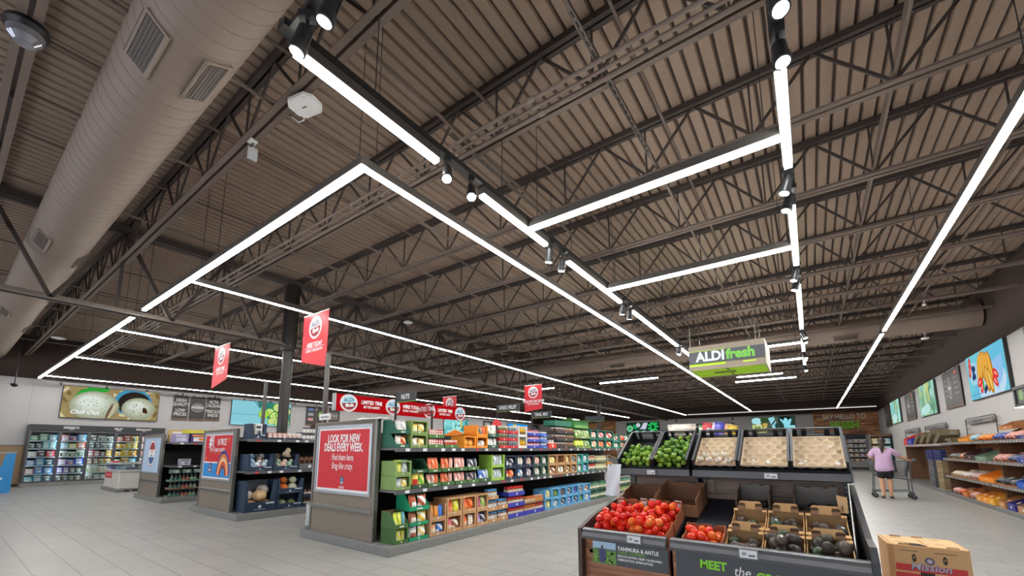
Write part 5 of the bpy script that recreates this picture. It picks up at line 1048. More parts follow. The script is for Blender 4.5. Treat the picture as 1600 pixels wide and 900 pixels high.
DOORS = [  # rows bottom to top: (colour words, body colour, picture colour) per pack
 [[('aqua', (90, 190, 210), (206, 236, 240)), ('ice blue', (70, 160, 196), (200, 230, 240)), ('steel blue', (60, 84, 100), (110, 130, 140))], [('pale red', (206, 120, 126), (230, 214, 214)), ('mid blue', (54, 110, 196), (120, 180, 226)), ('sky blue', (70, 130, 206), (150, 200, 230))], [('lavender', (110, 120, 176), (190, 196, 220)), ('sea blue', (70, 150, 206), (200, 226, 236)), ('dark teal', (36, 60, 76), (90, 130, 150))], [('cream', (206, 196, 190), (226, 206, 200)), ('charcoal', (44, 46, 54), (120, 90, 90)), ('bright red', (206, 50, 56), (226, 130, 126))], [('slate', (60, 66, 72), (110, 116, 116)), ('pale aqua', (130, 206, 210), (220, 240, 240))], [('leaf green', (50, 130, 84), (150, 206, 160)), ('mint', (110, 176, 140), (220, 236, 220)), ('teal', (60, 130, 150), (190, 220, 226))]],
 [[('grey', (80, 84, 84), (120, 116, 110)), ('brown grey', (96, 84, 76), (130, 120, 110))], [('violet', (96, 60, 176), (226, 220, 236)), ('dark', (52, 56, 58), (140, 150, 140))], [('pink', (206, 150, 190), (236, 226, 236)), ('blue red', (70, 110, 206), (226, 110, 120)), ('cobalt', (50, 90, 206), (220, 226, 240))], [('white black', (206, 204, 196), (70, 70, 70)), ('ivory', (190, 190, 170), (90, 100, 90)), ('white green', (206, 214, 206), (80, 120, 90))], [('pale blue', (130, 190, 220), (226, 236, 240)), ('yellow', (226, 206, 100), (240, 236, 200)), ('coral', (226, 110, 90), (240, 214, 200))], [('pink red', (206, 110, 130), (230, 220, 230)), ('royal blue', (56, 96, 196), (206, 60, 70)), ('light blue', (110, 190, 226), (180, 220, 236))]],
 [[('white', (206, 206, 200), (120, 120, 116)), ('silver', (150, 154, 150), (206, 206, 206)), ('beige', (190, 176, 156), (226, 216, 206))], [('off white', (216, 216, 206), (150, 176, 120)), ('white amber', (214, 206, 186), (206, 150, 70))], [('brown', (120, 70, 60), (206, 190, 170)), ('sunset', (226, 160, 70), (50, 150, 130))], [('crimson', (190, 50, 70), (226, 214, 214)), ('red white', (206, 90, 96), (236, 230, 230)), ('plum', (80, 44, 60), (190, 180, 190)), ('gold', (226, 170, 40), (236, 206, 120))], [('charcoal', (60, 66, 70), (130, 136, 136)), ('white dark', (206, 206, 206), (60, 70, 60))], [('dark grey', (66, 70, 72), (110, 112, 110)), ('white herb', (210, 212, 206), (90, 120, 80)), ('white black', (200, 200, 200), (50, 54, 54))]],
 [[('white', (206, 206, 206), (90, 90, 96)), ('grey', (140, 140, 136), (190, 186, 180))], [('pale green', (190, 206, 176), (110, 150, 96)), ('white', (216, 216, 210), (170, 60, 60))], [('grass green', (110, 150, 80), (206, 216, 190)), ('golden', (236, 180, 40), (200, 80, 40)), ('cyan', (90, 176, 206), (206, 230, 240))], [('egg yellow', (236, 190, 40), (226, 150, 30)), ('bright yellow', (240, 200, 60), (230, 160, 40)), ('amber', (236, 176, 30), (206, 120, 30))], [('yellow', (236, 196, 50), (226, 150, 40)), ('warm yellow', (236, 190, 60), (240, 220, 130))], [('tomato red', (206, 60, 50), (236, 150, 120)), ('scarlet', (196, 50, 44), (230, 120, 90)), ('yellow black', (226, 180, 40), (40, 44, 36))]],
 [[('white', (206, 206, 206), (110, 110, 110))], [('pale', (190, 190, 186), (120, 110, 110))], [('white pink', (216, 206, 206), (190, 90, 96))], [('red', (196, 60, 66), (230, 190, 186))], [('rose', (206, 90, 96), (230, 206, 200))], [('red white', (206, 70, 70), (236, 226, 220))]]]
MF = Matrix.Translation((FX, FY0, 0)) @ Matrix.Rotation(R90, 4, 'Z')
for i, rows in enumerate(DOORS):
    for k, packs in enumerate(rows):
        n = len(packs); w = (DW - .10 if i < 4 else .5) / n
        for j, (wd, c, c2) in enumerate(packs):
            h = .19 + .06 * ((i * 7 + k * 3 + j * 5) % 3) / 2
            for q in range(2 if w > .3 else 1):
                ww = w / (2 if w > .3 else 1)
                o = place(MF, c_box(round(ww * .94, 3), h, .26, c, c2), 'frozen_food_box', i * DW + .05 + j * w + (q + .5) * ww, .24, SHZ[k] + .001)
                tag(o, '%s frozen box, %s shelf up, %s freezer door from the tan wall panel' % (wd, ORD[k], ORD[i]), 'frozen food', '%s frozen packs shelf %s door %s' % (wd, ORD[k], ORD[i]))
# chest freezer
t = thing('chest_freezer', 'low pale chest freezer with a red end label beside the third gondola', 'freezer', (-18.78, 3.60, 0))
CW = mat((206, 202, 194), .4); hx, L = .92, 2.3
MB().box(-hx - .05, -.05, 0, hx + .05, L, .09, mat((122, 120, 116), .5), .01).build('plinth', t)
MB().box(-hx, 0, .09, hx, L, .62, CW, .02).build('tub_body', t)
LG = mat((186, 186, 182), .4)
MB().box(-hx - .02, -.02, .62, hx + .02, .05, .69, LG, .01).box(-hx - .02, L - .05, .62, hx + .02, L + .02, .69, LG, .01).box(-hx - .02, .05, .62, -hx + .05, L - .05, .69, LG, .01).box(hx - .05, .05, .62, hx + .02, L - .05, .69, LG, .01).build('rim', t)
MB().box(-hx + .02, .0, .69, hx - .02, .012, .86, glass()).box(-hx + .02, L - .012, .69, hx - .02, L, .86, glass()).box(-hx, .02, .69, -hx + .012, L - .02, .86, glass()).box(hx - .012, .02, .69, hx, L - .02, .86, glass()).build('glass_side', t)
MB().box(-hx - .01, -.01, .86, hx + .01, .04, .90, LG, .008).box(-hx - .01, .04, .86, -hx + .04, L, .90, LG, .008).box(hx - .04, .04, .86, hx + .01, L, .90, LG, .008).box(-hx + .04, .04, .865, hx - .04, L, .875, glass()).build('lid', t)
d = MB().box(-hx + .06, -.006, .40, -hx + .92, 0, .60, mat((196, 36, 52), .5)).build('label', t); MB().box(-hx + .16, -.007, .46, -hx + .82, -.006, .54, mat((216, 120, 126))).build('label_text', d)
b = MB()
for k in range(10): b.box(hx + .05, .15 + k * .2, .02, hx + .053, .27 + k * .2, .07, BLACK)
b.build('vent_grille', t)
for k, c in enumerate(((150, 150, 200), (226, 226, 230), (130, 170, 206), (206, 214, 220), (180, 170, 190))):
    tag(put(c_box(.30, .16, .3, c, (206, 210, 216)), 'frozen_food_box', None, (-18.78 - .68 + k * .34, 3.9, .622)), '%s frozen box under the chest freezer glass' % ('violet grey', 'white', 'denim blue', 'pale grey', 'dusky mauve')[k], 'frozen food')
tag(put(c_box(.46, .05, .16, (206, 60, 70), (226, 190, 190)), 'frozen_food_box', None, (-19.3, 3.72, .901)), 'flat red and white pack lying on the chest freezer lid', 'frozen food')
# blue toy bin at the left edge
t = thing('display_bin', 'bright blue cardboard bin holding a yellow toy beside the tan wall panel', 'bin', (-20.9, 1.12, 0))
CB = mat((46, 140, 206), .5)
b = MB().box(-.4, -.5, 0, .4, .5, .3, CB).prism([(-.5, .3), (.5, .3), (.5, 1.22), (.30, 1.20), (.24, .80), (.12, .66), (-.20, .66), (-.30, .80), (-.38, 1.20), (-.5, 1.22)], .36, .4, CB, 'YZ'); b.prism([(-.4, .3), (.36, .3), (.36, 1.22), (-.4, 1.16)], .46, .5, CB, 'XZ'); b.prism([(-.4, .3), (.36, .3), (.36, 1.22), (.2, 1.18), (.12, .8), (-.2, .76), (-.4, .95)], -.5, -.46, CB, 'XZ')
b.build('bin_body', t)
MB().box(-.42, -.52, 1.22, .42, .52, 1.25, mat((150, 170, 186))).build('top_rim', t); MB().ell(.0, .6, .12, .1, -.502, mat((150, 200, 230))).box(-.3, -.502, .16, .2, -.5, .22, mat((190, 60, 110))).box(.4005, -.3, .40, .402, .3, .48, mat((206, 226, 236))).build('printing', t)
b = MB(); Y = mat((240, 206, 30), .4); b.prism([(-.3, .0), (.3, .0), (.32, .14), (.18, .18), (.1, .3), (-.12, .3), (-.2, .18), (-.32, .15)], -.16, .16, Y, 'XZ')
for sx in (-.18, .18):
    for sy in (-.17, .13): b.tube((sx, sy, .02), (sx, sy + .04, .02), .07, BLACK, 12)
tag(b.build('toy_car', None, (-20.72, 1.1, .52)), 'yellow toy car sitting inside the blue cardboard bin', 'toy')

# ================================================================ BAKERY SHELVES (right wall)
BW = wood((146, 90, 52), (190, 130, 84), 'Y', 5.0); BD = wood((84, 58, 42), (120, 84, 58), 'Y', 5.0); BG = mat((116, 112, 108), .45, .3)
def bakery(label, y0, y1, zs, x0=3.20):
    t = thing('bakery_shelf', label, 'shelving', (x0, y0, 0)); L = y1 - y0; D = XR - x0 - .01
    MB().box(0.0, 0, 0, D, L, .095, mat((112, 111, 110), .5), .005).build('plinth', t)
    MB().box(D - .03, 0, .095, D, L, 1.66, BW).build('back_panel', t)
    for e in (0, L - .02): MB().box(.22, e, .095, D - .03, e + .02, 1.52, BD).build('side_panel', t)
    for z in zs:
        s = MB(); s.prism([(0.012, z - .028), (D - .03, z + .06), (D - .03, z + .085), (.012, z - .003)], .021, L - .021, BW, 'XZ'); sh = s.build('shelf', t)
        r = MB().box(0, .0, z - .055, .012, L, z + .012, BG); y = .08
        while y < L - .08: r.box(-.004, y, z - .05, 0, y + .075, z - .004, mat((150, 148, 146), .4)); y += .16
        r.build('price_rail', sh)
    return t
bakery('nearest bread shelf section of wood with notched grey rails', 10.2, 14.0, (1.53, 1.075, .58))
bakery('second bread shelf section of wood with notched grey rails', 14.03, 17.9, (1.53, 1.075, .58))
t = thing('bakery_shelf', 'farther low produce shelf holding olive crates past the bread shelves', 'shelving', (3.20, 17.95, 0)); L = 6.6
MB().box(0, 0, 0, .74, L, .095, mat((112, 111, 110), .5), .005).build('plinth', t); MB().box(0.0, 0, 1.45, .70, L, 1.52, mat((170, 150, 150), .5)).box(.66, 0, .095, .72, L, 1.5, BD).build('shelf', t)
MB().box(.1, .0, .1, .65, .02, 1.44, BD).build('side_panel', t); MB().box(.1, L - .02, .1, .65, L, 1.44, BD).build('side_panel', t)
def tx_(x): return 3.2 + x
def shelfz(z, dx): return z - .003 + (dx - .012) * .1285
def on_shelf(me, name, label, cat, y, z, dx=.20, rz=L90, tilt=True, group=None, dz=0.0):
    """item on a sloping bread shelf; dx back from the front rail"""
    o = bpy.data.objects.new(name, me); COL.objects.link(o)
    o.matrix_world = Matrix.Translation((tx_(dx), y, shelfz(z, dx) + .004 + dz)) @ Matrix.Rotation(-.128 if tilt else 0, 4, 'Y') @ Matrix.Rotation(rz, 4, 'Z')
    return tag(o, label, cat, group)
def c_crate(w, d, h, col):
    def f(b):
        m = mat(col, .6)
        b.box(-w / 2, -d / 2, 0, w / 2, d / 2, .012, m)
        for k in range(4):
            z = .012 + k * (h - .012) / 4; z1 = z + (h - .012) / 4 * (.62 if k < 3 else 1)
            b.box(-w / 2, -d / 2, z, w / 2, -d / 2 + .012, z1, m); b.box(-w / 2, d / 2 - .012, z, w / 2, d / 2, z1, m); b.box(-w / 2, -d / 2 + .012, z, -w / 2 + .012, d / 2 - .012, z1, m); b.box(w / 2 - .012, -d / 2 + .012, z, w / 2, d / 2 - .012, z1, m)
        for x in (-w / 2, -w / 6, w / 6, w / 2 - .02):
            for y in (-d / 2, d / 2 - .013): b.box(x, y - .002, 0, x + .02, y + .014, h, m)
    return cached(('crate', w, d, h, col), 'slatted_crate', f)
def c_loaf(w, d, h, c1, c2):
    def f(b):
        b.ball((0, 0, h * .5), (w * .5, d * .42, h * .5), mat(c1, .3), 14, 9, lambda u, t: 1 + .12 * abs(math.cos(2 * u)) + .04 * math.sin(9 * u)); b.ball((w * .12, -d * .1, h * .55), (w * .28, d * .35, h * .47), mat(c2, .35), 10, 7)
        b.tube((w * .48, 0, h * .45), (w * .62, 0, h * .42), h * .10, mat(c1, .3), 7, h * .28)
    return cached(('loaf', w, d, h, c1, c2), 'bread_bag', f)
TANB, ORB, PKB, BRB, BLB, WHB = ((196, 140, 96), (226, 200, 170)), ((230, 140, 60), (236, 196, 150)), ((206, 150, 140), (230, 206, 200)), ((150, 96, 60), (206, 170, 130)), ((70, 90, 160), (206, 210, 226)), ((206, 196, 190), (226, 220, 214))
def opened(w, h, d, col, inn=None):
    def f(b):
        A = mat(col, .6); I = mat(inn or tuple(int(v * .75) for v in col), .7); t = .006
        b.box(-w / 2, -d / 2, 0, w / 2, d / 2, t, A)
        for s in (-1, 1): b.prism([(-d / 2, t), (d / 2, t), (d / 2, h), (-d / 2, h * .5)], s * w / 2, s * (w / 2 - t), A)
        b.box(-w / 2 + t, d / 2 - t, t, w / 2 - t, d / 2, h, I); b.box(-w / 2 + t, -d / 2, t, w / 2 - t, -d / 2 + t, h * .5, A); b.ell(0, h * .25, h * .14, h * .10, -d / 2 - .0006, mat((226, 214, 196)), 12)
    return cached(('opened', w, h, d, col), 'bread_carton', f)
GRN_, MAR, AMB, OLV, KRB = (110, 140, 116), (58, 26, 26), (214, 140, 40), (110, 104, 74), (176, 118, 66)
# every row lists (kind, centre along the shelf, dx, size..., colours, label)
RB = [
 (1.53, [('o', 12.05, .22, .55, .15, .30, (40, 56, 120), 'navy bread carton at the near end of the top bread shelf'), ('b', 12.55, .2, PKB, 'mauve bread bags beside the navy carton, top bread shelf', 3, .15), ('b', 13.25, .2, BLB, 'blue grey bread bags on the top bread shelf below the brown boxes', 3, .15), ('b', 14.3, .2, ORB, 'orange roll bags on the top bread shelf before the brown boxes', 3, .14), ('b', 15.0, .18, ((150, 190, 206), (206, 220, 226)), 'pale blue bread bags on the top bread shelf by the orange carton', 2, .16), ('o', 15.9, .22, .9, .17, .30, AMB, 'long amber carton on the top bread shelf'), ('k', 17.1, .2, .5, .30, .12, OLV, 'olive crate on the top bread shelf end')]),
 (1.075, [('o', 12.1, .2, .5, .2, .34, (44, 66, 140), 'blue bread carton at the near end of the second bread shelf'), ('b', 12.6, .2, ((90, 100, 130), (206, 206, 210)), 'slate bread bags on the second bread shelf', 3, .15), ('b', 13.35, .18, PKB, 'rosy bread bags on the second bread shelf', 3, .15), ('o', 14.47, .2, .8, .20, .36, GRN_, 'sage green carton on the second bread shelf'), ('o', 15.37, .2, .95, .26, .34, MAR, 'dark maroon carton on the second bread shelf'), ('b', 16.22, .24, ((226, 170, 150), (236, 206, 190)), 'peach bun bags on the second bread shelf', 3, .15), ('b', 17.1, .2, ((110, 116, 110), (190, 190, 184)), 'grey loaf bags at the far end of the second bread shelf', 3, .14)]),
 (.58, [('o', 12.2, .2, .75, .26, .34, (30, 84, 176), 'bright blue carton on the third bread shelf'), ('b', 12.85, .2, ((90, 90, 96), (176, 176, 180)), 'charcoal loaf bags on the third bread shelf', 2, .15), ('b', 13.5, .2, ((60, 66, 72), (214, 214, 214)), 'black and white loaf bags on the third bread shelf', 3, .15), ('o', 14.58, .26, 1.0, .22, .36, (232, 140, 30), 'vivid orange carton on the third bread shelf'), ('b', 15.45, .2, ((190, 160, 160), (226, 206, 206)), 'dusty pink loaf bags on the third bread shelf', 3, .15), ('b', 16.3, .2, WHB, 'white roll bags on the third bread shelf', 3, .14), ('b', 17.1, .2, ((206, 196, 170), (226, 220, 206)), 'ivory roll bags at the far end of the third bread shelf', 3, .14)])]
for z, row in RB:
    for q in row:
        if q[0] == 'o': on_shelf(opened(q[3], q[4], q[5], q[6]), 'bread_carton', q[7], 'carton', q[1], z, q[2])
        elif q[0] == 'k': on_shelf(c_crate(q[3], q[4], q[5], q[6]), 'slatted_crate', q[7], 'crate', q[1], z, q[2])
        else:
            n, h = q[5], q[6]
            for i in range(n): on_shelf(c_loaf(.26, .20, h, *q[3]), 'bread_bag', q[4], 'bread', q[1] + (i - (n - 1) / 2) * .225, z, q[2], 0 if i % 2 else PI, True, q[4])
            if 'top' not in q[4]:
                for i in range(n - 1): on_shelf(c_loaf(.26, .20, h, *q[3]), 'bread_bag', q[4] + ', rear row', 'bread', q[1] + (i - (n - 2) / 2) * .225, z, q[2] + .29, PI, True, q[4] + ' rear')
# brown boxes stacked behind on the top bread shelf
for i, (y, w, h, dz, a) in enumerate(((13.3, .5, .19, 0, .1), (14.05, .6, .20, 0, -.1), (14.1, .55, .17, .205, .12), (14.75, .42, .14, 0, .15))):
    on_shelf(opened(w, h, .26, KRB), 'bread_carton', '%s brown open carton at the back of the top bread shelf' % ('nearest', 'wide lower', 'uppermost stacked', 'small far')[i], 'carton', y, 1.53, .52, L90 + a, True, None, dz)
# floor level
FL = [('b', 12.0, ((54, 56, 130), (110, 110, 160)), 'indigo packs'), ('o', 12.5, .5, .28, .34, (160, 120, 84), 'tan carton with a blue flap'), ('o', 13.1, .4, .28, .34, (50, 50, 130), 'dark blue carton'), ('o', 13.62, .36, .27, .34, (176, 124, 76), 'brown bun carton'), ('o', 14.26, .38, .26, .34, (226, 164, 50), 'yellow printed carton'), ('o', 14.69, .42, .26, .34, (230, 150, 50), 'orange printed carton'), ('o', 15.14, .42, .25, .34, (222, 150, 60), 'amber printed carton'), ('b', 15.7, ((206, 160, 150), (230, 206, 200)), 'pink bread bags'), ('o', 16.3, .4, .24, .34, (196, 110, 50), 'rust carton'), ('b', 16.8, ((220, 120, 90), (236, 190, 170)), 'salmon bun bags'), ('b', 17.3, ((206, 150, 140), (230, 200, 190)), 'rosy bun bags')]
for q in FL:
    if q[0] == 'o': tag(put(opened(q[2], q[3], q[4], q[5]), 'bread_carton', None, (3.40, q[1], .097), (0, 0, L90)), '%s standing on the bread plinth at floor level' % q[6], 'carton')
    if q[0] == 'o':
        for i in range(2): tag(put(c_loaf(.22, .17, .16, *(ORB if q[5][0] > 190 else TANB)), 'bread_bag', None, (3.40, q[1] + (i - .5) * .18 * q[2] / .4, .107), (0, 0, L90)), 'bread bag inside the floor level %s' % q[6], 'bread', 'bread bags in %s' % q[6])
    else:
        for i in range(2):
            for k in range(2): tag(put(c_loaf(.24, .2, .17, *q[2]), 'bread_bag', None, (3.36 + k * .27, q[1] + (i - .5) * .225, .097), (0, 0, 0 if i else PI)), '%s lying on the bread plinth at floor level' % q[3], 'bread', q[3] + ' floor')
# olive crates, navy crates and red and blue cartons of the farther section
on = lambda me, name, lab, cat, x, y, z, rz=L90, ry=0.0, g=None: tag(put(me, name, None, (x, y, z), (0, ry, rz)), lab, cat, g)
for i, (y, z, ry) in enumerate(((18.5, 1.53, -.35), (19.6, 1.56, -.40), (20.7, 1.53, -.35), (21.8, 1.53, -.35))):
    on(c_crate(.95, .44, .17, (118, 108, 80)), 'slatted_crate', '%s tilted olive slatted crate on the farther produce shelf' % ORD[i], 'crate', 3.46, y, z + .085, L90, ry)
for i, (y, z) in enumerate(((18.7, 1.0), (19.8, 1.0))): on(c_crate(.95, .44, .32, (24, 40, 104)), 'slatted_crate', '%s navy slatted crate under the olive crates' % ('nearer', 'farther')[i], 'crate', 3.44, y, z)
for k in range(3):
    for i in range(2): on(c_crate(.70, .44, .29, (150, 130, 96) if i == 0 else (96, 98, 104)), 'slatted_crate', '%s %s slatted crate in the pile below the navy crates' % (('bottom', 'middle', 'top')[k], ('tan', 'grey')[i]), 'crate', 3.44, 18.62 + i * 1.15, .1 + k * .30)
on(opened(.8, .5, .5, (206, 36, 44)), 'bread_carton', 'tall red carton standing on the farther produce shelf', 'carton', 3.48, 23.9, 1.522)
on(opened(.9, .40, .5, (40, 56, 160)), 'bread_carton', 'royal blue carton standing before the red carton', 'carton', 3.46, 22.9, 1.522)
for i in range(3): on(c_loaf(.3, .2, .14, (206, 206, 200), (150, 130, 120)), 'bread_bag', 'pale pack in the tilted olive crates', 'pack', 3.46, 18.5 + i * 1.1, 1.60 + (.03 if i == 1 else 0), L90, 0, 'pale packs in olive crates')
# hoop signs above the bread shelves
def hoop(label, y0, y1, z, text):
    t = thing('hoop_sign', label, 'sign', (3.88, y0, 1.66)); k = mat((70, 68, 70), .4); H = z - 1.66; L = y1 - y0
    MB().path([(0, 0, 0), (0, 0, H - .06), (0, .03, H - .015), (0, .08, H), (0, L - .08, H), (0, L - .03, H - .015), (0, L, H - .06), (0, L, 0)], .012, k, 6).tube((0, 0, .3), (.065, 0, .3), .01, k, 6).tube((0, L, .3), (.065, L, .3), .01, k, 6).build('hoop_frame', t)
    p = MB().box(-.02, .15, H - .17, -.005, L - .15, H - .05, mat((120, 116, 116), .5)).build('plate', t)
    b = MB(); b.X = Matrix.Translation((0, L, 0)) @ Matrix.Rotation(L90, 4, 'Z'); b.text(text, L / 2, H - .11, .10, mat((52, 50, 52)), -.022, 1.0, .02); b.build('lettering', t)
hoop('nearest hooped wall sign over the bread shelves, beside the croissant screen', 15.75, 18.3, 2.24, 'SNACKS & BREAD')
hoop('middle hooped wall sign over the bread shelves, below the crumpled leaf screen', 20.5, 23.9, 2.27, 'BREAD ROLLS')
hoop('farthest hooped wall sign over the produce shelf', 25.0, 28.4, 2.28, 'PRODUCE')
MB().box(3.80, 25.0, 0, 3.94, 28.4, 1.66, BW).build('trim_8')['kind'] = 'structure'
# price sign on a pole at the right edge
t = thing('lit_price_sign', 'black framed lit sign on a slim pole over the near bread shelves', 'sign', (3.42, 11.5, 1.75))
MB().box(-.02, .48, -.14, .02, .52, .42, mat((90, 88, 92), .4)).build('pole', t)
f = MB()
for p in ((-.55, .42, 1.03, .47), (-.55, .76, 1.03, .82), (-.55, .47, -.48, .76), (.96, .47, 1.03, .76)): f.box(-.05, p[0], p[1], .05, p[2], p[3], DARK)
f.build('sign_frame', t)
MB().box(-.02, -.48, .47, .02, .96, .76, mat((86, 88, 86), .4)).build('panel', t); MB().box(-.024, -.3, .60, -.021, .62, .68, mat((190, 196, 190))).box(-.025, .66, .55, -.021, .86, .74, mat((120, 150, 100))).build('lettering', t)
MB().box(-.06, -.55, .405, .06, 1.03, .418, emis((255, 250, 245), 3.0)).build('light_strip', t)
# ================================================================ FAR COOLERS
t = thing('open_cooler', 'open dairy cooler along the far wall under the wooden greeting panel', 'cooler', (-1.2, 37.0, 0))
L = 4.5; DKM = mat((30, 30, 34), .5)
MB().box(0, .0, 0, L, 1.2, .12, DKM).box(0, -.06, .12, L, 1.2, .52, mat((150, 148, 146), .5), .01).box(0, 1.1, .52, L, 1.2, 2.36, DKM).box(0, .1, 2.2, L, 1.1, 2.36, DKM).build('cabinet_body', t)
for x in (0, 2.24, L - .04): MB().box(x, .05, .52, x + .04, 1.1, 2.2, DKM).build('divider', t)
for z in (.86, 1.18, 1.50, 1.82): MB().box(.04, .12, z - .03, L - .04, 1.1, z, mat((70, 70, 74), .4)).box(.04, .10, z - .04, L - .04, .12, z + .01, mat((206, 206, 208))).build('shelf', t)
MB().box(0, .05, 2.08, L, .08, 2.20, DKM).build('lamp_hiding_lip', t); MB().box(.1, .14, 2.17, L - .1, .18, 2.198, emis((250, 250, 255), 5)).build('cooler_lamp', t)  # lip added in front to keep the lamp's glow out of view
r = random.Random(12)
PK = [('white', (216, 214, 210), (150, 60, 60)), ('grey', (150, 148, 150), (206, 206, 206)), ('red brown', (130, 70, 60), (206, 180, 170)), ('purple', (130, 90, 150), (190, 170, 206)), ('black', (50, 48, 50), (150, 140, 130)), ('tan', (170, 120, 84), (206, 180, 150))]
for k, z in enumerate((.523, .863, 1.183, 1.503, 1.823)):
    for i in range(9):
        wd, c, c2 = PK[r.randrange(6)] if i else PK[3]
        tag(put(c_box(.27, .19, .3, c, c2), 'chilled_pack', None, (1.62 + (i - 2) * .29, 37.32, z)), '%s chilled pack, %s far cooler level from the floor, %s along the row' % (wd, ORD[k], ORD[i]), 'chilled food')
t = thing('open_cooler', 'brown ended cooler cabinet with packs beside the bakery wall, before the shopper', 'cooler', (2.95, 33.2, 0))
MB().box(-.05, 0, 0, .0, 2.2, 2.25, mat((128, 126, 124), .45)).box(0, 0, 0, .95, 2.2, .3, DKM).box(.0, .3, .3, .95, .34, 2.25, mat((86, 60, 44), .6)).box(.95, 0, 0, .99, 2.2, 2.25, DKM).box(0, 0, 2.1, .95, 2.2, 2.25, mat((110, 80, 58), .6)).build('cabinet_body', t)
for z in (.7, 1.2, 1.65): MB().box(0, .0, z - .03, .95, .3, z, DKM).build('shelf', t)
for k, (z, cs) in enumerate(((.303, (('tan', (160, 130, 96)), ('teal', (60, 130, 140)))), (.703, (('straw', (200, 180, 120)), ('teal', (70, 150, 160)))), (1.203, (('sand', (206, 180, 140)), ('aqua', (90, 170, 176)))), (1.653, (('gold', (200, 170, 90)), ('cyan', (110, 180, 190)))))):
    for i, (wd, c) in enumerate(cs): tag(put(c_box(.4, .34, .2, c, (220, 214, 200)), 'chilled_pack', None, (3.19 + i * .46, 33.33, z)), '%s pack on the %s level of the brown ended cooler' % (wd, ORD[k]), 'chilled food')

# ================================================================ PRODUCE STAND
DX0, DXS, DX1 = -1.36, -.775, .19; YR = 2.76                 # outer left, split, outer right, front
SLO = .29
def fz(y): return .665 + SLO * (y - 2.80)                      # sloping bin floor
WPAN = wood((124, 80, 54), (176, 122, 86), 'X', 4.0); WBACK = wood((128, 106, 96), (166, 140, 124), 'X', 5.0, .11); SLATE = mat((72, 76, 82), .5); EDGE = mat((58, 60, 64), .4, .3)
def stand(label, x0, x1, left, right):
    t = thing('produce_stand', label, 'produce stand', ((x0 + x1) / 2, YR, 0)); h = (x1 - x0) / 2; q = lambda y: y - YR
    MB().box(-h, .03, .0, h, .06, .735, WPAN).build('front_panel', t)
    MB().box(-h, .08, 0, h, 1.1, .06, DARK).build('plinth', t)
    b = MB(); b.prism([(q(2.79), fz(2.79) - .03), (q(3.80), fz(3.80) - .03), (q(3.80), fz(3.80) - .006), (q(2.79), fz(2.79) - .006)], -h + .03, h - .03, mat((30, 33, 44), .6)); b.build('bin_floor', t)
    b = MB(); b.prism([(-.03, .735), (-.036, .748), (-.012, .795), (.0, .802), (.03, .802), (.03, .735)], -h, h, RAIL); b.prism([(-.0315, .752), (-.0335, .7545), (-.0225, .777), (-.0205, .774)], -h + .004, h - .004, mat((150, 152, 156), .3, .5)); b.build('front_rail', t)
    b = MB()
    b.box(-h + .012, q(3.80), .06, h - .012, q(3.82), 1.17, WBACK); b.build('back_panel', t)
    b = MB()
    for x in (-h + .006, h - .03):
        for k in range(20): b.box(x + .008, q(3.784), .5 + k * .032, x + .016, q(3.785), .512 + k * .032, mat((150, 150, 152)))
        b.box(x, q(3.785), .1, x + .024, q(3.80), 1.16, DARK)
    b.build('upright', t)
    # upper tier: rail and sloping shelf
    b = MB(); b.prism([(q(3.455), 1.132), (q(3.444), 1.142), (q(3.456), 1.19), (q(3.475), 1.19), (q(3.475), 1.132)], -h, h, RAIL); b.build('upper_rail', t)
    b = MB(); b.prism([(q(3.475), 1.150), (q(3.87), 1.400), (q(3.87), 1.415), (q(3.475), 1.168)], -h + .003, h - .003, EDGE); b.box(-h + .003, q(3.87), 1.12, h - .003, q(3.885), 1.47, EDGE); b.box(-h + .01, q(3.60), 1.135, h - .01, q(3.86), 1.15, EDGE); b.build('upper_shelf', t)
    if right:
        b = MB(); b.prism([(q(2.735), 0), (q(2.735), .80), (q(2.80), .865), (q(2.98), .875), (q(3.45), 1.0), (q(3.80), 1.10), (q(3.80), 0)], h + .002, h + .032, EDGE)
        b.prism([(q(3.42), 1.14), (q(3.84), 1.45), (q(3.88), 1.45), (q(3.88), 1.14)], h + .002, h + .012, EDGE); b.build('side_panel', t)
    if left:
        b = MB(); b.prism([(q(2.735), 0), (q(2.735), .80), (q(2.95), .86), (q(3.76), 1.0), (q(3.80), 1.04), (q(3.80), 0)], -h - .03, -h - .002, mat((70, 52, 46), .5))
        b.prism([(q(3.42), 1.12), (q(3.84), 1.45), (q(3.88), 1.45), (q(3.88), 1.12)], -h - .012, -h - .002, EDGE); b.build('side_panel', t)
    return t
S1 = stand('narrower produce stand section of brown wood with tomatoes and limes', DX0, DXS - .012, True, False)
S2 = stand('wider produce stand section with dark slogan front, avocados and paper trays', DXS + .012, DX1, False, True)
def ticket(parent, x, z, y, w=.085, h=.042): MB().box(x - w / 2 - .006, y - .006, z - h / 2 - .006, x + w / 2 + .006, y, z + h / 2 + .006, mat((120, 122, 126), .3)).rect(x - w / 2, z - h / 2, x + w / 2, z + h / 2, y - .0065, TAG).rect(x - w * .36, z - h * .2, x - w * .1, z + h * .2, y - .007, mat((150, 156, 160))).rect(x + w * .02, z - h * .28, x + w * .4, z - h * .05, y - .007, mat((90, 94, 100))).build('price_ticket', parent)
ticket(S1, .09, .772, -.036); ticket(S2, -.05, .772, -.036)
ticket(S1, -.0, 1.165, .672, .06, .03); ticket(S2, .04, 1.165, .672, .075, .032)
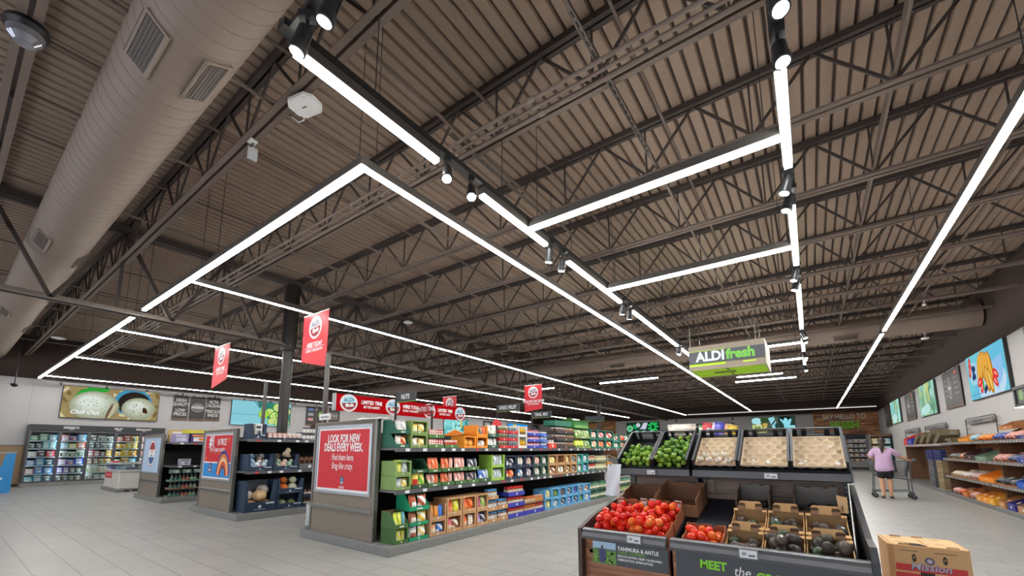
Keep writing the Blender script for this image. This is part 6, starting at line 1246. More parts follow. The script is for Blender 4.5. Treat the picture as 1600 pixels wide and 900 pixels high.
# grower sign on the narrow section
g = MB().box(-.225, .018, .575, .285, .0298, .722, SLATE).build('grower_sign', S1)
b = MB(); y = .0175
b.rect(-.225, .578, -.058, .719, y, mat((170, 200, 222))); b.rect(-.225, .578, -.058, .672, y - .0004, mat((96, 140, 60)))
r = random.Random(4)
for i in range(36): blob(b, r.uniform(-.215, -.07), r.uniform(.585, .66), .012, .006, y - .0007, mat([(120, 166, 70), (80, 124, 50), (140, 180, 90)][i % 3]), 7, .3, 0, i)
b.rect(-.20, .664, -.06, .676, y - .0008, mat((90, 110, 120))); b.poly([(-.175, .585), (-.135, .585), (-.128, .655), (-.14, .672), (-.17, .672), (-.182, .655)], y - .0012, mat((66, 66, 112))); b.ell(-.155, .685, .0085, .011, y - .0012, mat((80, 60, 56)), 12)
b.build('grower_photo', g)
b = MB(); b.text('TANIMURA & ANTLE', -.045, .688, .034, SW, y, .86, .03, 0, 'LEFT').text('SALINAS, CALIFORNIA', -.045, .664, .022, mat((120, 176, 60)), y, .85, .02, 0, 'LEFT').text('BROCCOLI CROWNS / CELERY / CAULIFLOWER /', -.045, .641, .0185, SW, y, .72, .03, 0, 'LEFT').text('ICEBERG LETTUCE / ARTISAN LETTUCE', -.045, .618, .0185, SW, y, .72, .03, 0, 'LEFT'); b.build('lettering', g)
g = MB().box(-.455, .018, .575, .455, .0298, .728, SLATE).build('slogan_sign', S2)
MB().text('MEET', -.245, .668, .066, mat((140, 220, 40)), .017, .92, .04).text('the', -.095, .655, .072, SW, .017, .9, .005, .2).text('GROWERS', .12, .640, .066, mat((140, 220, 40)), .017, .92, .04).build('lettering', g)

# ---------------------------------------------------------------- piles
def pile(n, x0, x1, y0, y1, floor, r, seed, tries=26, pref=None, cap=9.0):
    """settles n balls of radius r one by one into the lowest hollow of a bin with a sloping floor"""
    rd = random.Random(seed); P = []
    for _ in range(n):
        best = None
        for _ in range(tries):
            x, y = rd.uniform(x0 + r, x1 - r), rd.uniform(y0 + r, y1 - r); z = floor(x, y) + r * 1.06
            for p in P:
                d2 = (p[0] - x) ** 2 + (p[1] - y) ** 2
                if d2 < 4 * r * r: z = max(z, p[2] + math.sqrt(4 * r * r - d2))
            k = z + (pref(x, y) if pref else 0)
            if z < cap and (best is None or k < best[0]): best = (k, x, y, z)
        if best: P.append(best[1:])
    return P
TOM = [mat((232, 40, 24), .22, 0, .12, 40), mat((238, 60, 30), .22, 0, .12, 40), mat((214, 28, 22), .22, 0, .12, 40), mat((242, 112, 40), .22, 0, .12, 40)]
def tomato(b, k):
    m = TOM[k]; b.ball((0, 0, 0), (.0252, .0252, .0300), m, 14, 9, lambda u, t: 1 + .03 * math.cos(3 * u))
    g = mat((150, 96, 40), .6); b.lathe([(.0045, .0285), (.004, .0305), (.001, .031)], 7, g)
TME = []
for k in range(4):
    bb_ = MB(); tomato(bb_, k); TME.append(bb_.mesh('roma_tomato'))
def carton_box(w, d, h, c, back=0.0, inn=None, flaps=False):
    """brown produce carton without lid; walls slightly ragged at the top"""
    def f(b):
        A = mat(c, .75); I = mat(inn or tuple(int(v * .86) for v in c), .8); t = .006; hw = w / 2
        b.box(-hw, 0, 0, hw, d, t, A)
        for s in (-1, 1): b.prism([(0, t), (d, t), (d, h + back), (d * .93, h + back), (d * .86, h * .93), (d * .6, h * .93), (d * .52, h), (d * .40, h), (d * .34, h * .9), (0, h * .84)], s * hw, s * (hw - t), A)
        b.box(-hw + t, 0, t, hw - t, t, h * .55, A); b.prism([(-hw + t, t), (hw - t, t), (hw - t, h + back), (hw * .55, h + back), (hw * .5, h + back - .012), (hw * .3, h + back - .012), (hw * .25, h + back), (-hw * .2, h + back), (-hw * .26, h + back - .01), (-hw * .5, h + back - .01), (-hw * .56, h + back), (-hw + t, h + back)], d - t, d, I, 'XZ')
    return cached(('cb', w, d, h, c, back), 'produce_carton', f)
def in_bin(me, name, label, cat, x, y, rz=0.0, dz=0.0):
    """carton standing on the sloping bin floor with its front edge at y"""
    o = bpy.data.objects.new(name, me); COL.objects.link(o)
    o.matrix_world = Matrix.Translation((x, y, fz(y) - .003 + dz)) @ Matrix.Rotation(math.atan(SLO), 4, 'X') @ Matrix.Rotation(rz, 4, 'Z')
    return tag(o, label, cat)
TC = (178, 112, 74)
xa, xb, xc = DX0 + .035, (DX0 + DXS) / 2 - .012, DXS - .045
cw = (xc - xa) / 2 - .004
in_bin(carton_box(cw, .30, .100, TC), 'produce_carton', 'brown tomato carton at the front outer corner of the narrow stand', 'carton', (xa + xb) / 2, 2.80)
in_bin(carton_box(cw, .30, .100, TC), 'produce_carton', 'brown tomato carton at the front, second from the outer edge of the narrow stand', 'carton', (xb + xc) / 2, 2.80)
in_bin(carton_box(cw, .28, .098, (168, 104, 66), .034), 'produce_carton', 'brown tomato carton with white paper liner behind the outer front one', 'carton', (xa + xb) / 2, 3.11)
in_bin(carton_box(cw, .28, .098, (168, 104, 66), .034), 'produce_carton', 'brown tomato carton with white corners behind the inner front one', 'carton', (xb + xc) / 2, 3.11)
for x, y, a in ((xa + .03, 3.335, 0), (xb - .03, 3.335, 0), (xb + .045, 3.335, 0), (xc - .03, 3.335, 0)):
    o = MB().prism([(-.022, 0), (.026, -.005), (.018, .085), (-.03, .09)], -.001, .001, mat((206, 200, 206), .8), 'XZ').build('paper_liner', None, (x, y, fz(3.34) + .055), (-.1, 0, a)); tag(o, 'white paper strip standing against the tomato carton wall', 'paper', 'white liner strips in the tomato cartons')
for x, w, h, y, lab, rz in ((xa + .13, .27, .13, 3.42, 'low empty brown carton behind the tomatoes at the outer side', 0), (xb + .19, .31, .165, 3.425, 'taller empty brown carton behind the tomatoes beside the dark gap', -.06)):
    in_bin(carton_box(w, .30, h, (156, 112, 80), .0, (120, 84, 62)), 'produce_carton', lab, 'carton', x, y, rz)
# tomatoes of the front and rear pair of cartons
grp = 'loose roma tomatoes in the narrow stand'
rd = random.Random(8); TR = .0288
for (x0, x1, y0, y1, n, sd, lab) in ((xa + .008, xb - .003, 2.81, 3.09, 50, 1, 'front outer tomato carton'), (xb + .003, xc - .008, 2.81, 3.09, 50, 2, 'front inner tomato carton'), (xa + .008, xb - .003, 3.12, 3.37, 27, 3, 'rear outer tomato carton'), (xb + .003, xc - .008, 3.12, 3.37, 36, 4, 'rear inner tomato carton')):
    for (x, y, z) in pile(n, x0, x1, y0, y1, lambda x, y: fz(y) + .006, TR, sd, 90):
        o = put(TME[rd.choice((0, 0, 1, 1, 2, 0, 1, 3) if sd != 2 else (0, 1, 1, 3))], 'roma_tomato', None, (x, y, z), (rd.uniform(.3, 1.5) * rd.choice((1, -1)), 0, rd.uniform(0, 6.28)))
        tag(o, 'ripe red tomato heaped in the %s' % lab, 'tomato', 'tomatoes in the %s' % lab)
# small tomato carton and the avocado cartons of the wide section
A0 = DXS + .045
in_bin(carton_box(.235, .31, .095, (176, 106, 74), .02), 'produce_carton', 'small reddish brown tomato carton on the wide stand beside the avocados', 'carton', A0 + .118, 2.80)
for (x, y, z) in pile(31, A0 + .008, A0 + .228, 2.81, 3.09, lambda x, y: fz(y) + .006, TR, 9, 90):
    tag(put(TME[rd.choice((1, 1, 3, 0) if x < A0 + .16 else (1, 3, 3))], 'roma_tomato', None, (x, y, z), (rd.uniform(.3, 1.5) * rd.choice((1, -1)), 0, rd.uniform(0, 6.28))), 'orange red tomato in the small carton by the avocados', 'tomato', 'tomatoes in the small carton')
def flat(w, d, h):
    """avocado flat: kraft tray whose rear flap has two hand holes and two upright tabs"""
    def f(b):
        A, I = mat((206, 164, 112), .75), mat((150, 122, 84), .8); t = .005; hw = w / 2
        b.box(-hw, 0, 0, hw, d, t, A); b.box(-hw + t, 0, t, hw - t, t, h * .55, A); b.box(-hw + t, d - t, t, hw - t, d, h, I)
        for s in (-1, 1):
            b.prism([(0, t), (d, t), (d, h), (d * .9, h), (d * .86, h * .72), (d * .16, h * .72), (d * .12, h), (0, h)], s * hw, s * (hw - t), A)
            b.box(s * hw, d - .035, h, s * (hw - .028), d, h + .004, A); b.box(s * hw, 0.0, h, s * (hw - .028), .035, h + .004, A)
        fl = [(-hw + .03, h), (hw - .03, h), (hw - .03, h + .042), (hw - .042, h + .056), (-hw + .042, h + .056), (-hw + .03, h + .042)]
        b.X = Matrix.Translation((0, d, h)) @ Matrix.Rotation(-.35, 4, 'X') @ Matrix.Translation((0, 0, -h))
        b.prism(fl, -.004, 0, A, 'XZ'); hole = mat((84, 62, 44), .9); tab = mat((150, 116, 88), .8)
        for s in (-1, 1):
            x = s * hw * .52; b.prism([(x - .022, h + .014), (x + .022, h + .014), (x + .022, h + .034), (x + .015, h + .042), (x - .015, h + .042), (x - .022, h + .034)], -.0055, -.0042, hole, 'XZ')
            b.prism([(x - .022, h + .0), (x + .022, h + .0), (x + .02, h + .022), (x - .02, h + .022)], -.016, -.0062, tab, 'XZ')
    return cached(('flat', w, d, h), 'avocado_carton', f)
AV = [mat((66, 58, 52), .42, 0, .35, 60), mat((52, 48, 44), .42, 0, .35, 60), mat((74, 62, 56), .42, 0, .35, 60), mat((48, 66, 40), .4, 0, .3, 60)]
AVM = []
for k in range(8):
    bb_ = MB(); bb_.ball((0, 0, 0), (.0305, .0305, .0405), AV[k % 4], 14, 10, lambda u, t: 1 - .16 * max(0, math.sin(t)) ** 1.5); bb_.lathe([(.004, .039), (.0035, .042), (.001, .0425)], 6, mat((110, 90, 60)))
    if k >= 4:
        bb_.X = Matrix.Rotation(-1.2, 4, 'X'); bb_.lathe([(.009, .0312), (.0085, .0319), (.001, .032)], 10, mat((206, 214, 214), .4)); bb_.X = None
    AVM.append(bb_.mesh('avocado'))
cols = [(A0 + .245, A0 + .445), (A0 + .452, A0 + .652), (A0 + .659, A0 + .872)]
NUM = [[9, 17, 18], [6, 10, 9]]
AR = .0335
for ci, (x0, x1) in enumerate(cols):
    for ri in range(3):
        yy = 2.80 + ri * .325
        w = round(x1 - x0, 3)
        cn = ('first', 'middle', 'last')[ci]; rn = ('front', 'second', 'rear')[ri]
        if ri < 2:
            in_bin(flat(w, .315, .092), 'avocado_carton', 'kraft avocado carton, %s column from the tomatoes, %s row' % (cn, rn), 'carton', (x0 + x1) / 2, yy, 0)
            for (x, y, z) in pile(NUM[ri][ci], x0 + .006, x1 - .006, yy + .008, yy + .285, lambda x, y: fz(y) + .006, AR, 20 + ci * 3 + ri, 80):
                k = rd.randrange(8) if rd.random() < .75 else rd.randrange(3)
                if k == 3 and rd.random() < .5: k = 0
                tag(put(AVM[k], 'avocado', None, (x, y, z), (rd.uniform(.6, 2.2), 0, rd.uniform(0, 6.28))), 'dark ripe avocado in the %s row, %s column carton' % (rn, cn), 'avocado', 'avocados %s row %s column' % (rn, cn))
# two upright dark cartons at the back with bagged avocados
for i, (x0, x1) in enumerate(((A0 + .25, A0 + .46), (A0 + .60, A0 + .86))):
    x = (x0 + x1) / 2; w = round(x1 - x0, 3)
    in_bin(carton_box(w, .28, .16, (112, 92, 76), .0, (124, 118, 112)), 'produce_carton', '%s grey brown carton of bagged avocados in the shaded back row' % ('first', 'second')[i], 'carton', x, 3.47)
    for j in range(4): tag(put(AVM[1], 'avocado', None, (x + (j - 1.5) * .044, 3.56 + (j % 2) * .05, fz(3.56 + (j % 2) * .05) + .05), (1.4, 0, j)), 'very dark avocado in the %s back row carton' % ('first', 'second')[i], 'avocado', 'avocados back row %d' % i)
o = MB().prism([(-.02, 0), (.03, 0), (.02, .10), (-.04, .11)], -.003, .003, KRAFT_L, 'XZ').build('carton_flap', None, (DX1 - .062, 3.44, fz(3.44) + .095), (-.2, 0, -.5)); tag(o, 'loose tan carton flap sticking up at the outer back corner', 'cardboard')
# ---------------------------------------------------------------- black crates on the upper tier
CA = math.atan2(1.415 - 1.168, 3.87 - 3.475)
def c_rpc(w, d, h):
    def f(b):
        m = mat((36, 38, 41), .4); t = .008; hw = w / 2; e = mat((70, 74, 80), .35)
        b.box(-hw, 0, 0, hw, d, t, m)
        for s in (-1, 1): b.box(s * hw, 0, t, s * (hw - t), d, h, m); b.box(s * (hw + .0), -.0, h, s * (hw - .016), d, h + .006, e)
        b.box(-hw + t, 0, t, hw - t, t, h * .30, m)
        for s in (-.62, 0, .62): b.box(s * hw - .012, -.006, 0, s * hw + .012, 0, h * .34, m)
        for z0, z1 in ((t, h * .34), (h * .42, h * .48), (h * .80, h * .86), (h * .93, h)): b.box(-hw + t, d - t, z0, hw - t, d, z1, m)
        for x0, x1 in ((-hw + t, -hw * .72), (-hw * .55, -hw * .34), (hw * .34, hw * .55), (hw * .72, hw - t)): b.box(x0, d - t, h * .34, x1, d, h * .93, m)
        for k in range(9): b.box(-hw * .3 + k * hw * .075 - .001, d - t, h * .86, -hw * .3 + k * hw * .075 + .003, d, h * .93, m)
        b.box(-hw, d - .014, h, hw, d, h + .006, e)
    return cached(('rpc', w, d, h), 'black_crate', f)
CM = lambda x: Matrix.Translation((x, 3.482, 1.176)) @ Matrix.Rotation(CA, 4, 'X')
def upper(x0, x1, label): return tag(place(CM((x0 + x1) / 2), c_rpc(round(x1 - x0, 3), .455, .105), 'black_crate', 0, 0, 0), label, 'crate')
U1 = [(DX0 + .004, -1.07), (-1.066, DXS - .016)]; U2 = [(DXS + .016, -.452), (-.447, -.130), (-.125, DX1 - .004)]
upper(*U1[0], 'black crate half full of limes at the outer end of the upper tier')
upper(*U1[1], 'black crate full of limes, second on the upper tier'); upper(*U2[0], 'black crate holding a pulp tray with white bulbs in the middle of the upper tier')
upper(*U2[1], 'black crate holding an almost empty pulp tray, fourth on the upper tier'); upper(*U2[2], 'black crate holding an empty pulp tray at the bakery end of the upper tier')
LM = [mat((92, 138, 40), .3, 0, .2, 50), mat((120, 160, 50), .3, 0, .2, 50), mat((70, 116, 36), .3, 0, .2, 50), mat((140, 172, 60), .3, 0, .2, 50)]
LME = []
for k in range(4):
    bb_ = MB(); bb_.ball((0, 0, 0), (.0205, .0205, .0225), LM[k], 12, 9, lambda u, t: 1 + .02 * math.cos(5 * u)); bb_.lathe([(.005, .0215), (.003, .0245), (.001, .025)], 7, LM[k]); LME.append(bb_.mesh('lime'))
tanC = math.tan(CA)
def ufloor(x, y): return 1.176 + (y - 3.482) * tanC + .009 / math.cos(CA)
for ci, (n, y1, lab) in enumerate(((50, 3.72, 'half full outer lime crate'), (82, 3.80, 'full lime crate second on the upper tier'))):
    x0, x1 = U1[ci]
    # the crate leans, so limes settle against its floor in the crate's own frame
    P = pile(n, x0 + .010, x1 - .010, 0.012, (.30 if ci == 0 else .415), lambda x, y: .009, .0225, 60 + ci, 90, lambda x, y: y * .12)
    M4 = Matrix.Translation((0, 3.482, 1.176)) @ Matrix.Rotation(CA, 4, 'X')
    for (x, y, z) in P:
        v = M4 @ Vector((x, y, z)); tag(put(LME[rd.choice((0, 1, 1, 2, 3))], 'lime', None, v, (rd.uniform(0, 6), rd.uniform(0, 6), 0)), 'green lime in the %s' % lab, 'lime', 'limes in the %s' % lab)
# pulp trays
def c_pulp(w, d):
    def f(b):
        m = mat((214, 192, 162), .85, 0, .08, 30); nx, ny = 56, 66; P = []; R = w / 4.3
        cs = [((i - 2.5 + (j % 2) * .5) * R * 1.04, (j + .2) * R * .88) for i in range(6) for j in range(-1, 9)]
        for j in range(ny + 1):
            for i in range(nx + 1):
                x, y = -w / 2 + w * i / nx, d * j / ny; ds = sorted(math.hypot(x - c[0], y - c[1]) for c in cs)[:2]
                e = (ds[1] - ds[0]) / R; z = -.030 * min(1, e * 1.3) ** .55
                if min(i, nx - i, j, ny - j) < 2: z = .0
                P.append((x, y, z))
        b.add(P, [(j * (nx + 1) + i, j * (nx + 1) + i + 1, (j + 1) * (nx + 1) + i + 1, (j + 1) * (nx + 1) + i) for j in range(ny) for i in range(nx)], m, True)
        b.box(-w / 2, 0, -.012, w / 2, .004, 0, m); b.box(-w / 2, d - .004, -.012, w / 2, d, 0, m)
    return cached(('pulp', w, d), 'pulp_tray', f)
GB = cached('garlic', 'garlic_bulb', lambda b: (b.ball((0, 0, .018), (.025, .025, .020), mat((222, 212, 196), .6, 0, .1, 40), 16, 9, lambda u, t: 1 + .06 * math.cos(6 * u)), b.lathe([(.010, .034), (.005, .044), (.004, .056)], 8, mat((206, 190, 166), .7))))
for ci, (x0, x1) in enumerate(U2):
    lab = ('third crate of the upper tier', 'fourth crate of the upper tier', 'last crate of the upper tier')[ci]; xm = (x0 + x1) / 2; w = round(x1 - x0 - .026, 3)
    tag(place(CM(xm), c_pulp(w, .39), 'pulp_tray', 0, .016, .062), 'beige moulded pulp tray with round hollows in the %s' % lab, 'tray')
    if ci == 0:
        for i in range(7): tag(place(CM(xm), GB, 'garlic_bulb', -w * .36 + (i % 4) * w * .235 + (i // 4) * .03, .05 + (i // 4) * .065, .063, i, -.3), 'white bulb at the low end of the third pulp tray', 'vegetable', 'white bulbs in the third pulp tray')
    sk_ = random.Random(ci + 3)
    for i in range(7 if ci else 9):
        bx = MB(); q = [(sk_.uniform(-.02, .02), sk_.uniform(-.016, .016)) for _ in range(4)]; q = sorted(q, key=lambda p: math.atan2(p[1], p[0]))
        bx.prism([(p[0], p[1]) for p in q], 0, .002, mat((232, 228, 222), .6), 'XY')
        yy = .03 + .06 * sk_.random() if i < 6 else sk_.uniform(.05, .3)
        tag(place(CM(xm), bx.mesh('paper_scrap'), 'paper_scrap', sk_.uniform(-w * .4, w * .4), yy, .064, sk_.uniform(0, 3), sk_.uniform(-.3, .3)), 'white papery scrap on the pulp tray in the %s' % lab, 'scrap', 'papery scraps in the %s' % lab)
# bags standing behind the upper tier (on the far side of the stand)
t = thing('produce_stand', 'rear produce stand back to back with the wide section, carrying bagged goods', 'produce stand', (-.44, 3.95, 0))
MB().box(-1.0, .0, 0, .46, .9, .75, WPAN).build('front_panel', t); MB().box(-1.0, .0, .75, .46, .62, 1.38, EDGE).build('upper_shelf', t)
r = random.Random(5)
for i, (x, w, h, c1, c2, lab) in enumerate(((-1.0, .34, .20, (206, 196, 182), (196, 184, 170), 'large beige bag slumped on the rear stand behind the limes'), (-.70, .13, .19, (80, 150, 80), (206, 226, 206), 'green bag on the rear stand'), (-.60, .14, .21, (206, 60, 70), (226, 226, 230), 'red and white bag on the rear stand'), (-.50, .15, .21, (206, 206, 226), (90, 90, 176), 'white and violet bag on the rear stand'), (-.39, .14, .21, (50, 56, 170), (120, 120, 206), 'deep blue bag on the rear stand'), (-.29, .13, .20, (206, 160, 110), (226, 190, 150), 'tan bag on the rear stand'), (-.20, .14, .175, (226, 186, 40), (236, 206, 90), 'yellow bag on the rear stand'))):
    tag(put(c_bag(.26 if i == 0 else .085, h, .09 if i else .2, c1, c2, i), 'produce_bag', None, (-.985 if i == 0 else -.885 + i * .052, 4.12 + (i % 2) * .11, 1.385), (-.1, .12 if i else 0, r.uniform(-.2, .2))), lab, 'bag')
# hanging roll of clear produce bags on the outer end
t = thing('bag_dispenser', 'white plastic produce bag hanging from a wire holder on the lime end', 'bag dispenser', (DX0 - .015, 3.42, 1.21))
MB().path([(.01, .06, -.02), (-.02, .06, .06), (-.06, .03, .085), (-.06, -.03, .085), (-.03, -.06, .05), (-.01, -.06, -.0), (.0, -.02, -.015), (.01, .06, -.02)], .004, STEEL, 6).build('wire_holder', t)
b = MB(); nz = 10; rr = random.Random(3); P = []
for j in range(nz + 1):
    for i in range(5): P.append((-.075 + i * .03 + (.035 * (1 - j / nz)) + rr.uniform(-.004, .004), -.05 - .012 * math.sin(i * 1.7 + j * .4), .015 - j * .026))
b.add(P, [(j * 5 + i, j * 5 + i + 1, (j + 1) * 5 + i + 1, (j + 1) * 5 + i) for j in range(nz) for i in range(4)], mat((222, 228, 236), .3), True); b.build('plastic_bag', t)

# ---------------------------------------------------------------- corner of the cardboard box on the floor
def c_mission(b):
    A = mat((212, 170, 122), .75, 0, .08, 6); T2 = mat((222, 184, 134), .75); RS = mat((206, 60, 60), .6); w, d, h = .20, .225, .30; c = .035
    oc = [(-w - .03, .05), (-w, 0), (w, 0), (w + .03, .05), (w + .02, 2 * d - .05), (w, 2 * d), (-w, 2 * d), (-w - .05, 2 * d - .03)]
    b.prism(oc, 0, h, A, 'XY')
    b.box(-w + .005, -.0006, .115, w - .005, 0, .165, RS)
    b.prism([(-w + .0, .012), (-.01, .012), (-.02, 2 * d - .02), (-w - .03, 2 * d - .03)], h, h + .004, T2, 'XY'); b.prism([(.005, .004), (w, .004), (w, 2 * d - .03), (-.01, 2 * d - .02)], h + .0, h + .006, T2, 'XY')
    b.prism([(-.105, .02), (.0, .015), (-.03, .10), (-.115, .11)], h + .004, h + .0065, mat((40, 34, 32), .9), 'XY')
    br = mat((170, 130, 96), .8)
    for x, y in ((-.13, .02), (.14, .02), (-.14, 2 * d - .06), (.0, 2 * d - .05)): b.prism([(x - .035, y), (x + .035, y), (x + .028, y + .035), (x - .028, y + .035)], h + .006, h + .012, br, 'XY')
    for y in (.12, .32): b.box(-w * .9, y, h + .0065, -w * .55, y + .006, h + .0072, mat((60, 46, 36))); b.box(w * .3, y + .02, h + .0065, w * .6, y + .026, h + .0072, mat((60, 46, 36)))
    dk = mat((60, 50, 44), .8); PU = mat((92, 92, 128), .5)
    for x in (-.085, .085): b.ell(x, .215, .013, .03, -.0008, dk, 14); b.ell(x, .218, .008, .012, -.0012, mat((150, 120, 100)), 10)
    b.box(-.16, -.0007, .262, -.06, -.0004, .266, dk).box(.03, -.0007, .262, .15, -.0004, .266, dk)
    b.text('Mission', .0, .152, .074, PU, -.0016, 1.0, .042, .2).text('Mission', .0, .152, .074, mat((196, 190, 206)), -.0020, 1.0, .005, .2); b.ell(0, .20, .028, .028, -.0012, PU, 16); b.ell(0, .20, .016, .016, -.0016, mat((190, 180, 200)), 12)
    b.rect(-w - .0, .06, w, .10, -.0008, RS); b.box(-.06, -.0009, .09, .02, -.0005, .115, dk)
MB_ = cached('mission', 'cardboard_box', c_mission)
tag(put(MB_, 'cardboard_box', None, (.655, 4.52, .306), (0, 0, .0)), 'kraft cardboard box with red stripe and folded top flaps on the aisle floor', 'box')
tag(put(MB_, 'cardboard_box', None, (.655, 4.52, .0), (0, 0, .0)), 'lower kraft cardboard box carrying the red-striped one', 'box')

# ================================================================ SHOPPER AND CART
def skin(name, pts, edges, radii, m, parent=None, sub=2, root=0):
    me = bpy.data.meshes.new(name); me.from_pydata(pts, edges, []); me.materials.append(m)
    o = put(me, name, parent); md = o.modifiers.new('skin', 'SKIN'); md.use_smooth_shade = True; md.branch_smoothing = .4
    for i, rr in enumerate(radii):
        v = me.skin_vertices[0].data[i]; v.radius = rr if isinstance(rr, tuple) else (rr, rr); v.use_root = (i == root)
    s = o.modifiers.new('smooth', 'SUBSURF'); s.levels = sub; s.render_levels = sub
    return o
SKIN = mat((206, 156, 128), .5, 0, .06); PT = (1.58, 15.38, 0)
person = thing('person', 'shopper in a lilac tee and black shorts, seen from behind, one hand on a cart', 'person', PT, 0)
pts = []; ed = []; ra = []
def J(p, q, rr):
    pts.append(p); ra.append(rr)
    if q is not None: ed.append((q, len(pts) - 1))
    return len(pts) - 1
pel = J((0, 0, .86), None, (.15, .11)); wai = J((0, 0, 1.02), pel, (.14, .11)); che = J((0, .01, 1.22), wai, (.15, .11)); nk0 = J((0, .01, 1.37), che, (.075, .06)); nk = J((0, .02, 1.44), nk0, .048); h1 = J((.01, .035, 1.52), nk, (.068, .08)); h2 = J((.015, .035, 1.60), h1, (.066, .08)); J((.015, .03, 1.645), h2, .045)
J((.025, .125, 1.535), h1, .014)
for s in (-1, 1):
    sh = J((s * .175, .0, 1.335), che, .064)
    el = J((-.27, .06, 1.11), sh, .047) if s < 0 else J((.34, .06, 1.14), sh, .047)
    wr = J((-.19, .20, 1.06), el, .031) if s < 0 else J((.49, .16, 1.065), el, .031)
    d = Vector((.35, .94, -.15)) if s < 0 else Vector((.75, .60, -.2)); d.normalize(); side = Vector((d.y, -d.x, 0)).normalized(); w0 = Vector(pts[wr])
    pa = J(tuple(w0 + d * .075), wr, .029)
    for k in range(4):
        f0 = w0 + d * (.115 - abs(k - 1.4) * .006) + side * (k - 1.5) * .018; a = J(tuple(f0), pa, .0095); J(tuple(f0 + d * .018 + Vector((0, 0, -.03))), a, .008)
    J(tuple(w0 + d * .07 + side * (.045 if s < 0 else -.045) + Vector((0, 0, -.02))), wr, .011)
    hip = J((s * .088, 0, .80), pel, .088); kn = J((s * .082, .01 + .02 * s, .46), hip, .060); cf = J((s * .080, -.015 + .02 * s, .33), kn, .058); an = J((s * .078, -.01 + .02 * s, .085), cf, .036); to = J((s * .095, .11 + .02 * s, .035), an, .030); J((s * .10, .16 + .02 * s, .028), to, .022)
body = skin('body', pts, ed, ra, SKIN, person)
TEE = mat((196, 164, 200), .85, 0, .06, 12)
tp = [(0, 0, .70), (0, 0, .86), (0, .0, 1.02), (0, .01, 1.22), (0, .012, 1.355), (0, .012, 1.40), (-.175, 0, 1.335), (-.245, .04, 1.19), (-.262, .055, 1.13), (.175, 0, 1.335), (.285, .04, 1.21), (.32, .055, 1.165)]
skin('tee_shirt', tp, [(0, 1), (1, 2), (2, 3), (3, 4), (4, 5), (3, 6), (6, 7), (7, 8), (3, 9), (9, 10), (10, 11)], [(.225, .165), (.225, .165), (.205, .155), (.195, .14), (.11, .085), (.07, .065), .088, .085, .082, .088, .085, .082], TEE, person)
skin('shorts', [(0, 0, .86), (0, 0, .73), (-.088, 0, .68), (-.088, -.01, .52), (.088, 0, .68), (.088, .01, .52)], [(0, 1), (1, 2), (2, 3), (1, 4), (4, 5)], [(.205, .15), (.205, .15), .122, .110, .122, .110], mat((22, 20, 24), .85), person)
HR = mat((56, 46, 42), .6, 0, .3, 40)
b = MB(); b.ball((.008, .012, 1.585), (.088, .098, .088), HR, 14, 10); b.ball((-.005, -.06, 1.50), (.07, .055, .10), HR, 12, 8); b.ball((-.01, -.085, 1.40), (.052, .04, .11), HR, 12, 8); b.ball((-.012, -.085, 1.30), (.03, .025, .07), HR, 10, 7); b.ball((.005, -.075, 1.58), (.05, .03, .05), HR, 10, 7)
b.build('hair', person)
b = MB()
for s in (-1, 1): b.ball((.012 + s * .075, .035, 1.545), (.010, .018, .026), SKIN, 8, 6); b.ball((.018 + s * .028, .112, 1.555), .008, mat((40, 30, 28), .2), 8, 6)
b.ball((.02, .118, 1.49), (.022, .008, .006), mat((170, 90, 84)), 8, 6)
b.build('face', body)
for s in (-1, 1):
    b = MB(); b.X = Matrix.Translation((s * -.022, -.01 * s, 0)); b.ball((s * .112, .055 + .03 * s, .045), (.048, .125, .048), mat((26, 24, 27), .7), 12, 8); b.box(s * .112 - .045, -.065 + .03 * s, 0, s * .112 + .045, .175 + .03 * s, .022, mat((190, 186, 184)), .01); b.build('shoe', person)
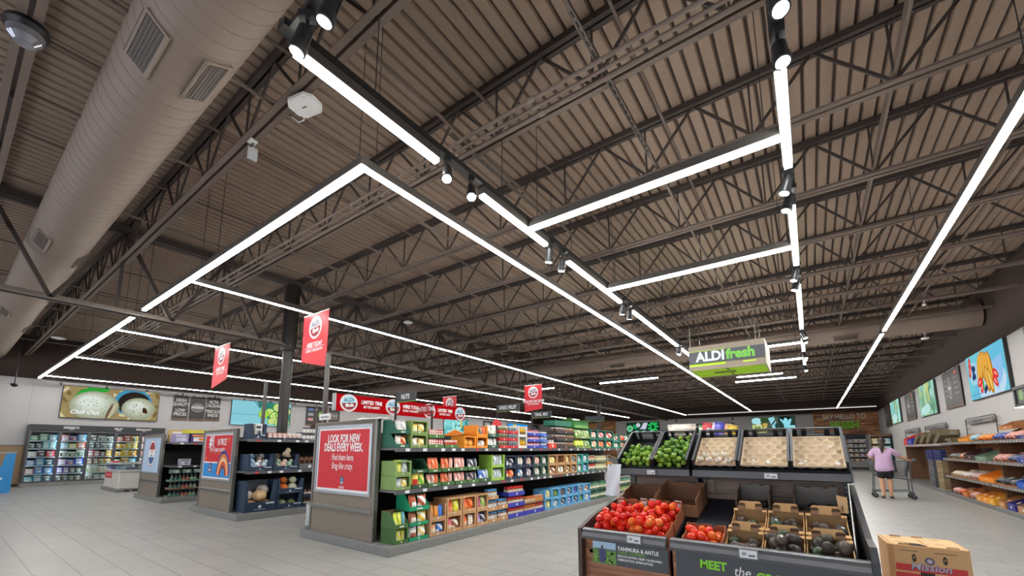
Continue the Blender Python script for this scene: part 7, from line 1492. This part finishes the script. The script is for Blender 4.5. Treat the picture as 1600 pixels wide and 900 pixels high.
# cart
CG = mat((98, 104, 108), .35, .5)
t = thing('shopping_cart', 'grey wire shopping cart standing crosswise before the shopper in lilac', 'shopping cart', (1.76, 15.88, 0), R90)
def mesh_wall(b, p, q, r, s_, n, m_, rad=.0045):
    p, q, r, s_ = map(Vector, (p, q, r, s_))
    for i in range(n + 1):
        a = i / n; b.tube(p.lerp(q, a), s_.lerp(r, a), rad, CG, 4)
    for i in range(m_ + 1):
        a = i / m_; b.tube(p.lerp(s_, a), q.lerp(r, a), rad, CG, 4)
b = MB()
B = [(-.22, -.30, .60), (.22, -.30, .60), (.19, .40, .66), (-.19, .40, .66)]; Tt = [(-.28, -.38, 1.02), (.28, -.38, 1.02), (.22, .48, .98), (-.22, .48, .98)]
for i in range(4): mesh_wall(b, B[i], B[(i + 1) % 4], Tt[(i + 1) % 4], Tt[i], 12 if i % 2 == 0 else 18, 7)
mesh_wall(b, B[0], B[1], B[2], B[3], 8, 12); b.path([*Tt, Tt[0]], .010, CG); b.path([*B, B[0]], .009, CG)
b.build('basket', t)
b = MB(); b.path([(-.27, -.40, 1.02), (-.25, -.52, 1.06), (.25, -.52, 1.06), (.27, -.40, 1.02)], .013, CG, 8); b.build('handle', t)
MB().tube((-.2, -.52, 1.06), (.2, -.52, 1.06), .018, mat((40, 60, 120), .4), 10).build('handle_grip', t)
b = MB(); b.add([(-.2, -.30, .78), (.2, -.30, .78), (.2, -.10, .80), (-.2, -.10, .80)], [(0, 1, 2, 3)], mat((60, 66, 72), .5)); b.add([(-.2, -.30, .78), (.2, -.30, .78), (.2, -.34, .98), (-.2, -.34, .98)], [(0, 1, 2, 3)], mat((84, 90, 96), .5)); b.build('child_seat', t)
for s in (-1, 1):
    MB().path([(s * .27, -.38, 1.02), (s * .255, -.36, .56), (s * .26, -.36, .16)], .014, CG, 8).path([(s * .255, -.36, .52), (s * .20, .40, .62)], .011, CG, 8).path([(s * .26, -.36, .2), (s * .20, .42, .17)], .013, CG, 8).path([(s * .20, .42, .17), (s * .195, .38, .62)], .011, CG, 8).build('side_frame', t)
b = MB(); mesh_wall(b, (-.24, -.3, .22), (.24, -.3, .22), (.18, .38, .2), (-.18, .38, .2), 8, 6); b.build('lower_rack', t)
for s in (-1, 1):
    for y in (-.36, .42):
        x = s * (.26 if y < 0 else .20); b = MB().tube((x - .016, y - .02, .062), (x + .016, y - .02, .062), .062, mat((40, 40, 42), .5), 18); b.prism([(y - .035, .05), (y - .005, .05), (y + .02, .19), (y - .04, .19)], x - .024, x - .018, CG).prism([(y - .035, .05), (y - .005, .05), (y + .02, .19), (y - .04, .19)], x + .018, x + .024, CG).box(x - .024, y - .04, .165, x + .024, y + .02, .19, CG); b.build('wheel', t)
